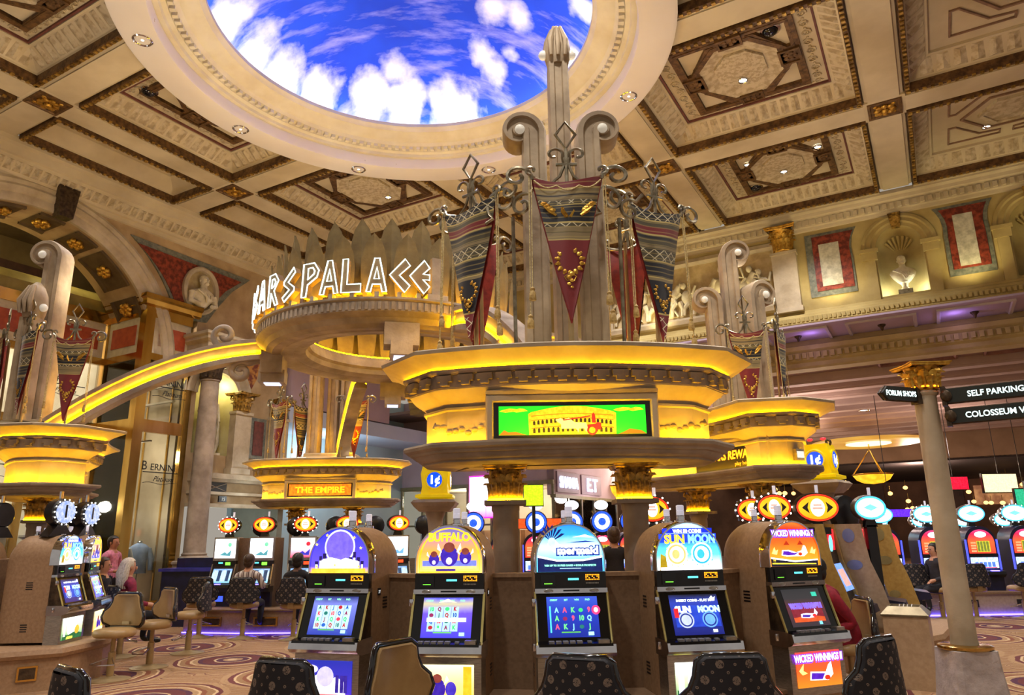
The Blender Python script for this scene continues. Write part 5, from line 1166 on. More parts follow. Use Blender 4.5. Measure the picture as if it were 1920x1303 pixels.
class Art:
    """flat printed shapes gathered per colour, lying just in front of a panel in the xz plane"""
    def __init__(s): s.d = {}; s.t = []; s.n = 0
    def p(s, poly, c, st=1.5):
        s.n += 1; y = -.0012-.0006*s.n
        s.d.setdefault((c, st), MB()).prism(poly, y-.0005, y, 'y'); return s
    def txt(s, st, x, z, size, c, sx=1.0, stg=1.8, bold=.004, shear=0): s.n += 1; s.t.append((st, x, z, size, c, sx, stg, bold, shear, -.002-.0006*s.n)); return s
    def put(s, parent, loc=(0, 0, 0)):
        for (c, st), mb in s.d.items(): stuff(mb.build('printed_artwork', G(c, st), parent, loc))
        for (st, x, z, size, c, sx, stg, bold, shear, y) in s.t: put('lettering', text(st, size, .001, G(c, stg), shear, sx, bold), parent, (loc[0]+x, loc[1]+y, loc[2]+z))
def top_art(k):
    a = Art(); W = (255, 250, 255)
    if k == 0:      # moonlit city
        a.p(ell(.0, .20, .135, .135, 28), (214, 214, 255), 1.3).p(ell(.0, .20, .120, .120, 28), (120, 100, 236), 1.3)
        for i, (x, h, w) in enumerate(((-.20, .09, .03), (-.165, .13, .025), (-.13, .15, .03), (-.09, .11, .03), (.10, .12, .03), (.135, .16, .025), (.17, .12, .03), (.205, .09, .025))):
            a.p(rect(x-w/2, x+w/2, .03, h), (40, 20, 110), .8); a.p(rect(x-w/2+.004, x+w/2-.004, .03, h*.72), W, 1.6)
        a.p([(-.16, .03), (.16, .03), (.17, .09), (.06, .115), (.02, .10), (-.07, .12), (-.15, .10)], W, 2.0)
        a.p(rect(-.235, .235, .0, .035), (250, 190, 60), 1.5)
        for x, z in ((-.2, .22), (-.11, .29), (.13, .27), (.19, .19), (-.03, .06), (.18, .05), (-.19, .05)): a.p([(x+r*cos(q*pi/5+pi/2), z+r*sin(q*pi/5+pi/2)) for q, r in enumerate([.014, .006]*5)], (255, 226, 90), 1.8)
    elif k == 1:    # bison at sunset
        a.p(rect(-.21, .21, .03, .09), (120, 130, 250), 1.3).p(rect(-.21, .21, .03, .05), (255, 200, 120), 1.6)
        for x, z, s in ((-.12, .10, .75), (.125, .115, .85), (0, .125, 1.25)):
            a.p(ell(x, z, .055*s, .062*s), (70, 40, 190), .9); a.p(ell(x, z+.05*s, .035*s, .03*s), (150, 70, 60), .9)
            for q in (-1, 1): a.p([(x+q*.045*s, z+.02*s), (x+q*.075*s, z+.04*s), (x+q*.07*s, z+.075*s), (x+q*.055*s, z+.04*s)], W, 1.8)
            a.p(ell(x, z-.03*s, .02*s, .022*s, 10), (220, 210, 255), 1.3)
        a.p(rect(-.10, .05, .015, .03), (60, 30, 160), 1.0).txt('BUFFALO', 0, .235, .085, (255, 206, 40), .92, 1.7)
    elif k == 2:    # sea nymph
        a.p([(-.245, .0), (.245, .0), (.245, .10), (.10, .075), (-.1, .075), (-.245, .105)], (6, 40, 110), .8)
        a.p([(-.245, .105), (-.1, .075), (.1, .075), (.245, .10), (.245, .115), (.1, .088), (-.1, .088), (-.245, .12)], W, 2.0)
        a.p([(-.17, .20), (-.12, .14), (-.03, .12), (.10, .13), (.20, .17), (.12, .18), (.0, .185), (-.08, .20), (-.11, .235), (-.15, .235)], (214, 240, 255), 1.7)
        for q in range(7): t0 = .4+q*.35; a.p([(-.14, .22), (-.14+.09*cos(t0+.12), .23+.10*sin(t0+.12)), (-.14+.115*cos(t0), .23+.12*sin(t0)), (-.14+.08*cos(t0-.1), .23+.09*sin(t0-.1))], (10, 30, 120), .8)
        a.p(ell(-.135, .215, .03, .035), (190, 226, 255), 1.5)
        a.p([(.02, .25), (.12, .27), (.19, .245), (.10, .25)], W, 1.6).p([(-.03, .21), (.12, .225), (.2, .215), (.1, .212)], (20, 60, 170), 1)
        a.txt('mermaid', .06, .126, .08, (10, 60, 170), 1.1, 1.0, .012).txt('mermaid', .06, .128, .08, W, 1.1, 2.2, .003).txt('WIN UP TO 50 FREE GAMES + BONUS PROSPECTS', 0, .04, .0175, (150, 255, 210), 1.0, 1.6, .001).p(rect(-.08, .08, .022, .027), (180, 230, 255), 1.4)
    elif k == 3:    # sun and moon
        a.p(rect(-.2, .2, .27, .305), (20, 50, 220), 1.2).p(rect(-.23, .23, .20, .265), (30, 70, 235), 1.2)
        a.txt('WIN 50 COINS', 0, .272, .034, W, 1.0, 2.0, .002).txt('SUN', -.105, .195, .088, (255, 200, 60), .95, 1.9).txt('MOON', .11, .195, .088, (130, 226, 255), .78, 1.9)
        for x, c1, c2 in ((-.095, (236, 200, 120), (255, 244, 214)), (.10, (60, 190, 240), (226, 250, 255))):
            a.p(ell(x, .115, .085, .085, 24), c2, 2.0).p(ell(x, .115, .072, .072, 24), c1, 1.2).p(ell(x, .115, .058, .058, 24), c2, 1.9).p(ell(x-.008, .115, .03, .034, 14), c1, 1.3)
            for q in range(12): t0 = q*pi/6; a.p([(x+.094*cos(t0), .115+.094*sin(t0)), (x+.086*cos(t0+.1), .115+.086*sin(t0+.1)), (x+.086*cos(t0-.1), .115+.086*sin(t0-.1))], c1, 1.2)
        a.p([(-.24, .0), (-.18, .0), (-.19, .10), (-.23, .12)], (180, 150, 30), 1.2).p(rect(-.235, .235, 0, .022), W, 1.8)
    else:           # pumpkin and reclining figure
        a.p([(-.24, .0), (.24, .0), (.24, .04), (.0, .03), (-.24, .06)], (20, 24, 60), .7).p([(-.23, .018), (.22, .008), (.22, .016), (-.23, .028)], (255, 226, 60), 1.6).p([(-.24, .06), (.0, .03), (.24, .04), (.24, .05), (.0, .042), (-.24, .072)], W, 2.0)
        for x in (-.07, .07): a.p([(x-.03, .165), (x+.03, .165), (x, .20)], (190, 50, 10), 1.0)
        a.p([(-.13, .085), (-.08, .075), (.10, .075), (.14, .10), (.12, .155), (.10, .16), (.08, .12), (.02, .105), (-.05, .125), (-.12, .125)], W, 2.2)
        a.p([(-.12, .09), (-.06, .082), (.0, .085), (.06, .11), (.0, .10), (-.06, .115), (-.11, .118)], (96, 30, 190), 1.1).p(ell(.06, .092, .02, .014), (230, 60, 20), 1.4)
        for x, z in ((-.2, .1), (.19, .1)): a.p([(x-.03, z), (x, z+.05), (x+.012, z+.02), (x+.035, z+.03), (x+.02, z-.01)], (255, 230, 120), 1.8)
        a.txt('WICKED WINNINGS II', 0, .232, .068, (130, 60, 230), .64, 1.2, .010).txt('WICKED WINNINGS II', 0, .234, .067, (250, 244, 255), .64, 1.9, .002).txt('$', -.21, .04, .03, (255, 220, 60))
    return a
def screen_art(k):
    a = Art(); W = (240, 250, 255)
    if k in (0, 1, 2):
        bg = [(190, 236, 240), (176, 214, 226), (20, 40, 130)][k]; n, r = (5, 4, 5)[k], (4, 4, 3)[k]
        if k < 2:
            for i in range(n): a.p(rect(-.128+i*.052, -.08+i*.052, .04, .20), bg, 1.3)
        else: a.p(rect(-.15, -.14, .03, .2), (90, 220, 240), 1.2)
        syms = ['10', 'J', 'A', '10', '9', 'K', 'Q', 'A', 'J', '10', 'K', 'Q', 'A', '9', 'J', 'A', '10', 'Q', 'K', 'Q']
        cols = [(190, 30, 50), (30, 90, 190), (150, 30, 90), (30, 120, 110), (240, 60, 90), (60, 220, 120)]
        for i in range(n):
            for j in range(r):
                q = (i*3+j*5+k) % 20; x, z = -.104+i*.052, .052+j*(.16/r)
                if (i+2*j+k) % 4 == 1: a.p(ell(x, z+.012, .015, .013, 10), cols[(i+j) % 6], 1.2)
                else: a.txt(syms[q], x, z, .034 if k < 2 else .044, cols[(q+k) % 6] if k < 2 else [(255, 90, 130), (120, 255, 140), (150, 230, 255)][(i+j) % 3], .8, 1.2, .002)
        if k == 1: a.p([(-.06, .225), (0, .25), (.06, .225), (0, .232)], (255, 250, 170), 2.0).p(rect(-.13, .13, .10, .125), W, 2.0)
        if k == 2: a.p(ell(.15, .17, .028, .03), (255, 60, 120), 1.4).p(ell(.15, .17, .014, .016), (200, 240, 255), 1.5)
        for x, s in ((-.12, 'CREDIT'), (-.04, 'BET'), (.03, 'WIN'), (.10, 'PAID')): a.txt(s, x, .232, .016, (150, 255, 190), .9, 1.4, .0005)
        a.p(rect(-.08, .04, .026, .032), (120, 230, 60), 1.2).p(rect(.09, .125, .008, .03), (170, 240, 255), 1.6)
    elif k == 3:
        a.txt('INSERT COINS - PLAY 50', 0, .215, .022, W, 1.0, 1.8, .001).p(rect(-.145, .155, .05, .19), (40, 80, 220), .9)
        a.txt('SUN', -.085, .145, .055, (230, 236, 250), 1, 1.6).txt('MOON', .09, .145, .055, (180, 220, 255), .85, 1.6)
        for x, c in ((-.075, (190, 200, 220)), (.085, (110, 170, 255))): a.p(ell(x, .095, .052, .052, 22), c, 1.2).p(ell(x, .095, .043, .043, 22), (40, 60, 160), .9).p(ell(x, .095, .034, .034, 22), c, 1.3)
        a.p([(.11, .235), (.125, .25), (.135, .235), (.15, .245), (.14, .215), (.12, .215)], W, 2).p(rect(.09, .12, .012, .03), W, 1.8).p(rect(-.15, -.12, .11, .17), (220, 40, 50), 1.2)
    else:
        a.p(rect(-.135, .135, .03, .16), (150, 40, 60), .9).p([(-.135, .03), (.135, .03), (.135, .06), (0, .075), (-.135, .06)], (220, 90, 40), 1.1)
        a.p([(-.07, .06), (.0, .055), (.06, .06), (.085, .09), (.07, .12), (.05, .085), (-.02, .09), (-.065, .085)], (240, 230, 255), 1.5).p([(-.06, .063), (.0, .06), (.02, .075), (-.05, .08)], (80, 40, 180), 1).p(ell(.05, .07, .018, .012), (230, 50, 50), 1.2)
        a.txt('WICKED WINNINGS II', 0, .125, .045, (140, 110, 230), .62, 1.2, .006).p(rect(.085, .13, .205, .235), (60, 200, 170), 1.2).p(rect(.07, .095, .008, .03), (120, 220, 255), 1.4)
    return a
def belly_art(k):
    a = Art(); W = (255, 250, 255)
    if k == 0:
        a.p([(-.18, .0), (.17, .0), (.17, .10), (.09, .14), (.03, .11), (-.04, .17), (-.12, .12), (-.18, .14)], W, 2.0).p(ell(.0, .14, .07, .07, 20), (200, 190, 255), 1.3)
        for x in (.10, .14, .17): a.p(rect(x-.014, x+.014, .03, .15), (60, 40, 160), .9)
        a.p(rect(-.21, .21, 0, .02), (240, 120, 120), 1.3).p(ell(-.12, .19, .06, .03), (210, 200, 255), 1.4)
    elif k == 1:
        a.p(ell(-.05, .09, .06, .075), (70, 40, 180), .9).p(ell(.05, .09, .04, .05), (80, 60, 200), 1.0).p(ell(-.05, .16, .035, .03), (150, 70, 60), 1).p(rect(.14, .2, .0, .24), (250, 180, 40), 1.4)
        for q in (-1, 1): a.p([(-.05+q*.05, .12), (-.05+q*.085, .15), (-.05+q*.07, .18), (-.05+q*.06, .15)], W, 1.9)
        a.p([(-.2, .0), (.2, .0), (.2, .04), (.0, .05), (-.2, .03)], (255, 226, 160), 1.8)
    elif k == 2: a.p([(-.2, .1), (.0, .13), (.15, .10), (.2, .14), (.05, .17), (-.2, .16)], W, 1.9).p(rect(.15, .195, .05, .22), (10, 40, 100), .8).p(rect(.155, .19, .06, .21), (170, 220, 230), 1.2)
    elif k == 3: a.p(ell(-.02, .13, .11, .09), W, 2.2).p([(-.21, .0), (.21, .0), (.21, .05), (.05, .08), (-.1, .05), (-.21, .07)], (40, 110, 60), 1.0).p(rect(-.2, -.155, .04, .16), (230, 240, 220), 1.3).p(ell(.09, .10, .05, .05), (230, 180, 60), 1.3).txt('AWARDS', -.06, .01, .03, (250, 240, 80))
    else:
        a.p([(-.10, .05), (.08, .04), (.13, .08), (.12, .17), (.09, .15), (.06, .10), (-.09, .11)], W, 2.3).p([(-.09, .055), (.02, .05), (.05, .09), (-.08, .10)], (90, 30, 190), 1.1).p(ell(.07, .06, .028, .018), (230, 50, 20), 1.4)
        a.p([(-.2, .12), (-.15, .17), (-.16, .12), (-.12, .1), (-.17, .09)], (255, 230, 120), 1.7).txt('WICKED WINNINGS II', 0, .18, .072, (150, 70, 240), .66, 1.3, .010).txt('WICKED WINNINGS II', 0, .182, .071, W, .66, 2.1, .002)
    return a
TOPM = [gradmat('city_sky_print', [(0, (240, 180, 60)), (.15, (90, 70, 230)), (1, (30, 40, 190))], 1.3, hi=.36), gradmat('sunset_print', [(0, (255, 190, 100)), (.45, (255, 150, 60)), (.8, (120, 100, 150)), (1, (70, 80, 160))], 1.4, hi=.36),
        gradmat('sea_print', [(.2, (90, 200, 255)), (.5, (190, 240, 255)), (.75, (40, 150, 240)), (1, (30, 110, 220))], 1.5, hi=.36), gradmat('sun_moon_print', [(.05, (255, 255, 255)), (.3, (90, 230, 210)), (.6, (40, 90, 240)), (1, (200, 240, 255))], 1.5, hi=.36),
        gradmat('pumpkin_print', [(.1, (255, 150, 30)), (.5, (250, 90, 20)), (.8, (210, 40, 20)), (1, (240, 120, 30))], 1.4, hi=.36)]
SCRM = [gradmat('city_reel_screen', [(0, (40, 60, 170)), (.8, (120, 130, 220)), (1, (40, 50, 120))], 1.0, hi=.26), gradmat('plains_reel_screen', [(0, (70, 60, 220)), (.6, (110, 80, 230)), (.85, (210, 200, 160)), (1, (90, 90, 230))], 1.0, hi=.26),
        gradmat('sea_reel_screen', [(0, (20, 40, 150)), (.6, (30, 60, 190)), (1, (60, 90, 210))], .9, hi=.26), gradmat('blue_title_screen', [(0, (20, 30, 120)), (.8, (50, 70, 190)), (1, (30, 34, 60))], .8, hi=.26), gradmat('dim_title_screen', [(0, (60, 50, 60)), (.5, (110, 50, 60)), (.75, (60, 56, 60)), (1, (50, 50, 54))], .6, hi=.26)]
BELM = [gradmat('city_belly_print', [(0, (60, 40, 180)), (1, (30, 40, 150))], 1.2, hi=.25), gradmat('plains_belly_print', [(0, (255, 170, 60)), (.5, (250, 200, 120)), (1, (255, 240, 180))], 1.5, hi=.25), gradmat('sea_belly_print', [(0, (50, 140, 220)), (1, (90, 200, 250))], 1.2, hi=.25),
        gradmat('forest_belly_print', [(0, (60, 120, 60)), (.6, (200, 220, 170)), (1, (250, 250, 240))], 1.4, hi=.25), gradmat('pumpkin_belly_print', [(0, (220, 120, 30)), (.5, (236, 80, 30)), (1, (200, 60, 60))], 1.3, hi=.25)]
HW, SP, AT = .265, 1.47, 1.74
def archpoly(hw, z0, sp, top, n=20): return [(-hw, z0), (hw, z0)] + [(hw*cos(pi*i/n), sp+(top-sp)*sin(pi*i/n)) for i in range(n+1)]
cab = MB(); ap = archpoly(HW, .50, SP, AT)
cab.loft([[(x, y, z) for x, z in ap] for y in (.03, .42, .45)] + [[(x*k, y, .5+(z-.5)*(1-(1-k)*.55)) for x, z in ap] for y, k in ((.52, .985), (.58, .94), (.62, .86), (.64, .74))])
CABM = cab.mesh('cabinet', TANLAM, 35)
tr = MB()
P_ = archpoly(HW+.004, 1.38, SP, AT+.004)[1:]; P_ = [(HW+.004, 1.38)] + P_[1:] + [(-HW-.004, 1.38)]
tr.loft([[(x*s_, y, 1.38+(z-1.38)*(s_ if s_ < 1 else 1)) for x, z in P_] for s_, y in ((1.0, .10), (1.0, .0), (.985, -.012), (.955, -.012), (.945, .01))], False, False)
TRIMM = tr.mesh('chrome_arch', CHROME, 40)
TOPP = archpoly(.25, 0, SP-1.385, AT-1.385-.017)
SLY0, SLZ0, SLY1, SLZ1 = -.125, .905, .0, 1.235             # sloped screen bed, bottom and top
sl = atan2(SLY1-SLY0, SLZ1-SLZ0)
def slot_a(k, label, loc, rz, art=True):
    t = thing('slot_machine', label, 'slot machine', loc, rz, 'slot machines around the nearest kiosk')
    put('cabinet', CABM, t); c = put('chrome_arch', TRIMM, t)
    tb = MB().prism(TOPP, .0, .02, 'y').build('top_glass', TOPM[k], t, (0, 0, 1.385)); top_art(k).put(tb)
    if k == 1: MB().tube([(x*.93, -.004, z*.95+.008) for x, z in TOPP], .006, 5, closed=True).build('gold_border', G((255, 190, 40), 1.5), tb)
    bp = MB().box(-HW, HW, -.004, .05, 1.268, 1.384).build('display_panel', BLACKP, t)
    MB().box(-.225, -.115, -.012, 0, 1.285, 1.365).build('card_reader', mat('gloss_black', (12, 12, 16), None, 10, .15), bp); MB().box(-.20, -.14, -.016, -.012, 1.300, 1.304).build('reader_light', GREENLED, bp)
    MB().box(-.02, .06, -.009, 0, 1.325, 1.339).build('cyan_readout', CYANLED, bp)
    g = MB()
    for i in range(9):
        for j in range(4):
            if (i in (0, 8)) or (j in (0, 3)) or (i+j) % 3 == 0: g.box(.112+i*.012, .119+i*.012, -.010, 0, 1.325+j*.011, 1.332+j*.011)
    stuff(g.build('amber_readout', AMBERLED, bp))
    g = MB()
    for i in range(9): g.box(.114+i*.011, .120+i*.011, -.010, 0, 1.298, 1.308)
    stuff(g.build('speaker_slots', STEEL, bp))
    cs = MB().box(-HW-.006, HW+.006, -.02, .05, 1.235, 1.268).build('chrome_band', CHROME, t)
    for sx in (-.17, .17): MB().lathe([(.03, 0), (.03, .004), (.024, .006), (.02, .003)], 16).xf(Matrix.Translation((sx, -.02, 1.252)) @ Matrix.Rotation(pi/2, 4, 'X') @ Matrix.Diagonal((1.2, .45, 1, 1))).build('oval_speaker', STEEL, cs)
    MB().box(-.06, .06, -.023, -.02, 1.247, 1.258).build('bill_slot', BLACKP, cs)
    R = Matrix.Rotation(-sl, 4, 'X')
    bed = MB().box(-HW, HW, 0, .05, 0, .352).build('screen_bezel', mat('gloss_black', (12, 12, 16)), t, (0, SLY0, SLZ0)); bed.rotation_euler = (-sl, 0, 0)
    sc = MB().box(-.165, .165, -.004, .0, 0, .262).build('game_screen', SCRM[k], bed, (0, 0, .035)); screen_art(k).put(sc, (0, -.004, 0)); sc.scale = (1.14, 1, 1.1)
    for sx in (-1, 1): MB().tube([(sx*(HW+.004), -.006, -.01), (sx*(HW+.004), -.006, .36)], .010, 6).build('side_rail', mat('pale_gold_rail', (236, 220, 150), (214, 196, 120), 5, .15, .8), bed)
    # flanks that close the wedge under the sloped screen
    for sx in (-1, 1): MB().prism([(SLY0-.0, .82), (.05, .82), (.05, 1.24), (SLY1, 1.24), (SLY0, .905)], sx*HW-.006, sx*HW+.006, 'x').build('flank_plate', BRONZE_D, t)
    dk = MB().prism([(-.215, .845), (-.20, .90), (-.125, .912), (.05, .912), (.05, .80), (-.13, .80), (-.19, .82)], -HW-.02, HW+.02, 'x').build('button_deck', CHROME, t)
    MB().prism([(-.205, .888), (-.198, .905), (-.13, .917), (-.13, .905)], -HW, HW, 'x').build('deck_panel', mat('gloss_black', (12, 12, 16)), dk)
    for i in range(5): MB().box(-.19+i*.05, -.152+i*.05, -.19, -.145, .905, .922).build('play_button', mat('grey_key', (150, 150, 156), (120, 120, 126), 30, .4), dk)
    MB().box(.085, .115, -.185, -.15, .905, .920).build('play_button', mat('grey_key', (150, 150, 156)), dk); MB().box(.16, .24, -.20, -.14, .905, .930).build('bill_acceptor', STEEL, dk)
    bl = MB().box(-HW-.004, HW+.004, -.13, .05, .45, .80).build('belly_frame', STEEL, t)
    be = MB().box(-.215, .215, -.138, -.13, 0, .25).build('belly_glass', BELM[k], bl, (0, 0, .51)); belly_art(k).put(be, (0, -.138, 0))
    for z in (1.17, .86):
        MB().lathe([(.018, -.02), (.02, 0), (.018, .03)], 10).xf(Matrix.Translation((-HW-.018, -.03, z))).build('hinge', CHROME, t, smooth=40)
    for sx in (-1, 1):
        for z0, n in ((.62, 4), (1.10, 4)):
            for i in range(n): MB().box(sx*HW-.002, sx*HW+.002, .26, .34, z0+i*.025, z0+i*.025+.012).build('side_vent', BLACKP, t)
    if k < 2: q = MB().box(HW, HW+.004, .16, .21, 1.205, 1.26).build('number_decal', BLACKP, t); put('lettering', text('77', .035, .001, G((240, 240, 240), .8)), q, (HW+.005, .185, 1.22), (0, 0, pi/2))
    for y, s in ((.16, 1.0), (.46, .85)):
        cd_ = MB().lathe([(.05*s, -.02), (.05*s, .01), (.03*s, .015), (.03*s, .045), (.036*s, .05)], 14).build('candle_base', CHROME, t, (.02, y, AT), 0, 40)
        MB().lathe([(.030*s, .05*s), (.030*s, .085*s), (.027*s, .087*s), (.030*s, .09*s), (.030*s, .125*s), (.022*s, .13*s)], 14).build('candle_lens', mat('frosted_candle', (236, 232, 240), (206, 202, 214), 12, .25, emit=(240, 236, 255), estr=.35), cd_, smooth=40)
    return t
MPOS = [(-1.40, 5.98, 15, 'slot machine with a moonlit city picture, first from the left'), (-.50, 5.72, 8, 'slot machine with a golden bison picture, second from the left'), (.415, 5.66, -3, 'slot machine with a blue sea picture, centre of five'),
        (1.32, 5.70, -9, 'slot machine with sun and moon medallions, fourth from the left'), (2.27, 6.10, -22, 'slot machine with an orange pumpkin picture, fifth from the left')]
for k, (x, y, a, l) in enumerate(MPOS): slot_a(k, l, (x, y, 0), rad(-a))
# bank the five machines stand on: base plinth and divider panels
bk = thing('slot_bank_base', 'tan curved base under the five nearest slot machines', 'plinth', (0, 0, 0))
cpts = [(-1.95, 6.45), (-1.25, 6.05), (-.4, 5.80), (.42, 5.72), (1.3, 5.80), (2.15, 6.1), (2.75, 6.6), (2.6, 7.6), (1.6, 8.3), (-.6, 8.3), (-1.9, 7.4)]
MB().prism([(x, y-.10) for x, y in cpts], 0, .46, 'z').build('plinth', TANLAM, bk); MB().mold([(0, .46), (.03, .47), (.03, .495), (-.5, .5)], [(x, y-.10) for x, y in cpts]).build('plinth_cap', TANLAM_D, bk)
for i in range(4):
    a, b = MPOS[i], MPOS[i+1]; p0 = Vector((a[0]+.24, a[1]+.40)); p1 = Vector((b[0]-.24, b[1]+.40)); d = p1-p0
    t = thing('divider_panel', 'tan divider panel between slot machine %s' % ['one and two', 'two and three', 'three and four', 'four and five'][i]+' of the front row', 'panel', (p0.x, p0.y, 0), atan2(d.y, d.x), 'divider panels of the nearest bank')
    MB().box(0, d.length, -.01, .06, .46, 1.33).build('panel', TANLAM_D, t); MB().box(-.0, d.length, -.03, .09, 1.33, 1.36).build('cap_rail', TANLAM, t)

# ---- topper signs
EYE = gradmat('amber_topper_print', [(0, (255, 170, 10)), (.5, (255, 200, 30)), (1, (255, 180, 20))], .95, lo=-.12, hi=.12)
def oval_topper(label, loc, rz, w=.20, h=.13, bulbs=False, cyan=False, group='oval topper signs', stand=0):
    t = thing('oval_topper', label, 'topper sign', loc, rz, group)
    MB().loft([[(x*(w+d), y, z*(h+d)) for x, z in ell(0, 0, 1, 1, 28)] for d, y in ((.015, .10), (.03, .05), (.02, -.03), (.0, -.035))]).build('shell', BLACKP if not cyan else STEEL, t, smooth=40)
    MB().loft([[(x*(w+d), y, z*(h+d)) for x, z in ell(0, 0, 1, 1, 28)] for d, y in ((.010, -.034), (.010, -.045), (-.008, -.045), (-.008, -.034))], True, False).build('rim', G((230, 60, 30), 1.3) if not cyan else G((70, 190, 255), 2.0), t)
    f = MB().prism(ell(0, 0, w-.012, h-.012, 28), -.04, -.03, 'y').build('lit_face', EYE if not cyan else G((210, 250, 255), 2.2), t)
    A = Art()
    if not cyan:
        A.p(ell(0, 0, w*.36, h*.70, 18), (255, 250, 236), 1.8)
        for sx in (-1, 1): A.p([(sx*w*.78, 0), (sx*w*.42, h*.45), (sx*w*.50, 0), (sx*w*.42, -h*.45)], (40, 26, 10), .4)
        A.p(rect(-w*.25, w*.25, -h*.14, h*.02), (220, 170, 150), 1.2).p(rect(-w*.2, w*.2, h*.12, h*.26), (220, 170, 150), 1.2)
    else: A.p(ell(0, 0, w*.7, h*.6, 18), (255, 255, 255), 2.4).p([(-w*.5, 0), (0, h*.35), (w*.5, 0), (0, -h*.3)], (120, 220, 255), 1.6)
    A.put(f, (0, -.04, 0))
    if bulbs:
        for i in range(14): MB().ball(((w+.03)*cos(i*2*pi/14), -.02, (h+.03)*sin(i*2*pi/14)), .010, (1, 1, 1), 6, 5).build('bulb', WHITELAMP, t)
    MB().prism([(-.05, -h), (.05, -h), (.08, -h-.10), (-.08, -h-.10)], -.0, .08, 'y').build('neck', BLACKP, t)
    MB().tube([(.05, .06, h), (.05, .06, h+.12)], .02, 8).build('candle', mat('frosted_candle', (236, 232, 240)), t)
    if stand: MB().box(-.06, .06, .0, .08, -loc[2]+stand, -h-.08).build('stand', BLACKP, t)
    return t
# ---- upright machines of the other banks
UPT = {}
def slot_b(label, loc, rz, k=0, group='upright slot machines of the far kiosk'):
    t = thing('slot_machine', label, 'slot machine', loc, rz, group); w = .25
    MB().box(-w, w, .06, .50, .42, 1.68).build('cabinet', TANLAM_D, t); MB().loft([[(x, -.0, z) for x, z in rect(-w, w, 1.26, 1.70)], [(x*.98, .2, 1.26+(z-1.26)*.99) for x, z in rect(-w, w, 1.26, 1.70)]]).build('top_housing', STEEL, t)
    f = MB().box(-w+.03, w-.03, -.008, .0, 0, .36).build('top_screen', [gradmat('pale_blue_screen', [(0, (200, 240, 255)), (1, (255, 255, 255))], 1.7, hi=.36), gradmat('white_screen', [(0, (250, 230, 240)), (.2, (255, 255, 255)), (1, (235, 250, 255))], 1.8, hi=.36), gradmat('pink_screen', [(0, (220, 40, 90)), (.5, (255, 200, 210)), (1, (255, 240, 250))], 1.5, hi=.36)][k % 3], t, (0, 0, 1.31))
    A = Art(); A.p([(-.12, .05), (.0, .12), (.05, .08), (.14, .16), (.12, .04)], [(120, 180, 230), (90, 160, 170), (60, 60, 190)][k % 3], 1.2).p(ell(.1, .25, .04, .04), [(255, 255, 255), (120, 210, 160), (230, 40, 60)][k % 3], 1.4).put(f, (0, -.008, 0))
    b = MB().box(-w, w, .0, .06, 1.16, 1.26).build('display_panel', BLACKP, t); MB().box(.03, .13, -.008, 0, 1.18, 1.235).build('bright_readout', [REDLED, GREENLED, REDLED][k % 3], b); MB().box(-.12, -.03, -.008, 0, 1.21, 1.235).build('cyan_readout', CYANLED, b)
    bed = MB().box(-w, w, 0, .05, 0, .36).build('screen_bezel', BLACKP, t, (0, -.12, .82)); bed.rotation_euler = (-rad(20), 0, 0)
    s = MB().box(-.2, .2, -.006, 0, .04, .31).build('game_screen', gradmat('cool_reel_screen', [(0, (120, 180, 220)), (.5, (190, 226, 240)), (1, (110, 150, 210))], 1.2, lo=.04, hi=.31, nz=.5, nscale=30), bed)
    A = Art()
    for i in range(4): A.p(rect(-.17+i*.09, -.10+i*.09, .07, .28), [(30, 70, 110), (220, 240, 250)][(i+k) % 2], .9)
    A.put(s, (0, -.006, 0))
    for sx in (-1, 1): MB().prism([(-.12, .80), (.08, .80), (.08, 1.2), (0, 1.2)], sx*w-.012, sx*w+.012, 'x').build('flank_plate', STEEL, t)
    d = MB().prism([(-.22, .78), (-.20, .83), (-.08, .845), (.06, .845), (.06, .70), (-.14, .70)], -w-.01, w+.01, 'x').build('button_deck', BLACKP, t); MB().box(-.05, .05, -.19, -.14, .83, .845).build('play_button', STRIPB, d)
    MB().box(-w, w, -.06, .06, .42, .70).build('belly_door', NAVYP, t); MB().box(-.09, .07, -.068, -.06, .52, .62).build('blue_light', glow('blue_belly_light', (60, 90, 255), 1.6), t)
    return t
EB = [(-5.62, 14.5, 4), (-4.86, 14.32, 1), (-4.06, 14.30, -3), (-3.28, 14.42, -6), (-2.30, 14.6, -10)]
elab = ['white screened slot machine, leftmost at the far kiosk', 'slot machine before the man in the striped shirt at the far kiosk', 'pink screened slot machine at the far kiosk behind the dark seated figure', 'slot machine of the far kiosk hidden behind the moonlit city machine', 'slot machine seen between the first two front machines']
tlab = ['oval amber topper ringed with bulbs, leftmost at the far kiosk', 'oval amber topper with a red rim, second at the far kiosk', 'oval amber topper ringed with bulbs under the orange sign', 'oval amber topper mostly hidden behind the city machine', 'oval amber topper between the first two front machines']
for i, (x, y, a) in enumerate(EB):
    slot_b(elab[i], (x, y, 0), rad(-a*3), (1, 1, 2, 0, 0)[i]); oval_topper(tlab[i], (x, y+.1, 1.93), rad(-a*3), .20, .13, i in (0, 2))
    p = thing('rear_topper', 'dark back of a round topper behind %s' % ['the leftmost amber oval', 'the second amber oval', 'the third amber oval', 'the hidden amber oval', 'the amber oval of the fifth machine'][i], 'topper sign', (x+.42, y+.75, 1.90), rad(25))
    MB().lathe([(.16, -.06), (.19, -.03), (.19, .06), (.14, .10), (.02, .11)], 20).xf(Matrix.Rotation(pi/2, 4, 'X')).build('shell', BLACKP, p, smooth=40); MB().box(-.05, .05, -.04, .04, -1.48, -.1).build('neck', NAVYP, p)
eb = thing('slot_bank_base', 'tan plinth with vents under the slot machines of the far kiosk', 'plinth', (-4.2, 14.3, 0), 0)
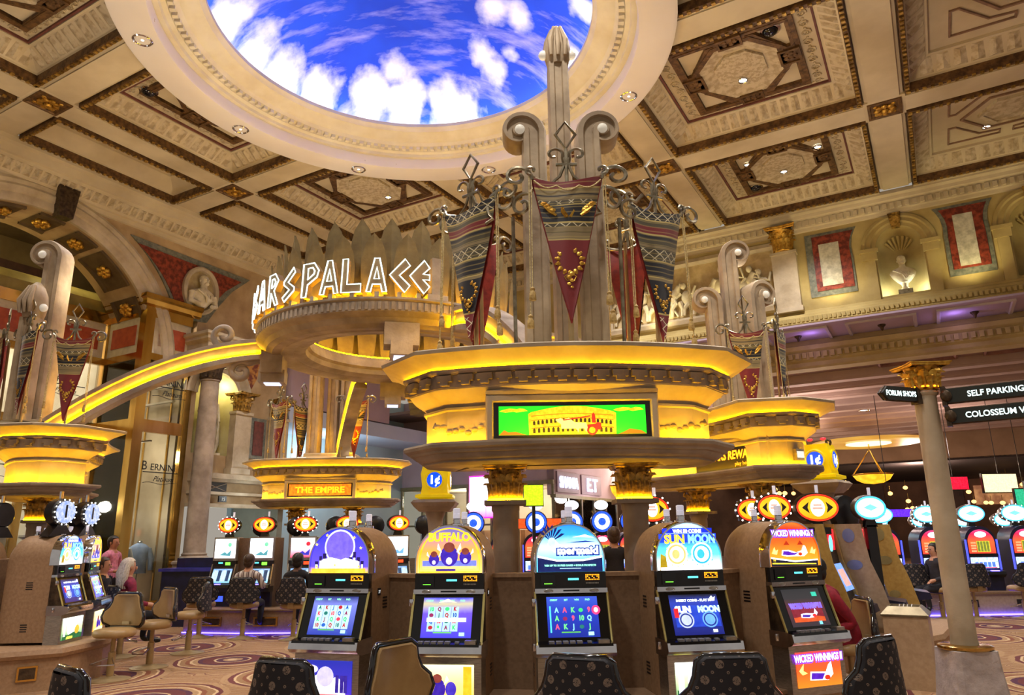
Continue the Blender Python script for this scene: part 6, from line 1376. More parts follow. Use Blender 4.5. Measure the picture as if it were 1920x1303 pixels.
MB().prism([(-2.1, .35), (-1.9, -.25), (-.8, -.50), (.2, -.55), (1.2, -.45), (2.0, -.1), (2.4, .5), (2.2, 2.3), (-1.8, 2.3)], 0, .42).build('plinth', TANLAM, eb); MB().mold([(0, .38), (.03, .40), (.03, .425), (-.6, .43)], [(-2.1, .35), (-1.9, -.25), (-.8, -.50), (.2, -.55), (1.2, -.45), (2.0, -.1), (2.4, .5), (2.2, 2.3), (-1.8, 2.3)]).build('plinth_cap', TANLAM_D, eb)
for x, y, rz in ((-1.35, -.405, rad(-13)), (-.3, -.545, rad(-3)), (.75, -.52, rad(5))):
    v = MB().box(-.22, .22, -.015, .02, .14, .30).build('vent_frame', BRASS, eb, (x, y, 0), rz); MB().box(-.19, .19, -.02, .0, .165, .275).build('vent_grille', BRONZE_D, v)
MB().tube([(-1.9, -.29, .03), (-.8, -.54, .03), (.2, -.59, .03), (1.2, -.49, .03)], .012, 5).build('violet_strip', STRIPB, eb)
# left bank: machines seen from the side
LB = [(-5.58, 9.40, 92, 3, 'slot machine facing right in the left bank, nearest the camera'), (-5.72, 10.2, 106, 1, 'slot machine facing right in the left bank, second from the camera'), (-6.25, 10.75, 125, 0, 'slot machine of the left bank mostly hidden behind two others')]
for x, y, a, k, l in LB: slot_a(k, l, (x, y, 0), rad(a))
LBL = [('slot machine turned away at the left edge, nearest the camera', (-7.35, 9.30)), ('slot machine turned away behind the left edge machine', (-7.55, 10.05))]
for (l, (x, y)), a in zip(LBL, (-90, -100)): slot_a(2, l, (x, y, 0), rad(a))
lb = thing('slot_bank_base', 'tan rounded plinth under the left bank of slot machines', 'plinth', (0, 0, 0))
lp = [(-7.6, 8.75), (-5.85, 8.75), (-5.35, 9.05), (-5.25, 9.8), (-5.5, 10.5), (-6.1, 10.95), (-6.9, 11.7), (-7.6, 12.4), (-8.3, 11.9), (-8.2, 10.5), (-8.0, 9.2)]
MB().prism(lp, 0, .36).build('plinth', TANLAM, lb); MB().mold([(-.03, .34), (.04, .36), (.06, .40), (.04, .45), (-.02, .47), (-.6, .47)], lp).build('plinth_cap', TANLAM, lb, smooth=40)
v = MB().box(-.10, .10, -.012, .02, .12, .28).build('vent_frame', BRASS, lb, (-5.60, 8.89, 0), rad(32)); MB().box(-.08, .08, -.016, .0, .14, .26).build('vent_grille', BRONZE_D, v)
MB().box(-7.0, -6.5, 9.2, 11.2, .45, 1.45).build('core_panel', TANLAM_D, lb)
def round_topper(label, loc, rz, lit=True):
    t = thing('round_topper', label, 'topper sign', loc, rz, 'round toppers of the left bank')
    MB().lathe([(.15, -.09), (.17, -.07), (.17, .05), (.12, .08), (.02, .085)], 24).xf(Matrix.Rotation(pi/2, 4, 'X')).build('shell', BLACKP, t, smooth=40)
    if lit:
        f = MB().lathe([(.14, .0), (.01, .0)], 24).xf(Matrix.Translation((0, -.095, 0)) @ Matrix.Rotation(pi/2, 4, 'X')).build('lit_face', glow('white_clock_face', (226, 232, 255), 1.1, (150, 176, 240), 22), t)
        for i in range(14): MB().ball((.155*cos(i*2*pi/14), -.09, .155*sin(i*2*pi/14)), .008, (1, 1, 1), 6, 5).build('bulb', WHITELAMP, t)
        MB().box(-.012, .012, -.105, -.098, -.07, .09).build('pointer', BLACKP, f)
    MB().prism([(-.06, -.16), (.06, -.16), (.17, -.30), (-.17, -.30)], -.06, .10, 'y').build('neck', BLACKP, t)
    MB().tube([(0, .02, .17), (0, .02, .26)], .025, 8).build('candle', CHROME, t)
round_topper('round white faced topper with bulbs on the nearest left bank machine', (-5.78, 9.38, 2.02), rad(72)); round_topper('round white faced topper with bulbs on the second left bank machine', (-5.92, 10.2, 2.02), rad(80)); round_topper('round topper with bulbs third in the left bank', (-6.4, 10.85, 2.02), rad(90))
round_topper('dark back of a round topper at the left picture edge', (-7.1, 9.3, 2.02), rad(-100), False); round_topper('dark back of a round topper left of the left canopy column', (-7.05, 10.1, 2.02), rad(-105), False)
# ================================================================ stools
def rosettefab():
    m, t, b = nt('black_rosette_fabric'); v = objco(t, (1, 1, 1)); s = N(t, 'ShaderNodeSeparateXYZ'); t.links.new(v, s.inputs[0])
    def dots(per, r0, r1, ox, oz):
        x = math_(t, 'SUBTRACT', math_(t, 'MODULO', math_(t, 'ADD', s.outputs[0], 10+ox), per), per/2); z = math_(t, 'SUBTRACT', math_(t, 'MODULO', math_(t, 'ADD', s.outputs[2], 10+oz), per), per/2)
        d = math_(t, 'SQRT', math_(t, 'ADD', math_(t, 'MULTIPLY', x, x), math_(t, 'MULTIPLY', z, z)))
        return math_(t, 'MULTIPLY', math_(t, 'GREATER_THAN', d, r0), math_(t, 'LESS_THAN', d, r1))
    f = math_(t, 'MAXIMUM', math_(t, 'MAXIMUM', dots(.16, .009, .022, 0, .03), dots(.16, .009, .022, .08, .11)), math_(t, 'MAXIMUM', dots(.08, .003, .008, .04, .07), dots(.08, .003, .008, .0, .03)))
    f = math_(t, 'MULTIPLY', f, math_(t, 'GREATER_THAN', noise(t, v, 120, 2), .42))
    t.links.new(mixc(t, f, lin((20, 18, 26)), lin((124, 108, 96))), b.inputs['Base Color']); b.inputs['Roughness'].default_value = .7; return m
FAB = rosettefab()
BK = [(-.21, 0), (.21, 0), (.28, .05), (.295, .12), (.275, .185), (.225, .235), (.198, .30), (.185, .375), (.15, .405), (-.15, .405), (-.185, .375), (-.198, .30), (-.225, .235), (-.275, .185), (-.295, .12), (-.28, .05)]
def backpad(sc, y0, y1, n=7):
    """back outline filled as a grid wrapped round the sitter; y grows to the rear"""
    rings = []
    for yy, s in ((y0, sc*.95), (y0+(y1-y0)*.25, sc), (y0+(y1-y0)*.75, sc), (y1, sc*.95)):
        rings.append([(x*s, yy-1.5*(x*s)**2-.08*(z-.2), .195+(z-.195)*s) for x, z in BK])
    m = MB().loft(rings, True, False)
    for k, y in ((0, y0), (3, y1)):                 # caps as strips between mirrored outline points so the wrap stays smooth
        R = rings[k]; o = len(m.v); L = [R[i] for i in (0, 15, 14, 13, 12, 11, 10, 9)]; Q = [R[i] for i in (1, 2, 3, 4, 5, 6, 7, 8)]
        cols_ = 6; vs = []
        for a, b in zip(L, Q):
            for c in range(cols_+1):
                u = c/cols_; x = a[0]+(b[0]-a[0])*u; vs.append((x, y-1.5*x*x-.08*(a[2]-.2), a[2]))
        fs = [(r*(cols_+1)+c, r*(cols_+1)+c+1, (r+1)*(cols_+1)+c+1, (r+1)*(cols_+1)+c) for r in range(7) for c in range(cols_)]
        m.add(vs, fs if k == 3 else [f[::-1] for f in fs])
    return m
ST = {}
ST['inner'] = backpad(.93, .205, .235).mesh('back_cushion', VINYL, 50); ST['outer'] = backpad(1.0, .235, .275).mesh('back_shell', FAB, 50)
ST['piping'] = MB().tube([(x, .245-1.5*x*x-.08*(z-.2), z) for x, z in BK], .019, 7, closed=True).mesh('back_piping', PIPING, 60)
sp_ = [(.23*cos(a)*(1+.10*abs(sin(2*a))), .21*sin(a)*(1+.10*abs(sin(2*a)))) for a in [2*pi*i/24 for i in range(24)]]
ST['seat'] = MB().loft([[(x*k, y*k, z) for x, y in sp_] for k, z in ((.90, .50), (1.0, .52), (1.02, .55), (.97, .585), (.80, .60), (.4, .605), (.01, .605))]).mesh('seat_cushion', VINYL, 60)
ST['arm'] = MB().box(-.06, .06, .14, .20, .515, .54).box(-.05, .05, .19, .225, .515, .66).mesh('back_bracket', TANPOST)
ST['post'] = MB().lathe([(.026, .03), (.045, .05), (.045, .32), (.028, .33), (.028, .50)], 14).mesh('post', TANPOST, 40)
ST['base'] = MB().lathe([(.24, 0), (.24, .012), (.10, .03), (.04, .05)], 28).mesh('base_disc', mat('tan_enamel_disc', (190, 168, 128), (172, 148, 108), 5, .3, .3), 40)
ST['foot'] = MB().tube([(.03, -.03, .26), (.16, -.17, .20), (.0, -.24, .20), (-.16, -.17, .20), (-.03, -.03, .26)], .009, 6).mesh('foot_rail', CHROME, 60)
def stool(label, loc, rz, group='casino stools', outer=None):
    """sitter would look along local -y"""
    t = thing('casino_stool', label, 'stool', (loc[0], loc[1], loc[2] if len(loc) > 2 else 0), rz, group)
    put('base_disc', ST['base'], t); put('post', ST['post'], t); put('foot_rail', ST['foot'], t); put('seat_cushion', ST['seat'], t); put('back_bracket', ST['arm'], t)
    b = put('back_shell', ST['outer'], t, (0, 0, .60)); put('back_cushion', ST['inner'], b); put('back_piping', ST['piping'], b); return t
stool('black rosette backed stool, first from the left in the front row', (-1.20, 4.43), rad(155)); stool('stool turned to show its tan vinyl back before the bison machine', (-.62, 4.80), rad(55)); stool('black rosette backed stool before the blue sea machine', (.42, 4.42), rad(158))
stool('black rosette backed stool before the sun and moon machine', (1.16, 4.42), rad(182)); stool('black rosette backed stool turned sideways before the pumpkin machine', (2.12, 4.93), rad(215))
stool('tan vinyl stool facing the camera beside the left bank', (-5.02, 9.60), rad(-8)); stool('tan vinyl stool behind the first one beside the left bank', (-4.95, 10.45), rad(-38)); stool('black backed stool beside the woman in maroon', (-4.98, 11.7), rad(-75))
stool('empty black stool at the far kiosk, leftmost', (-5.60, 13.55), rad(190)); stool('black stool under the man in the striped shirt', (-4.74, 13.30), rad(180)); stool('black stool under the dark figure at the far kiosk', (-3.80, 13.10), rad(178))
stool('stool whose rim just shows at the lower picture edge', (-2.2, 4.2, 0), rad(140)); stool('dark stool at the lower right picture edge', (3.16, 4.25, 0), rad(200))

# ================================================================ people
def skinmat(c): return mat('skin_%d_%d_%d' % c, c, tuple(v*.92 for v in c), 20, .55)
def clothm(n, c, d=None): return mat('cloth_'+n, c, d or tuple(v*.8 for v in c), 18, .85, bump=.15, bscale=60)
def stripem():
    m, t, b = nt('cloth_striped_shirt'); v = objco(t); s = N(t, 'ShaderNodeSeparateXYZ'); t.links.new(v, s.inputs[0])
    t.links.new(ramp(t, math_(t, 'FRACT', math_(t, 'MULTIPLY', s.outputs[0], 11)), [(0, lin((216, 206, 200))), (.45, lin((104, 84, 80))), (.7, lin((190, 176, 170))), (.85, lin((120, 100, 96)))], 'CONSTANT'), b.inputs['Base Color']); b.inputs['Roughness'].default_value = .85; return m
def person(label, loc, rz, pose, top, legs, skin, hair, shoes=None, hairlen=0, arms=None, hs=1.0, lean=0.0):
    """continuous skinned body; pose 'sit' or 'stand'; looks along local -y; loc is the floor point"""
    t = thing('person', label, 'person', loc, rz)
    V, E_, R, T = [], [], [], []
    def v(p, r, par=None, tag_=0):
        V.append(p); R.append(r)
        if par is not None: E_.append((par, len(V)-1)); T.append(tag_)
        return len(V)-1
    sh = .565 if pose == 'sit' else .92
    pel = v((0, 0, sh+.06), (.155, .125)); wst = v((0, .005, sh+.22), (.145, .115), pel, 1); ch = v((0, -lean*.5, sh+.40), (.17, .125), wst, 1); up = v((0, .01-lean*.8, sh+.50), (.12, .09), ch, 1)
    nk = v((0, .005-lean, sh+.58), (.055, .055), up, 0); hd = v((0, -.01-lean, sh+.66), (.078, .09), nk, 0); ht = v((0, -.005-lean, sh+.76), (.082, .098), hd, 0); v((0, -lean, sh+.815), (.05, .06), ht, 0)
    A = arms or {-1: ((-.24, -.02, sh+.22), (-.20, -.26, sh+.16)), 1: ((.24, -.02, sh+.22), (.20, -.26, sh+.16))}
    hands = []
    for sx in (-1, 1):
        s0 = v((sx*.19, .01-lean*.75, sh+.475), (.07, .065), up, 1); el, wr_ = A[sx]; e = v(el, (.05, .05), s0, 1); w = v(wr_, (.034, .03), e, 1); hands.append((Vector(el), Vector(wr_)))
        hp = v((sx*.095, 0, sh), (.10, .105), pel, 2)
        if pose == 'sit': kn = v((sx*.12, -.42, sh+.0), (.07, .07), hp, 2); an = v((sx*.12, -.36, .24), (.045, .045), kn, 2); ft = v((sx*.12, -.40, .20), (.045, .045), an, 3); v((sx*.13, -.54, .19), (.04, .03), ft, 3)
        else: kn = v((sx*.11, -.01, .50), (.065, .07), hp, 2); an = v((sx*.115, .02, .10), (.045, .045), kn, 2); ft = v((sx*.115, .0, .05), (.045, .045), an, 3); v((sx*.125, -.15, .035), (.04, .03), ft, 3)
    me = bpy.data.meshes.new('body_cage'); me.from_pydata(V, E_, []); ob = bpy.data.objects.new('body_cage', me); COL.objects.link(ob)
    md = ob.modifiers.new('skin', 'SKIN'); md.use_smooth_shade = True; sb = ob.modifiers.new('sub', 'SUBSURF'); sb.levels = 2; sb.render_levels = 2
    for sv, r in zip(me.skin_vertices[0].data, R): sv.radius = r
    me.skin_vertices[0].data[0].use_root = True
    bpy.context.view_layer.update(); dg = bpy.context.evaluated_depsgraph_get(); bm_ = bpy.data.meshes.new_from_object(ob.evaluated_get(dg)); bpy.data.objects.remove(ob)
    for m_ in (skin, top, legs, shoes or BLACKP): bm_.materials.append(m_)
    segs = [(Vector(V[a]), Vector(V[b])) for a, b in E_]
    for pol in bm_.polygons:
        c = pol.center; best = 9; bi = 0
        for i, (a, b) in enumerate(segs):
            d = b-a; u = max(0, min(1, (c-a).dot(d)/max(1e-9, d.length_squared))); q = (c-a-d*u).length
            if q < best: best = q; bi = i
        pol.material_index = T[bi]; pol.use_smooth = True
    bm_.name = 'body'; o = put('body', bm_, t)
    H = Vector((0, -.01, sh+.70))
    if hair:
        h = MB().ball((0, .015, sh+.745), .112*hs, (.88, 1.02, .95), 14, 9); h.v = [(x, y, z) if not (y < -.035 and z < sh+.765) else (x*.9, max(y, -.055)+.03, max(z, sh+.735)) for x, y, z in h.v]
        h.ball((0, .055, sh+.69), .088*hs, (1, .7, 1.0), 12, 7)
        if hairlen:
            for k in range(9): a = -1.2+k*.3; h.tube([(.095*sin(a), .03+.06*cos(a), sh+.76), (.125*sin(a), .05+.08*cos(a), sh+.62), (.12*sin(a)+.01*(k % 3), .04+.09*cos(a), sh+.70-hairlen)], [.035, .04, .012], 6)
        h.build('hair', hair, t, (0, -lean, 0), smooth=60)
    MB().ball((0, -.112, sh+.69), .018, (.8, 1, 1.4), 8, 6).build('nose', skin, t, (0, -lean, 0), smooth=60); MB().ball((0, -.098, sh+.648), .022, (1.2, .4, .35), 8, 5).build('mouth', mat('lip_tone', (150, 84, 76)), t, (0, -lean, 0), smooth=60)
    for sx in (-1, 1):
        MB().ball((sx*.032, -.094, sh+.722), .011, (1.3, .6, .8), 8, 6).build('eye', mat('dark_eye', (40, 30, 28)), t, (0, -lean, 0)); MB().ball((sx*.088, .0, sh+.70), .024, (.4, .8, 1.3), 8, 6).build('ear', skin, t, (0, -lean, 0), smooth=60)
    for (el, wr_), sx in zip(hands, (-1, 1)):
        d = (wr_-el).normalized(); s = d.cross(Vector((0, 0, 1))).normalized(); n = s.cross(d); h = MB(); p = wr_
        h.tube([p-d*.03, p+d*.02, p+d*.06, p+d*.085], [.028, .034, .036, .028], 8)
        for f in range(4): b0 = p+d*.08+s*(.024-.016*f)*sx; L = (.062, .072, .068, .052)[f]; h.tube([b0, b0+d*L*.5-n*.008, b0+d*L*.85-n*.03], [.0085, .008, .006], 6)
        b0 = p+d*.03+s*.03*sx; h.tube([b0, b0+s*.025*sx+d*.025-n*.005, b0+s*.03*sx+d*.055-n*.012], [.010, .009, .007], 6); h.build('hand', skin, t, smooth=60)
    return t
SK1, SK2, SK3 = skinmat((206, 150, 120)), skinmat((178, 120, 92)), skinmat((120, 80, 60))
HBK, HBR, HWH = mat('black_hair', (30, 24, 24), (18, 14, 14), 40, .5), mat('brown_hair', (74, 52, 40), (50, 34, 26), 40, .5), mat('white_blond_hair', (226, 216, 200), (190, 176, 156), 40, .5)
NAVY, DKT = clothm('dark_trousers', (34, 34, 44)), clothm('black_top', (30, 28, 34))
person('standing man in a pink shirt talking beside the shop window', (-7.86, 14.6, 0), rad(80), 'stand', clothm('pink_shirt', (226, 140, 168)), NAVY, SK2, HBK, arms={-1: ((-.27, -.02, 1.12), (-.16, -.22, 1.10)), 1: ((.27, .02, 1.12), (.26, -.10, .88))})
person('seated dark haired man in black beside the left bank', (-6.68, 12.2, 0), rad(95), 'sit', DKT, NAVY, SK1, HBR)
person('seated woman with long white hair in a maroon top', (-5.86, 11.4, 0), rad(140), 'sit', clothm('maroon_top', (140, 34, 66)), NAVY, SK1, HWH, hairlen=.30)
stool('stool mostly hidden under the woman in maroon', (-5.86, 11.4), rad(140)); stool('stool mostly hidden under the man in black', (-6.68, 12.2), rad(95))
person('seated man seen from behind in a striped shirt', (-4.72, 13.33, 0), rad(178), 'sit', stripem(), clothm('black_shorts', (36, 36, 42)), SK1, HBR, arms={-1: ((-.27, -.02, .84), (-.18, -.30, .86)), 1: ((.27, -.02, .84), (.18, -.30, .86))})
person('broad dark figure seen from behind at the far kiosk', (-3.80, 13.14, 0), rad(176), 'sit', DKT, NAVY, SK3, HBK, hs=1.08)
person('person in a black padded jacket seen from behind between the sea and sun machines', (1.45, 10.9, 0), rad(176), 'stand', clothm('black_padded_jacket', (34, 32, 40)), NAVY, SK1, HBR, arms={-1: ((-.29, -.02, 1.16), (-.2, -.26, 1.14)), 1: ((.29, -.02, 1.16), (.2, -.26, 1.14))})
person('seated man in a dark jacket facing left in the right hall', (8.15, 14.6, 0), rad(-78), 'sit', clothm('charcoal_jacket', (48, 44, 52)), NAVY, SK1, HBK); stool('black stool under the man in the dark jacket at right', (8.15, 14.6), rad(-78))
person('person in a deep red garment leaning behind the pumpkin machine', (3.27, 7.6, 0), rad(-90), 'sit', clothm('deep_red_coat', (150, 20, 44)), clothm('deep_red_coat', (150, 20, 44)), SK2, HBK, lean=.26); stool('stool mostly hidden behind the pumpkin machine', (3.27, 7.6), rad(-90))
person('dark clothed person standing at the right picture edge', (10.05, 14.2, 0), rad(60), 'stand', clothm('black_top', (30, 28, 34)), NAVY, SK2, HBK)

# ================================================================ right hand banks
def slot_c(label, loc, rz, group='slot machines along the right hall'):
    t = thing('slot_machine', label, 'slot machine', loc, rz, group); w = .31
    MB().loft([[(x, y, z) for x, z in archpoly(w, .40, 1.42, 1.72)] for y in (.02, .5)]).build('cabinet', NAVYP, t, smooth=35)
    f = MB().prism(archpoly(w-.05, 1.17, 1.40, 1.65), .0, .02, 'y').build('top_glass', gradmat('red_paytable', [(0, (236, 60, 40)), (.5, (236, 90, 40)), (.8, (200, 20, 70)), (1, (230, 60, 120))], 1.2, lo=1.17, hi=1.65), t)
    A = Art(); A.p(rect(-.10, .16, 1.20, 1.42), (220, 210, 60), 1.1).p(ell(0, 1.55, .12, .06), (255, 240, 255), 2.0)
    for i in range(4): A.p(rect(-.22, -.12, 1.20+i*.055, 1.235+i*.055), (255, 170, 120), 1.2); A.p(rect(-.09+i*.06, -.045+i*.06, 1.21, 1.41), (140, 150, 60), .9)
    A.put(f); MB().box(-w+.02, w-.02, -.01, .03, 1.10, 1.16).build('dark_band', BLACKP, t)
    s = MB().box(-w+.05, w-.05, -.02, .02, .88, 1.09).build('reel_glass', glow('white_reel_glass', (226, 236, 255), 2.0, (150, 180, 255), 25), t)
    A = Art()
    for i in range(5): A.p(rect(-.20+i*.082, -.135+i*.082, .905, 1.0), (90, 130, 250), 1.2)
    A.p(rect(-.22, .22, .885, .90), (230, 40, 60), 1.3).put(s, (0, -.02, 0))
    d = MB().prism([(-.16, .76), (-.14, .82), (.04, .85), (.04, .70), (-.08, .70)], -w, w, 'x').build('button_deck', BLACKP, t); MB().box(.05, .2, -.13, -.06, .81, .84).build('blue_button', STRIPB, d)
    MB().box(-w, w, -.03, .04, .40, .70).build('belly_door', NAVYP, t)
    for sx in (-1, 1): MB().box(sx*w-.012, sx*w+.012, -.01, .03, .85, 1.45).build('blue_edge', glow('blue_edge_light', (80, 90, 255), 1.6), t)
    return t
RBX = [7.75, 8.75, 9.70, 10.62, 11.55]
wd = ['first', 'second', 'third', 'fourth', 'fifth']
for i, x in enumerate(RBX):
    slot_c('red topped slot machine, %s from the left along the right hall' % wd[i], (x, 15.6-.03*i, 0), rad(-4)); oval_topper('cyan lit oval topper, %s from the left along the right hall' % wd[i], (x, 15.75, 1.98), 0, .27, .16, i % 2 == 1, True, 'cyan toppers of the right hall')
    t = oval_topper('smaller cyan topper behind the %s right hall machine' % wd[i], (x+.5, 16.9, 1.86), rad(10), .24, .13, True, True, 'rear cyan toppers of the right hall', .001)
    if i in (0, 1, 2, 3): stool('black stool before the %s right hall machine' % wd[i], (x+.05, 14.62 if i else 14.9), rad(176+8*i), 'stools of the right hall')
rb = thing('slot_bank_base', 'long violet lit plinth under the right hall machines', 'plinth', (9.6, 15.2, 0))
MB().box(-2.3, 2.4, -.05, 1.6, .04, .42).build('plinth', PALELAM, rb); MB().box(-2.32, 2.42, -.08, 1.6, .40, .44).build('plinth_cap', TANLAM_D, rb)
for x in (-1.6, -.55, .5, 1.5): v = MB().box(-.14, .14, -.02, .0, .16, .30).build('vent_grille', BLACKP, rb, (x, -.05, 0))
MB().box(-2.3, 2.4, -.09, -.05, .005, .035).build('blue_strip', STRIPB, rb)
# second far row and centre far machines
for i, (x, y) in enumerate(((-.95, 17.2), (-.25, 17.05), (.5, 17.1), (2.05, 17.4), (2.75, 17.6), (1.35, 17.3))):
    slot_c('distant slot machine, %s from the left behind the nearest canopy' % ['first', 'second', 'third', 'fifth', 'sixth', 'fourth'][i], (x, y, 0), rad(3*i-8), 'distant slot machines behind the nearest canopy')
    t = thing('wheel_topper', 'round blue and white wheel topper over the %s distant machine' % ['first', 'second', 'third', 'fifth', 'sixth', 'fourth'][i], 'topper sign', (x, y, 1.95), 0, 'wheel toppers behind the nearest canopy')
    MB().lathe([(.24, -.05), (.26, -.03), (.26, .05), (.2, .07)], 24).xf(Matrix.Rotation(pi/2, 4, 'X')).build('shell', NAVYP, t, smooth=40)
    f = MB().lathe([(.235, 0), (.01, 0)], 24).xf(Matrix.Translation((0, -.078, 0)) @ Matrix.Rotation(pi/2, 4, 'X')).build('blue_face', G((50, 90, 250), 1.5), t)
    MB().loft([[(r*cos(a), -.084, r*sin(a)) for a in [2*pi*q/20 for q in range(20)]] for r in (.18, .09)], True, False).build('white_ring', G((236, 244, 255), 2.2), f)
    MB().box(-.05, .05, -.03, .03, -.32, -.2).build('neck', BLACKP, t)
    MB().ball((0, 0, .38), .15, (1.1, .3, .75), 14, 8).build('lit_crest', glow('white_crest', (240, 246, 255), 2.2), t, smooth=50)
db = thing('slot_bank_base', 'long plinth under the distant machines behind the nearest canopy', 'plinth', (.9, 17.1, 0)); MB().box(-2.3, 2.3, -.15, 1.2, 0, .38).build('plinth', TANLAM, db); MB().box(-2.33, 2.33, -.18, 1.2, .37, .40).build('plinth_cap', TANLAM_D, db)
# tall side panels of the machines behind the pumpkin machine
def side_machine(label, loc, rz, m_, spots):
    t = thing('slot_machine', label, 'slot machine', loc, rz, 'machines seen from the side at the right kiosk')
    prof = [(.0, .42), (.62, .42), (.62, 1.74), (.30, 1.74), (.24, 1.30), (.14, 1.0)]
    for s, y in ((-1, -.30), (1, .26)): MB().prism(prof, y, y+.04, 'x').xf(Matrix.Identity(4)).build('side_panel', m_, t)
    MB().prism([(.05, .42), (.60, .42), (.60, 1.70), (.34, 1.70), (.28, 1.3), (.18, 1.0)], -.27, .27, 'x').build('cabinet', BLACKP, t)
    p = MB().box(-.22, .22, .0, .04, 0, .34).build('top_screen', G((230, 40, 50), 1.2), t, (0, .30, 1.34)); Art().p(ell(0, .17, .1, .1), (120, 220, 255), 1.6).p(rect(-.15, .15, .02, .07), (255, 230, 230), 1.5).put(p)
    q = MB().box(-.2, .2, -.01, .03, 0, .32).build('game_screen', G((120, 160, 255), 1.3), t, (0, .145, .98)); q.rotation_euler = (-rad(22), 0, 0); Art().p(rect(-.15, .15, .05, .25), (230, 170, 160), 1.2).put(q, (0, -.01, 0))
    MB().prism([(-.10, .74), (-.08, .82), (.2, .86), (.2, .70)], -.27, .27, 'x').build('button_deck', NAVYP, t)
    for i, (y, z, ry, rz_) in enumerate(spots): MB().prism(ell(y, z, ry, rz_, 16), -.306, -.300, 'x').build('panel_spot', mat('blue_grey_inlay', (136, 148, 196), (118, 130, 180), 5, .4) if m_ is PALELAM else mat('olive_grey_inlay', (150, 140, 96), (134, 124, 82), 5, .4), t)
    return t
spots = [(.45, 1.60, .07, .085), (.42, 1.25, .09, .06), (.35, .80, .07, .05)]
side_machine('pale panelled slot machine with blue inlays seen from its side', (4.70, 9.35, 0), rad(62), PALELAM, spots); side_machine('ochre panelled slot machine right of the pale panelled one', (5.72, 10.7, 0), rad(66), YELLAM, spots)
side_machine('ochre panelled slot machine directly behind the pumpkin machine', (4.06, 8.85, 0), rad(55), YELLAM, spots)
rk = thing('slot_bank_base', 'ochre rounded plinth under the machines of the right kiosk', 'plinth', (0, 0, 0))
rp_ = [(3.1, 9.1), (3.7, 8.7), (4.4, 8.75), (5.05, 9.2), (5.9, 10.4), (5.4, 12.2), (3.0, 13.2), (1.6, 12.0), (2.2, 10.4)]
MB().prism(rp_, 0, .36).build('plinth', TANLAM, rk); MB().mold([(-.03, .34), (.04, .36), (.06, .40), (.04, .45), (-.02, .47), (-.6, .47)], rp_).build('plinth_cap', TANLAM, rk, smooth=40)
for i, (x, y, l, b) in enumerate(((3.05, 9.5, 'oval amber topper ringed with bulbs above the sun and moon machine', True), (3.0, 8.55, 'oval amber topper ringed with bulbs left of the pumpkin machine', True), (3.62, 8.85, 'large oval amber topper with red rim above the pumpkin machine', False), (1.6, 8.6, 'oval amber topper half hidden behind the front right column', True), (4.42, 9.2, 'white oval topper beside the black round topper at right', False))):
    oval_topper(l, (x, y, 1.93), 0, .24 if i == 2 else .18, .15 if i == 2 else .13, b, i == 4, stand=.47 if i in (3, 4) else 0)
    if i in (0, 1, 2): q = thing('topper_stand', 'dark stand under the %s amber topper of the right kiosk' % ['first', 'second', 'third'][i], 'stand', (x, y+.06, 0)); MB().box(-.09, .09, -.05, .12, .47, 1.68).build('stand_column', TANLAM_D, q); MB().box(-.14, .14, -.08, .16, 1.62, 1.70).build('stand_cap', BLACKP, q)
q = thing('rear_topper', 'large black round back of a topper right of the pumpkin machine', 'topper sign', (4.22, 9.5, 1.86), rad(30)); MB().lathe([(.2, -.06), (.24, -.03), (.24, .06), (.16, .10), (.02, .11)], 22).xf(Matrix.Rotation(pi/2, 4, 'X')).build('shell', BLACKP, q, smooth=40); MB().box(-.08, .08, -.05, .05, -1.40, -.15).build('neck', BLACKP, q)
# penny signs
def penny(label, loc, rz, pole):
    t = thing('penny_sign', label, 'sign', loc, rz, 'yellow one cent signs')
    Y = mat('yellow_lit_enamel', (240, 214, 20), (214, 176, 10), 4, .35, emit=(250, 210, 0), estr=.35)
    MB().prism([(-.22, -.22), (.22, -.22), (.20, -.1), (.225, .1), (.19, .24), (-.19, .24), (-.225, .1), (-.20, -.1)], -.18, .18, 'y').build('sign_case', Y, t); MB().mold([(0, -.30), (.06, -.28), (.06, -.24), (0, -.22)], rect(-.24, .24, -.20, .20)).build('case_foot', Y, t)
    for a, y in ((0, -.185), (pi/2, -.225)):
        r = MB().lathe([(.155, 0), (.165, .02), (.145, .03), (.12, .01)], 24).xf(Matrix.Rotation(a, 4, 'Z') @ Matrix.Translation((0, y+.005, 0)) @ Matrix.Rotation(pi/2, 4, 'X')).build('ring', Y, t, smooth=40)
        f = MB().lathe([(.125, .012), (.01, .012)], 24).xf(Matrix.Rotation(a, 4, 'Z') @ Matrix.Translation((0, y, 0)) @ Matrix.Rotation(pi/2, 4, 'X')).build('blue_disc', G((30, 80, 220), 1.3), t)
        p = rotz((0, y-.022, -.06), a); put('lettering', text('1¢', .19, .004, G((250, 252, 255), 2.0), bold=.006), f, p, (0, 0, a))
    for sx in (-1, 1): MB().tube([(sx*.17, -.02, .22)]+[(sx*x, -.02, z) for x, z in spiral(.17, .27, .05, .015, -pi/2, pi*1.4, 12)], .018, 6).build('scroll_ear', BRONZE_D, t); MB().ball((sx*.10, 0, .33), .035, (1.3, 1, .7), 8, 6).build('red_lamp', G((240, 30, 50), 1.6), t)
    MB().mold([(0, -.30), (.12, -.32), (.16, -.36), (.12, -.42), (.04, -.50), (-.2, -.50)], rect(-.2, .2, -.18, .18)).build('capital_block', STONE, t)
    if pole: MB().lathe([(.17, -.5), (.13, -.62), (.11, -.8), (.11, .0-loc[2])], 16).build('post', STONE, t, smooth=40)
    return t
penny('yellow one cent sign between the far and nearest canopies', (-1.29, 12.05, 2.55), 0, True); penny('yellow one cent sign beyond the right canopy', (4.75, 11.3, 2.72), rad(-40), True)

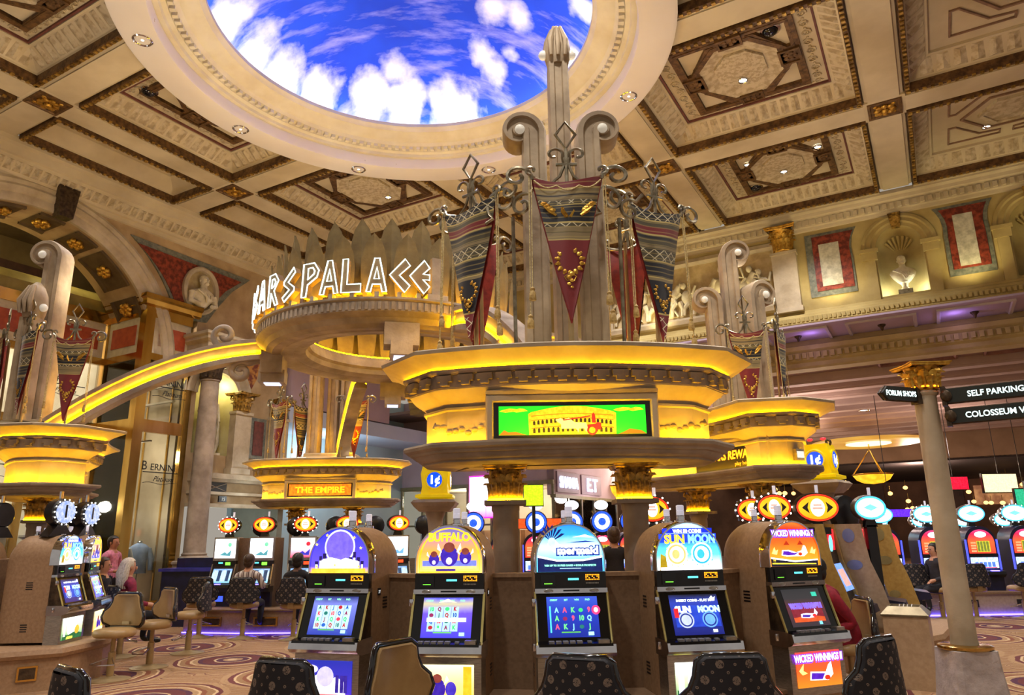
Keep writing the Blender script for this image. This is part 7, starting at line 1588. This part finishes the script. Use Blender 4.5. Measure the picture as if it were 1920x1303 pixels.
# ================================================================ signpost, bin and small things
sg = thing('signpost_column', 'slender round stone column with gilt capital and direction signs at right', 'column', (4.06, 7.0, 0))
MB().loft([[(x*k, y*k, z) for x, y in [(.24, -.2), (.24, .2), (.2, .24), (-.2, .24), (-.24, .2), (-.24, -.2), (-.2, -.24), (.2, -.24)]] for k, z in ((1.0, 0), (.98, .1), (.84, .45), (.80, .61))]).build('pedestal', mat('rough_white_stone', (206, 194, 190), (176, 164, 160), 6, .85, bump=.8, bscale=9), sg)
MB().lathe([(.215, .61), (.225, .62), (.225, .64), (.20, .65), (.01, .65)], 24).build('collar_disc', BRASS, sg, smooth=40)
MB().lathe([(.115, .65), (.108, .7), (.105, 2.0), (.10, 2.92), (.115, 2.93), (.125, 2.95), (.11, 2.98)], 24).build('shaft', STONE_L, sg, smooth=40)
capital(sg, (0, 0, 2.97), .115, .27, GOLD); MB().lathe([(.135, 3.0), (.145, 3.0), (.145, 3.012), (.135, 3.012), (.135, 3.0)], 16, cap=False).build('amber_strip', glow('orange_capital_ring', (255, 120, 10), 14), sg)
def blade(label, s, p0, p1, h, size, sx, flip):
    p0, p1 = Vector(p0), Vector(p1); d = p1-p0; L = d.length; t = thing('direction_sign', label, 'sign', p0, atan2(d.y, d.x))
    MB().prism([(0, -h/2), (L-h*.5, -h/2), (L, 0), (L-h*.5, h/2), (0, h/2)], -.035, .035, 'y').build('blade', mat('dark_green_sign', (34, 38, 30), (24, 28, 22), 5, .4), t)
    MB().tube([(x, 0, z) for x, z in ((0, -h/2), (L-h*.5, -h/2), (L, 0), (L-h*.5, h/2), (0, h/2))], .012, 6, closed=True).build('frame', BRONZE_D, t)
    LT = G((226, 250, 246), 1.8); 
    if flip: put('lettering', text(s, size, .002, LT, sx=sx, bold=.0015), t, (L*.47, .037, -size*.33), (0, 0, pi))
    else: put('lettering', text(s, size, .002, LT, sx=sx, bold=.0015), t, (L*.45, -.037, -size*.33))
    b = MB().box(-.04, .0, -.05, .05, -h*.7, h*.7).build('bracket', BRONZE_D, t); MB().ball((0, -.05, 0), .05, (1, .5, 1.2), 8, 6).build('boss', BRONZE_D, t, smooth=50)
    return t
blade('pointed green sign reading FORUM SHOPS left of the column', 'FORUM SHOPS', (3.93, 6.95, 2.93), (3.52, 6.80, 2.93), .13, .072, .8, True)
blade('upper green sign reading SELF PARKING right of the column', 'SELF PARKING', (4.20, 6.88, 2.90), (4.92, 6.36, 2.90), .135, .078, .9, False)
blade('lower green sign reading COLOSSEUM VALET right of the column', 'COLOSSEUM VALET', (4.20, 6.86, 2.70), (4.98, 6.30, 2.70), .135, .078, .9, False)
bn = thing('waste_bin', 'square tan waste bin with a steel ashtray top beside the signpost', 'bin', (4.36, 8.55, 0), rad(-32))
MB().box(-.22, .22, -.22, .22, 0, .74).build('bin_body', PALELAM, bn); MB().box(-.225, -.215, -.2, .2, .02, .72).build('side_panel', TANLAM, bn)
MB().mold([(.015, .74), (.015, .76), (-.06, .84), (-.075, .84), (-.08, .81), (-.2, .81)], rect(-.22, .22, -.22, .22)).build('steel_top', mat('dull_brassy_steel', (150, 138, 112), (124, 112, 90), 6, .35, .7), bn); MB().box(-.12, .12, -.12, .12, .80, .815).build('ash_sand', mat('grey_sand', (150, 146, 140), (120, 116, 110), 60, .9), bn)
for k in range(4): MB().tube([(-.06+.04*k, -.02, .815), (-.05+.04*k, .03*(k % 2), .85)], .006, 5).build('cigarette_stub', mat('white_paper', (236, 232, 226)), bn)
# recessed downlights and camera domes
def downlight(label, loc, r=.11, z_dir=-1):
    t = thing('downlight', label, 'downlight', loc, 0, 'recessed downlights')
    MB().lathe([(r*1.3, .03), (r*1.35, 0), (r*1.2, -.015), (r, .0), (r*.9, .03)], 18, cap=False).build('trim_ring', CHROME, t, smooth=40); MB().lathe([(r*.95, .012), (.01, .004)], 18, cap=False).build('lamp', WHITELAMP, t)
for i, (ang, w_) in enumerate(((205, 'leftmost'), (148, 'second from the left'), (112, 'third from the left'), (72, 'fourth from the left'), (18, 'rightmost'))):
    a = rad(ang) if i != 0 else rad(186); downlight('round downlight in the white disc of the dome, '+w_, (CX+4.63*cos(a), CY+4.63*sin(a), 10.325), .13)
for i, (a, b, z, l) in enumerate(((-15.8, 10.4, ZB+.44, 'narrow bay by the left wall'), (-2.35, 18.55, ZB+.40, 'second ornate bay centre on the right'), (-3.1, 17.75, ZB+.44, 'near left corner of the second ornate bay on the right'), (-1.4, 17.75, ZB+.44, 'far left corner of the second ornate bay on the right'), (2.3, 13.0, ZB+.47, 'upper plain bay on the right'), (2.2, 18.95, ZB+.47, 'lower plain bay on the right'), (-12.2, 14.3, ZB+.44, 'ornate bay left of the ring leaves'), (-7.4, 18.2, ZB+.40, 'bay behind the nearest pylon'), (-13.8, 4.4, ZB+.44, 'top left ornate bay'), (-2.35, 13.95, ZB+.40, 'first ornate bay centre on the right'))):
    p = hall(a, b, z); downlight('small downlight in the '+l, p, .075)
for i, (a, b, l) in enumerate(((-13.35, 7.8, 'framed panel left of the dome'), (-1.55, 12.7, 'first ornate bay on the right'), (-3.2, 19.2, 'second ornate bay on the right'), (-11.1, 13.2, 'ornate bay above the leaves'))):
    t = thing('camera_dome', 'dark glass camera dome in the '+l, 'security camera', hall(a, b, ZB+.47)); MB().ball((0, 0, 0), .15, (1, 1, .75), 16, 10).build('dome', mat('smoked_glass_dome', (24, 24, 30), None, 5, .06), t, smooth=60); MB().lathe([(.19, .03), (.19, -.01), (.14, -.02)], 20, cap=False).build('dome_ring', CHROME, t)
for i, (a, b) in enumerate(((6, 26.5), (9.5, 30), (14, 32), (18, 29), (21, 34), (3, 34), (11, 36), (16, 38), (25, 36), (-2, 30), (-5, 33), (24, 41), (28, 44), (14, 44), (19, 46))):
    z = 6.06 if b < 40 else 4.83; downlight('bright downlight of the lower hall ceiling, %s' % ['nearest on the right', 'second row left', 'second row right', 'far right front', 'far right middle', 'left of the pendant', 'behind the pendant', 'behind the signpost', 'rightmost middle', 'left near the capital', 'left far', 'dark ceiling first', 'dark ceiling second', 'dark ceiling left', 'dark ceiling middle'][i], hall(a, b, z), .15)
# distant lit signs over the casino floor
def farsign(label, loc, w, h, c, s=None, st=1.8, c2=(250, 250, 250), up=6.2):
    t = thing('lit_sign', label, 'sign', loc); MB().box(-w, w, -.05, .05, -h, h).build('sign_case', BLACKP, t); f = MB().box(-w*.94, w*.94, -.06, -.05, -h*.9, h*.9).build('lit_face', G(c, st), t)
    if s: put('lettering', text(s, h*1.5, .01, G(c2, 2.0), bold=.01), f, (0, -.07, -h*.5))
    
    if up: MB().tube([(0, 0, h), (0, 0, up-loc[2])], .012, 5).build('hanger', BLACKP, t)
    else: MB().tube([(0, 0, -loc[2]), (0, 0, -h)], .04, 6).build('post', BLACKP, t)
farsign('red rectangular sign hanging far off at right', (15.6, 26, 3.25), .52, .24, (220, 20, 50)); farsign('white and gold sign cluster behind the signpost', (16.9, 25.5, 3.2), .62, .34, (255, 220, 160)); farsign('green and red meter sign right of the signpost', (17.0, 24.5, 2.55), .36, .42, (40, 150, 110))
farsign('white lettered sign cut by the right picture edge', (14.4, 20.2, 2.75), .35, .18, (20, 60, 50), 'HIP', .8, up=0); farsign('long violet lit strip sign above the right machines', (12.2, 24, 2.2), .85, .13, (90, 40, 230)); farsign('red neon sign behind the sun and moon machine', (4.6, 14.0, 2.05), .36, .18, (255, 30, 60), up=0); farsign('orange red strip sign behind the sea machine', (.72, 19, 1.95), .75, .13, (250, 70, 20), up=0); farsign('green and yellow neon sign right of the front left column', (.42, 16, 2.5), .22, .24, (170, 230, 20), up=0)
random.seed(5)
for i in range(34):
    t = thing('globe_light', 'tiny amber globe light of the distant bar', 'lamp', (random.uniform(13, 27), random.uniform(37, 42), random.uniform(2.6, 4.3)), 0, 'amber globe lights of the distant bar')
    MB().ball((0, 0, 0), .13, (1, 1, .8), 8, 6).build('globe', glow('amber_globe', (255, 190, 110), 3.0), t, smooth=60); MB().tube([(0, 0, .1), (0, 0, .4)], .015, 4).build('stem', BRASS, t)
# dark counter beside the column at the shop
ct = thing('host_counter', 'dark navy counter between the shop column and the far kiosk', 'counter', (-6.35, 15.4, 0), rad(-8)); MB().box(-.75, .6, -.3, .35, 0, 1.05).build('counter_body', NAVYP, ct); MB().box(-.8, .68, -.36, .4, 1.05, 1.11).build('counter_top', mat('violet_gloss_top', (60, 60, 170), (40, 40, 120), 3, .2), ct); MB().box(-.7, .3, .1, .3, 1.11, 1.3).build('upper_shelf', NAVYP, ct)
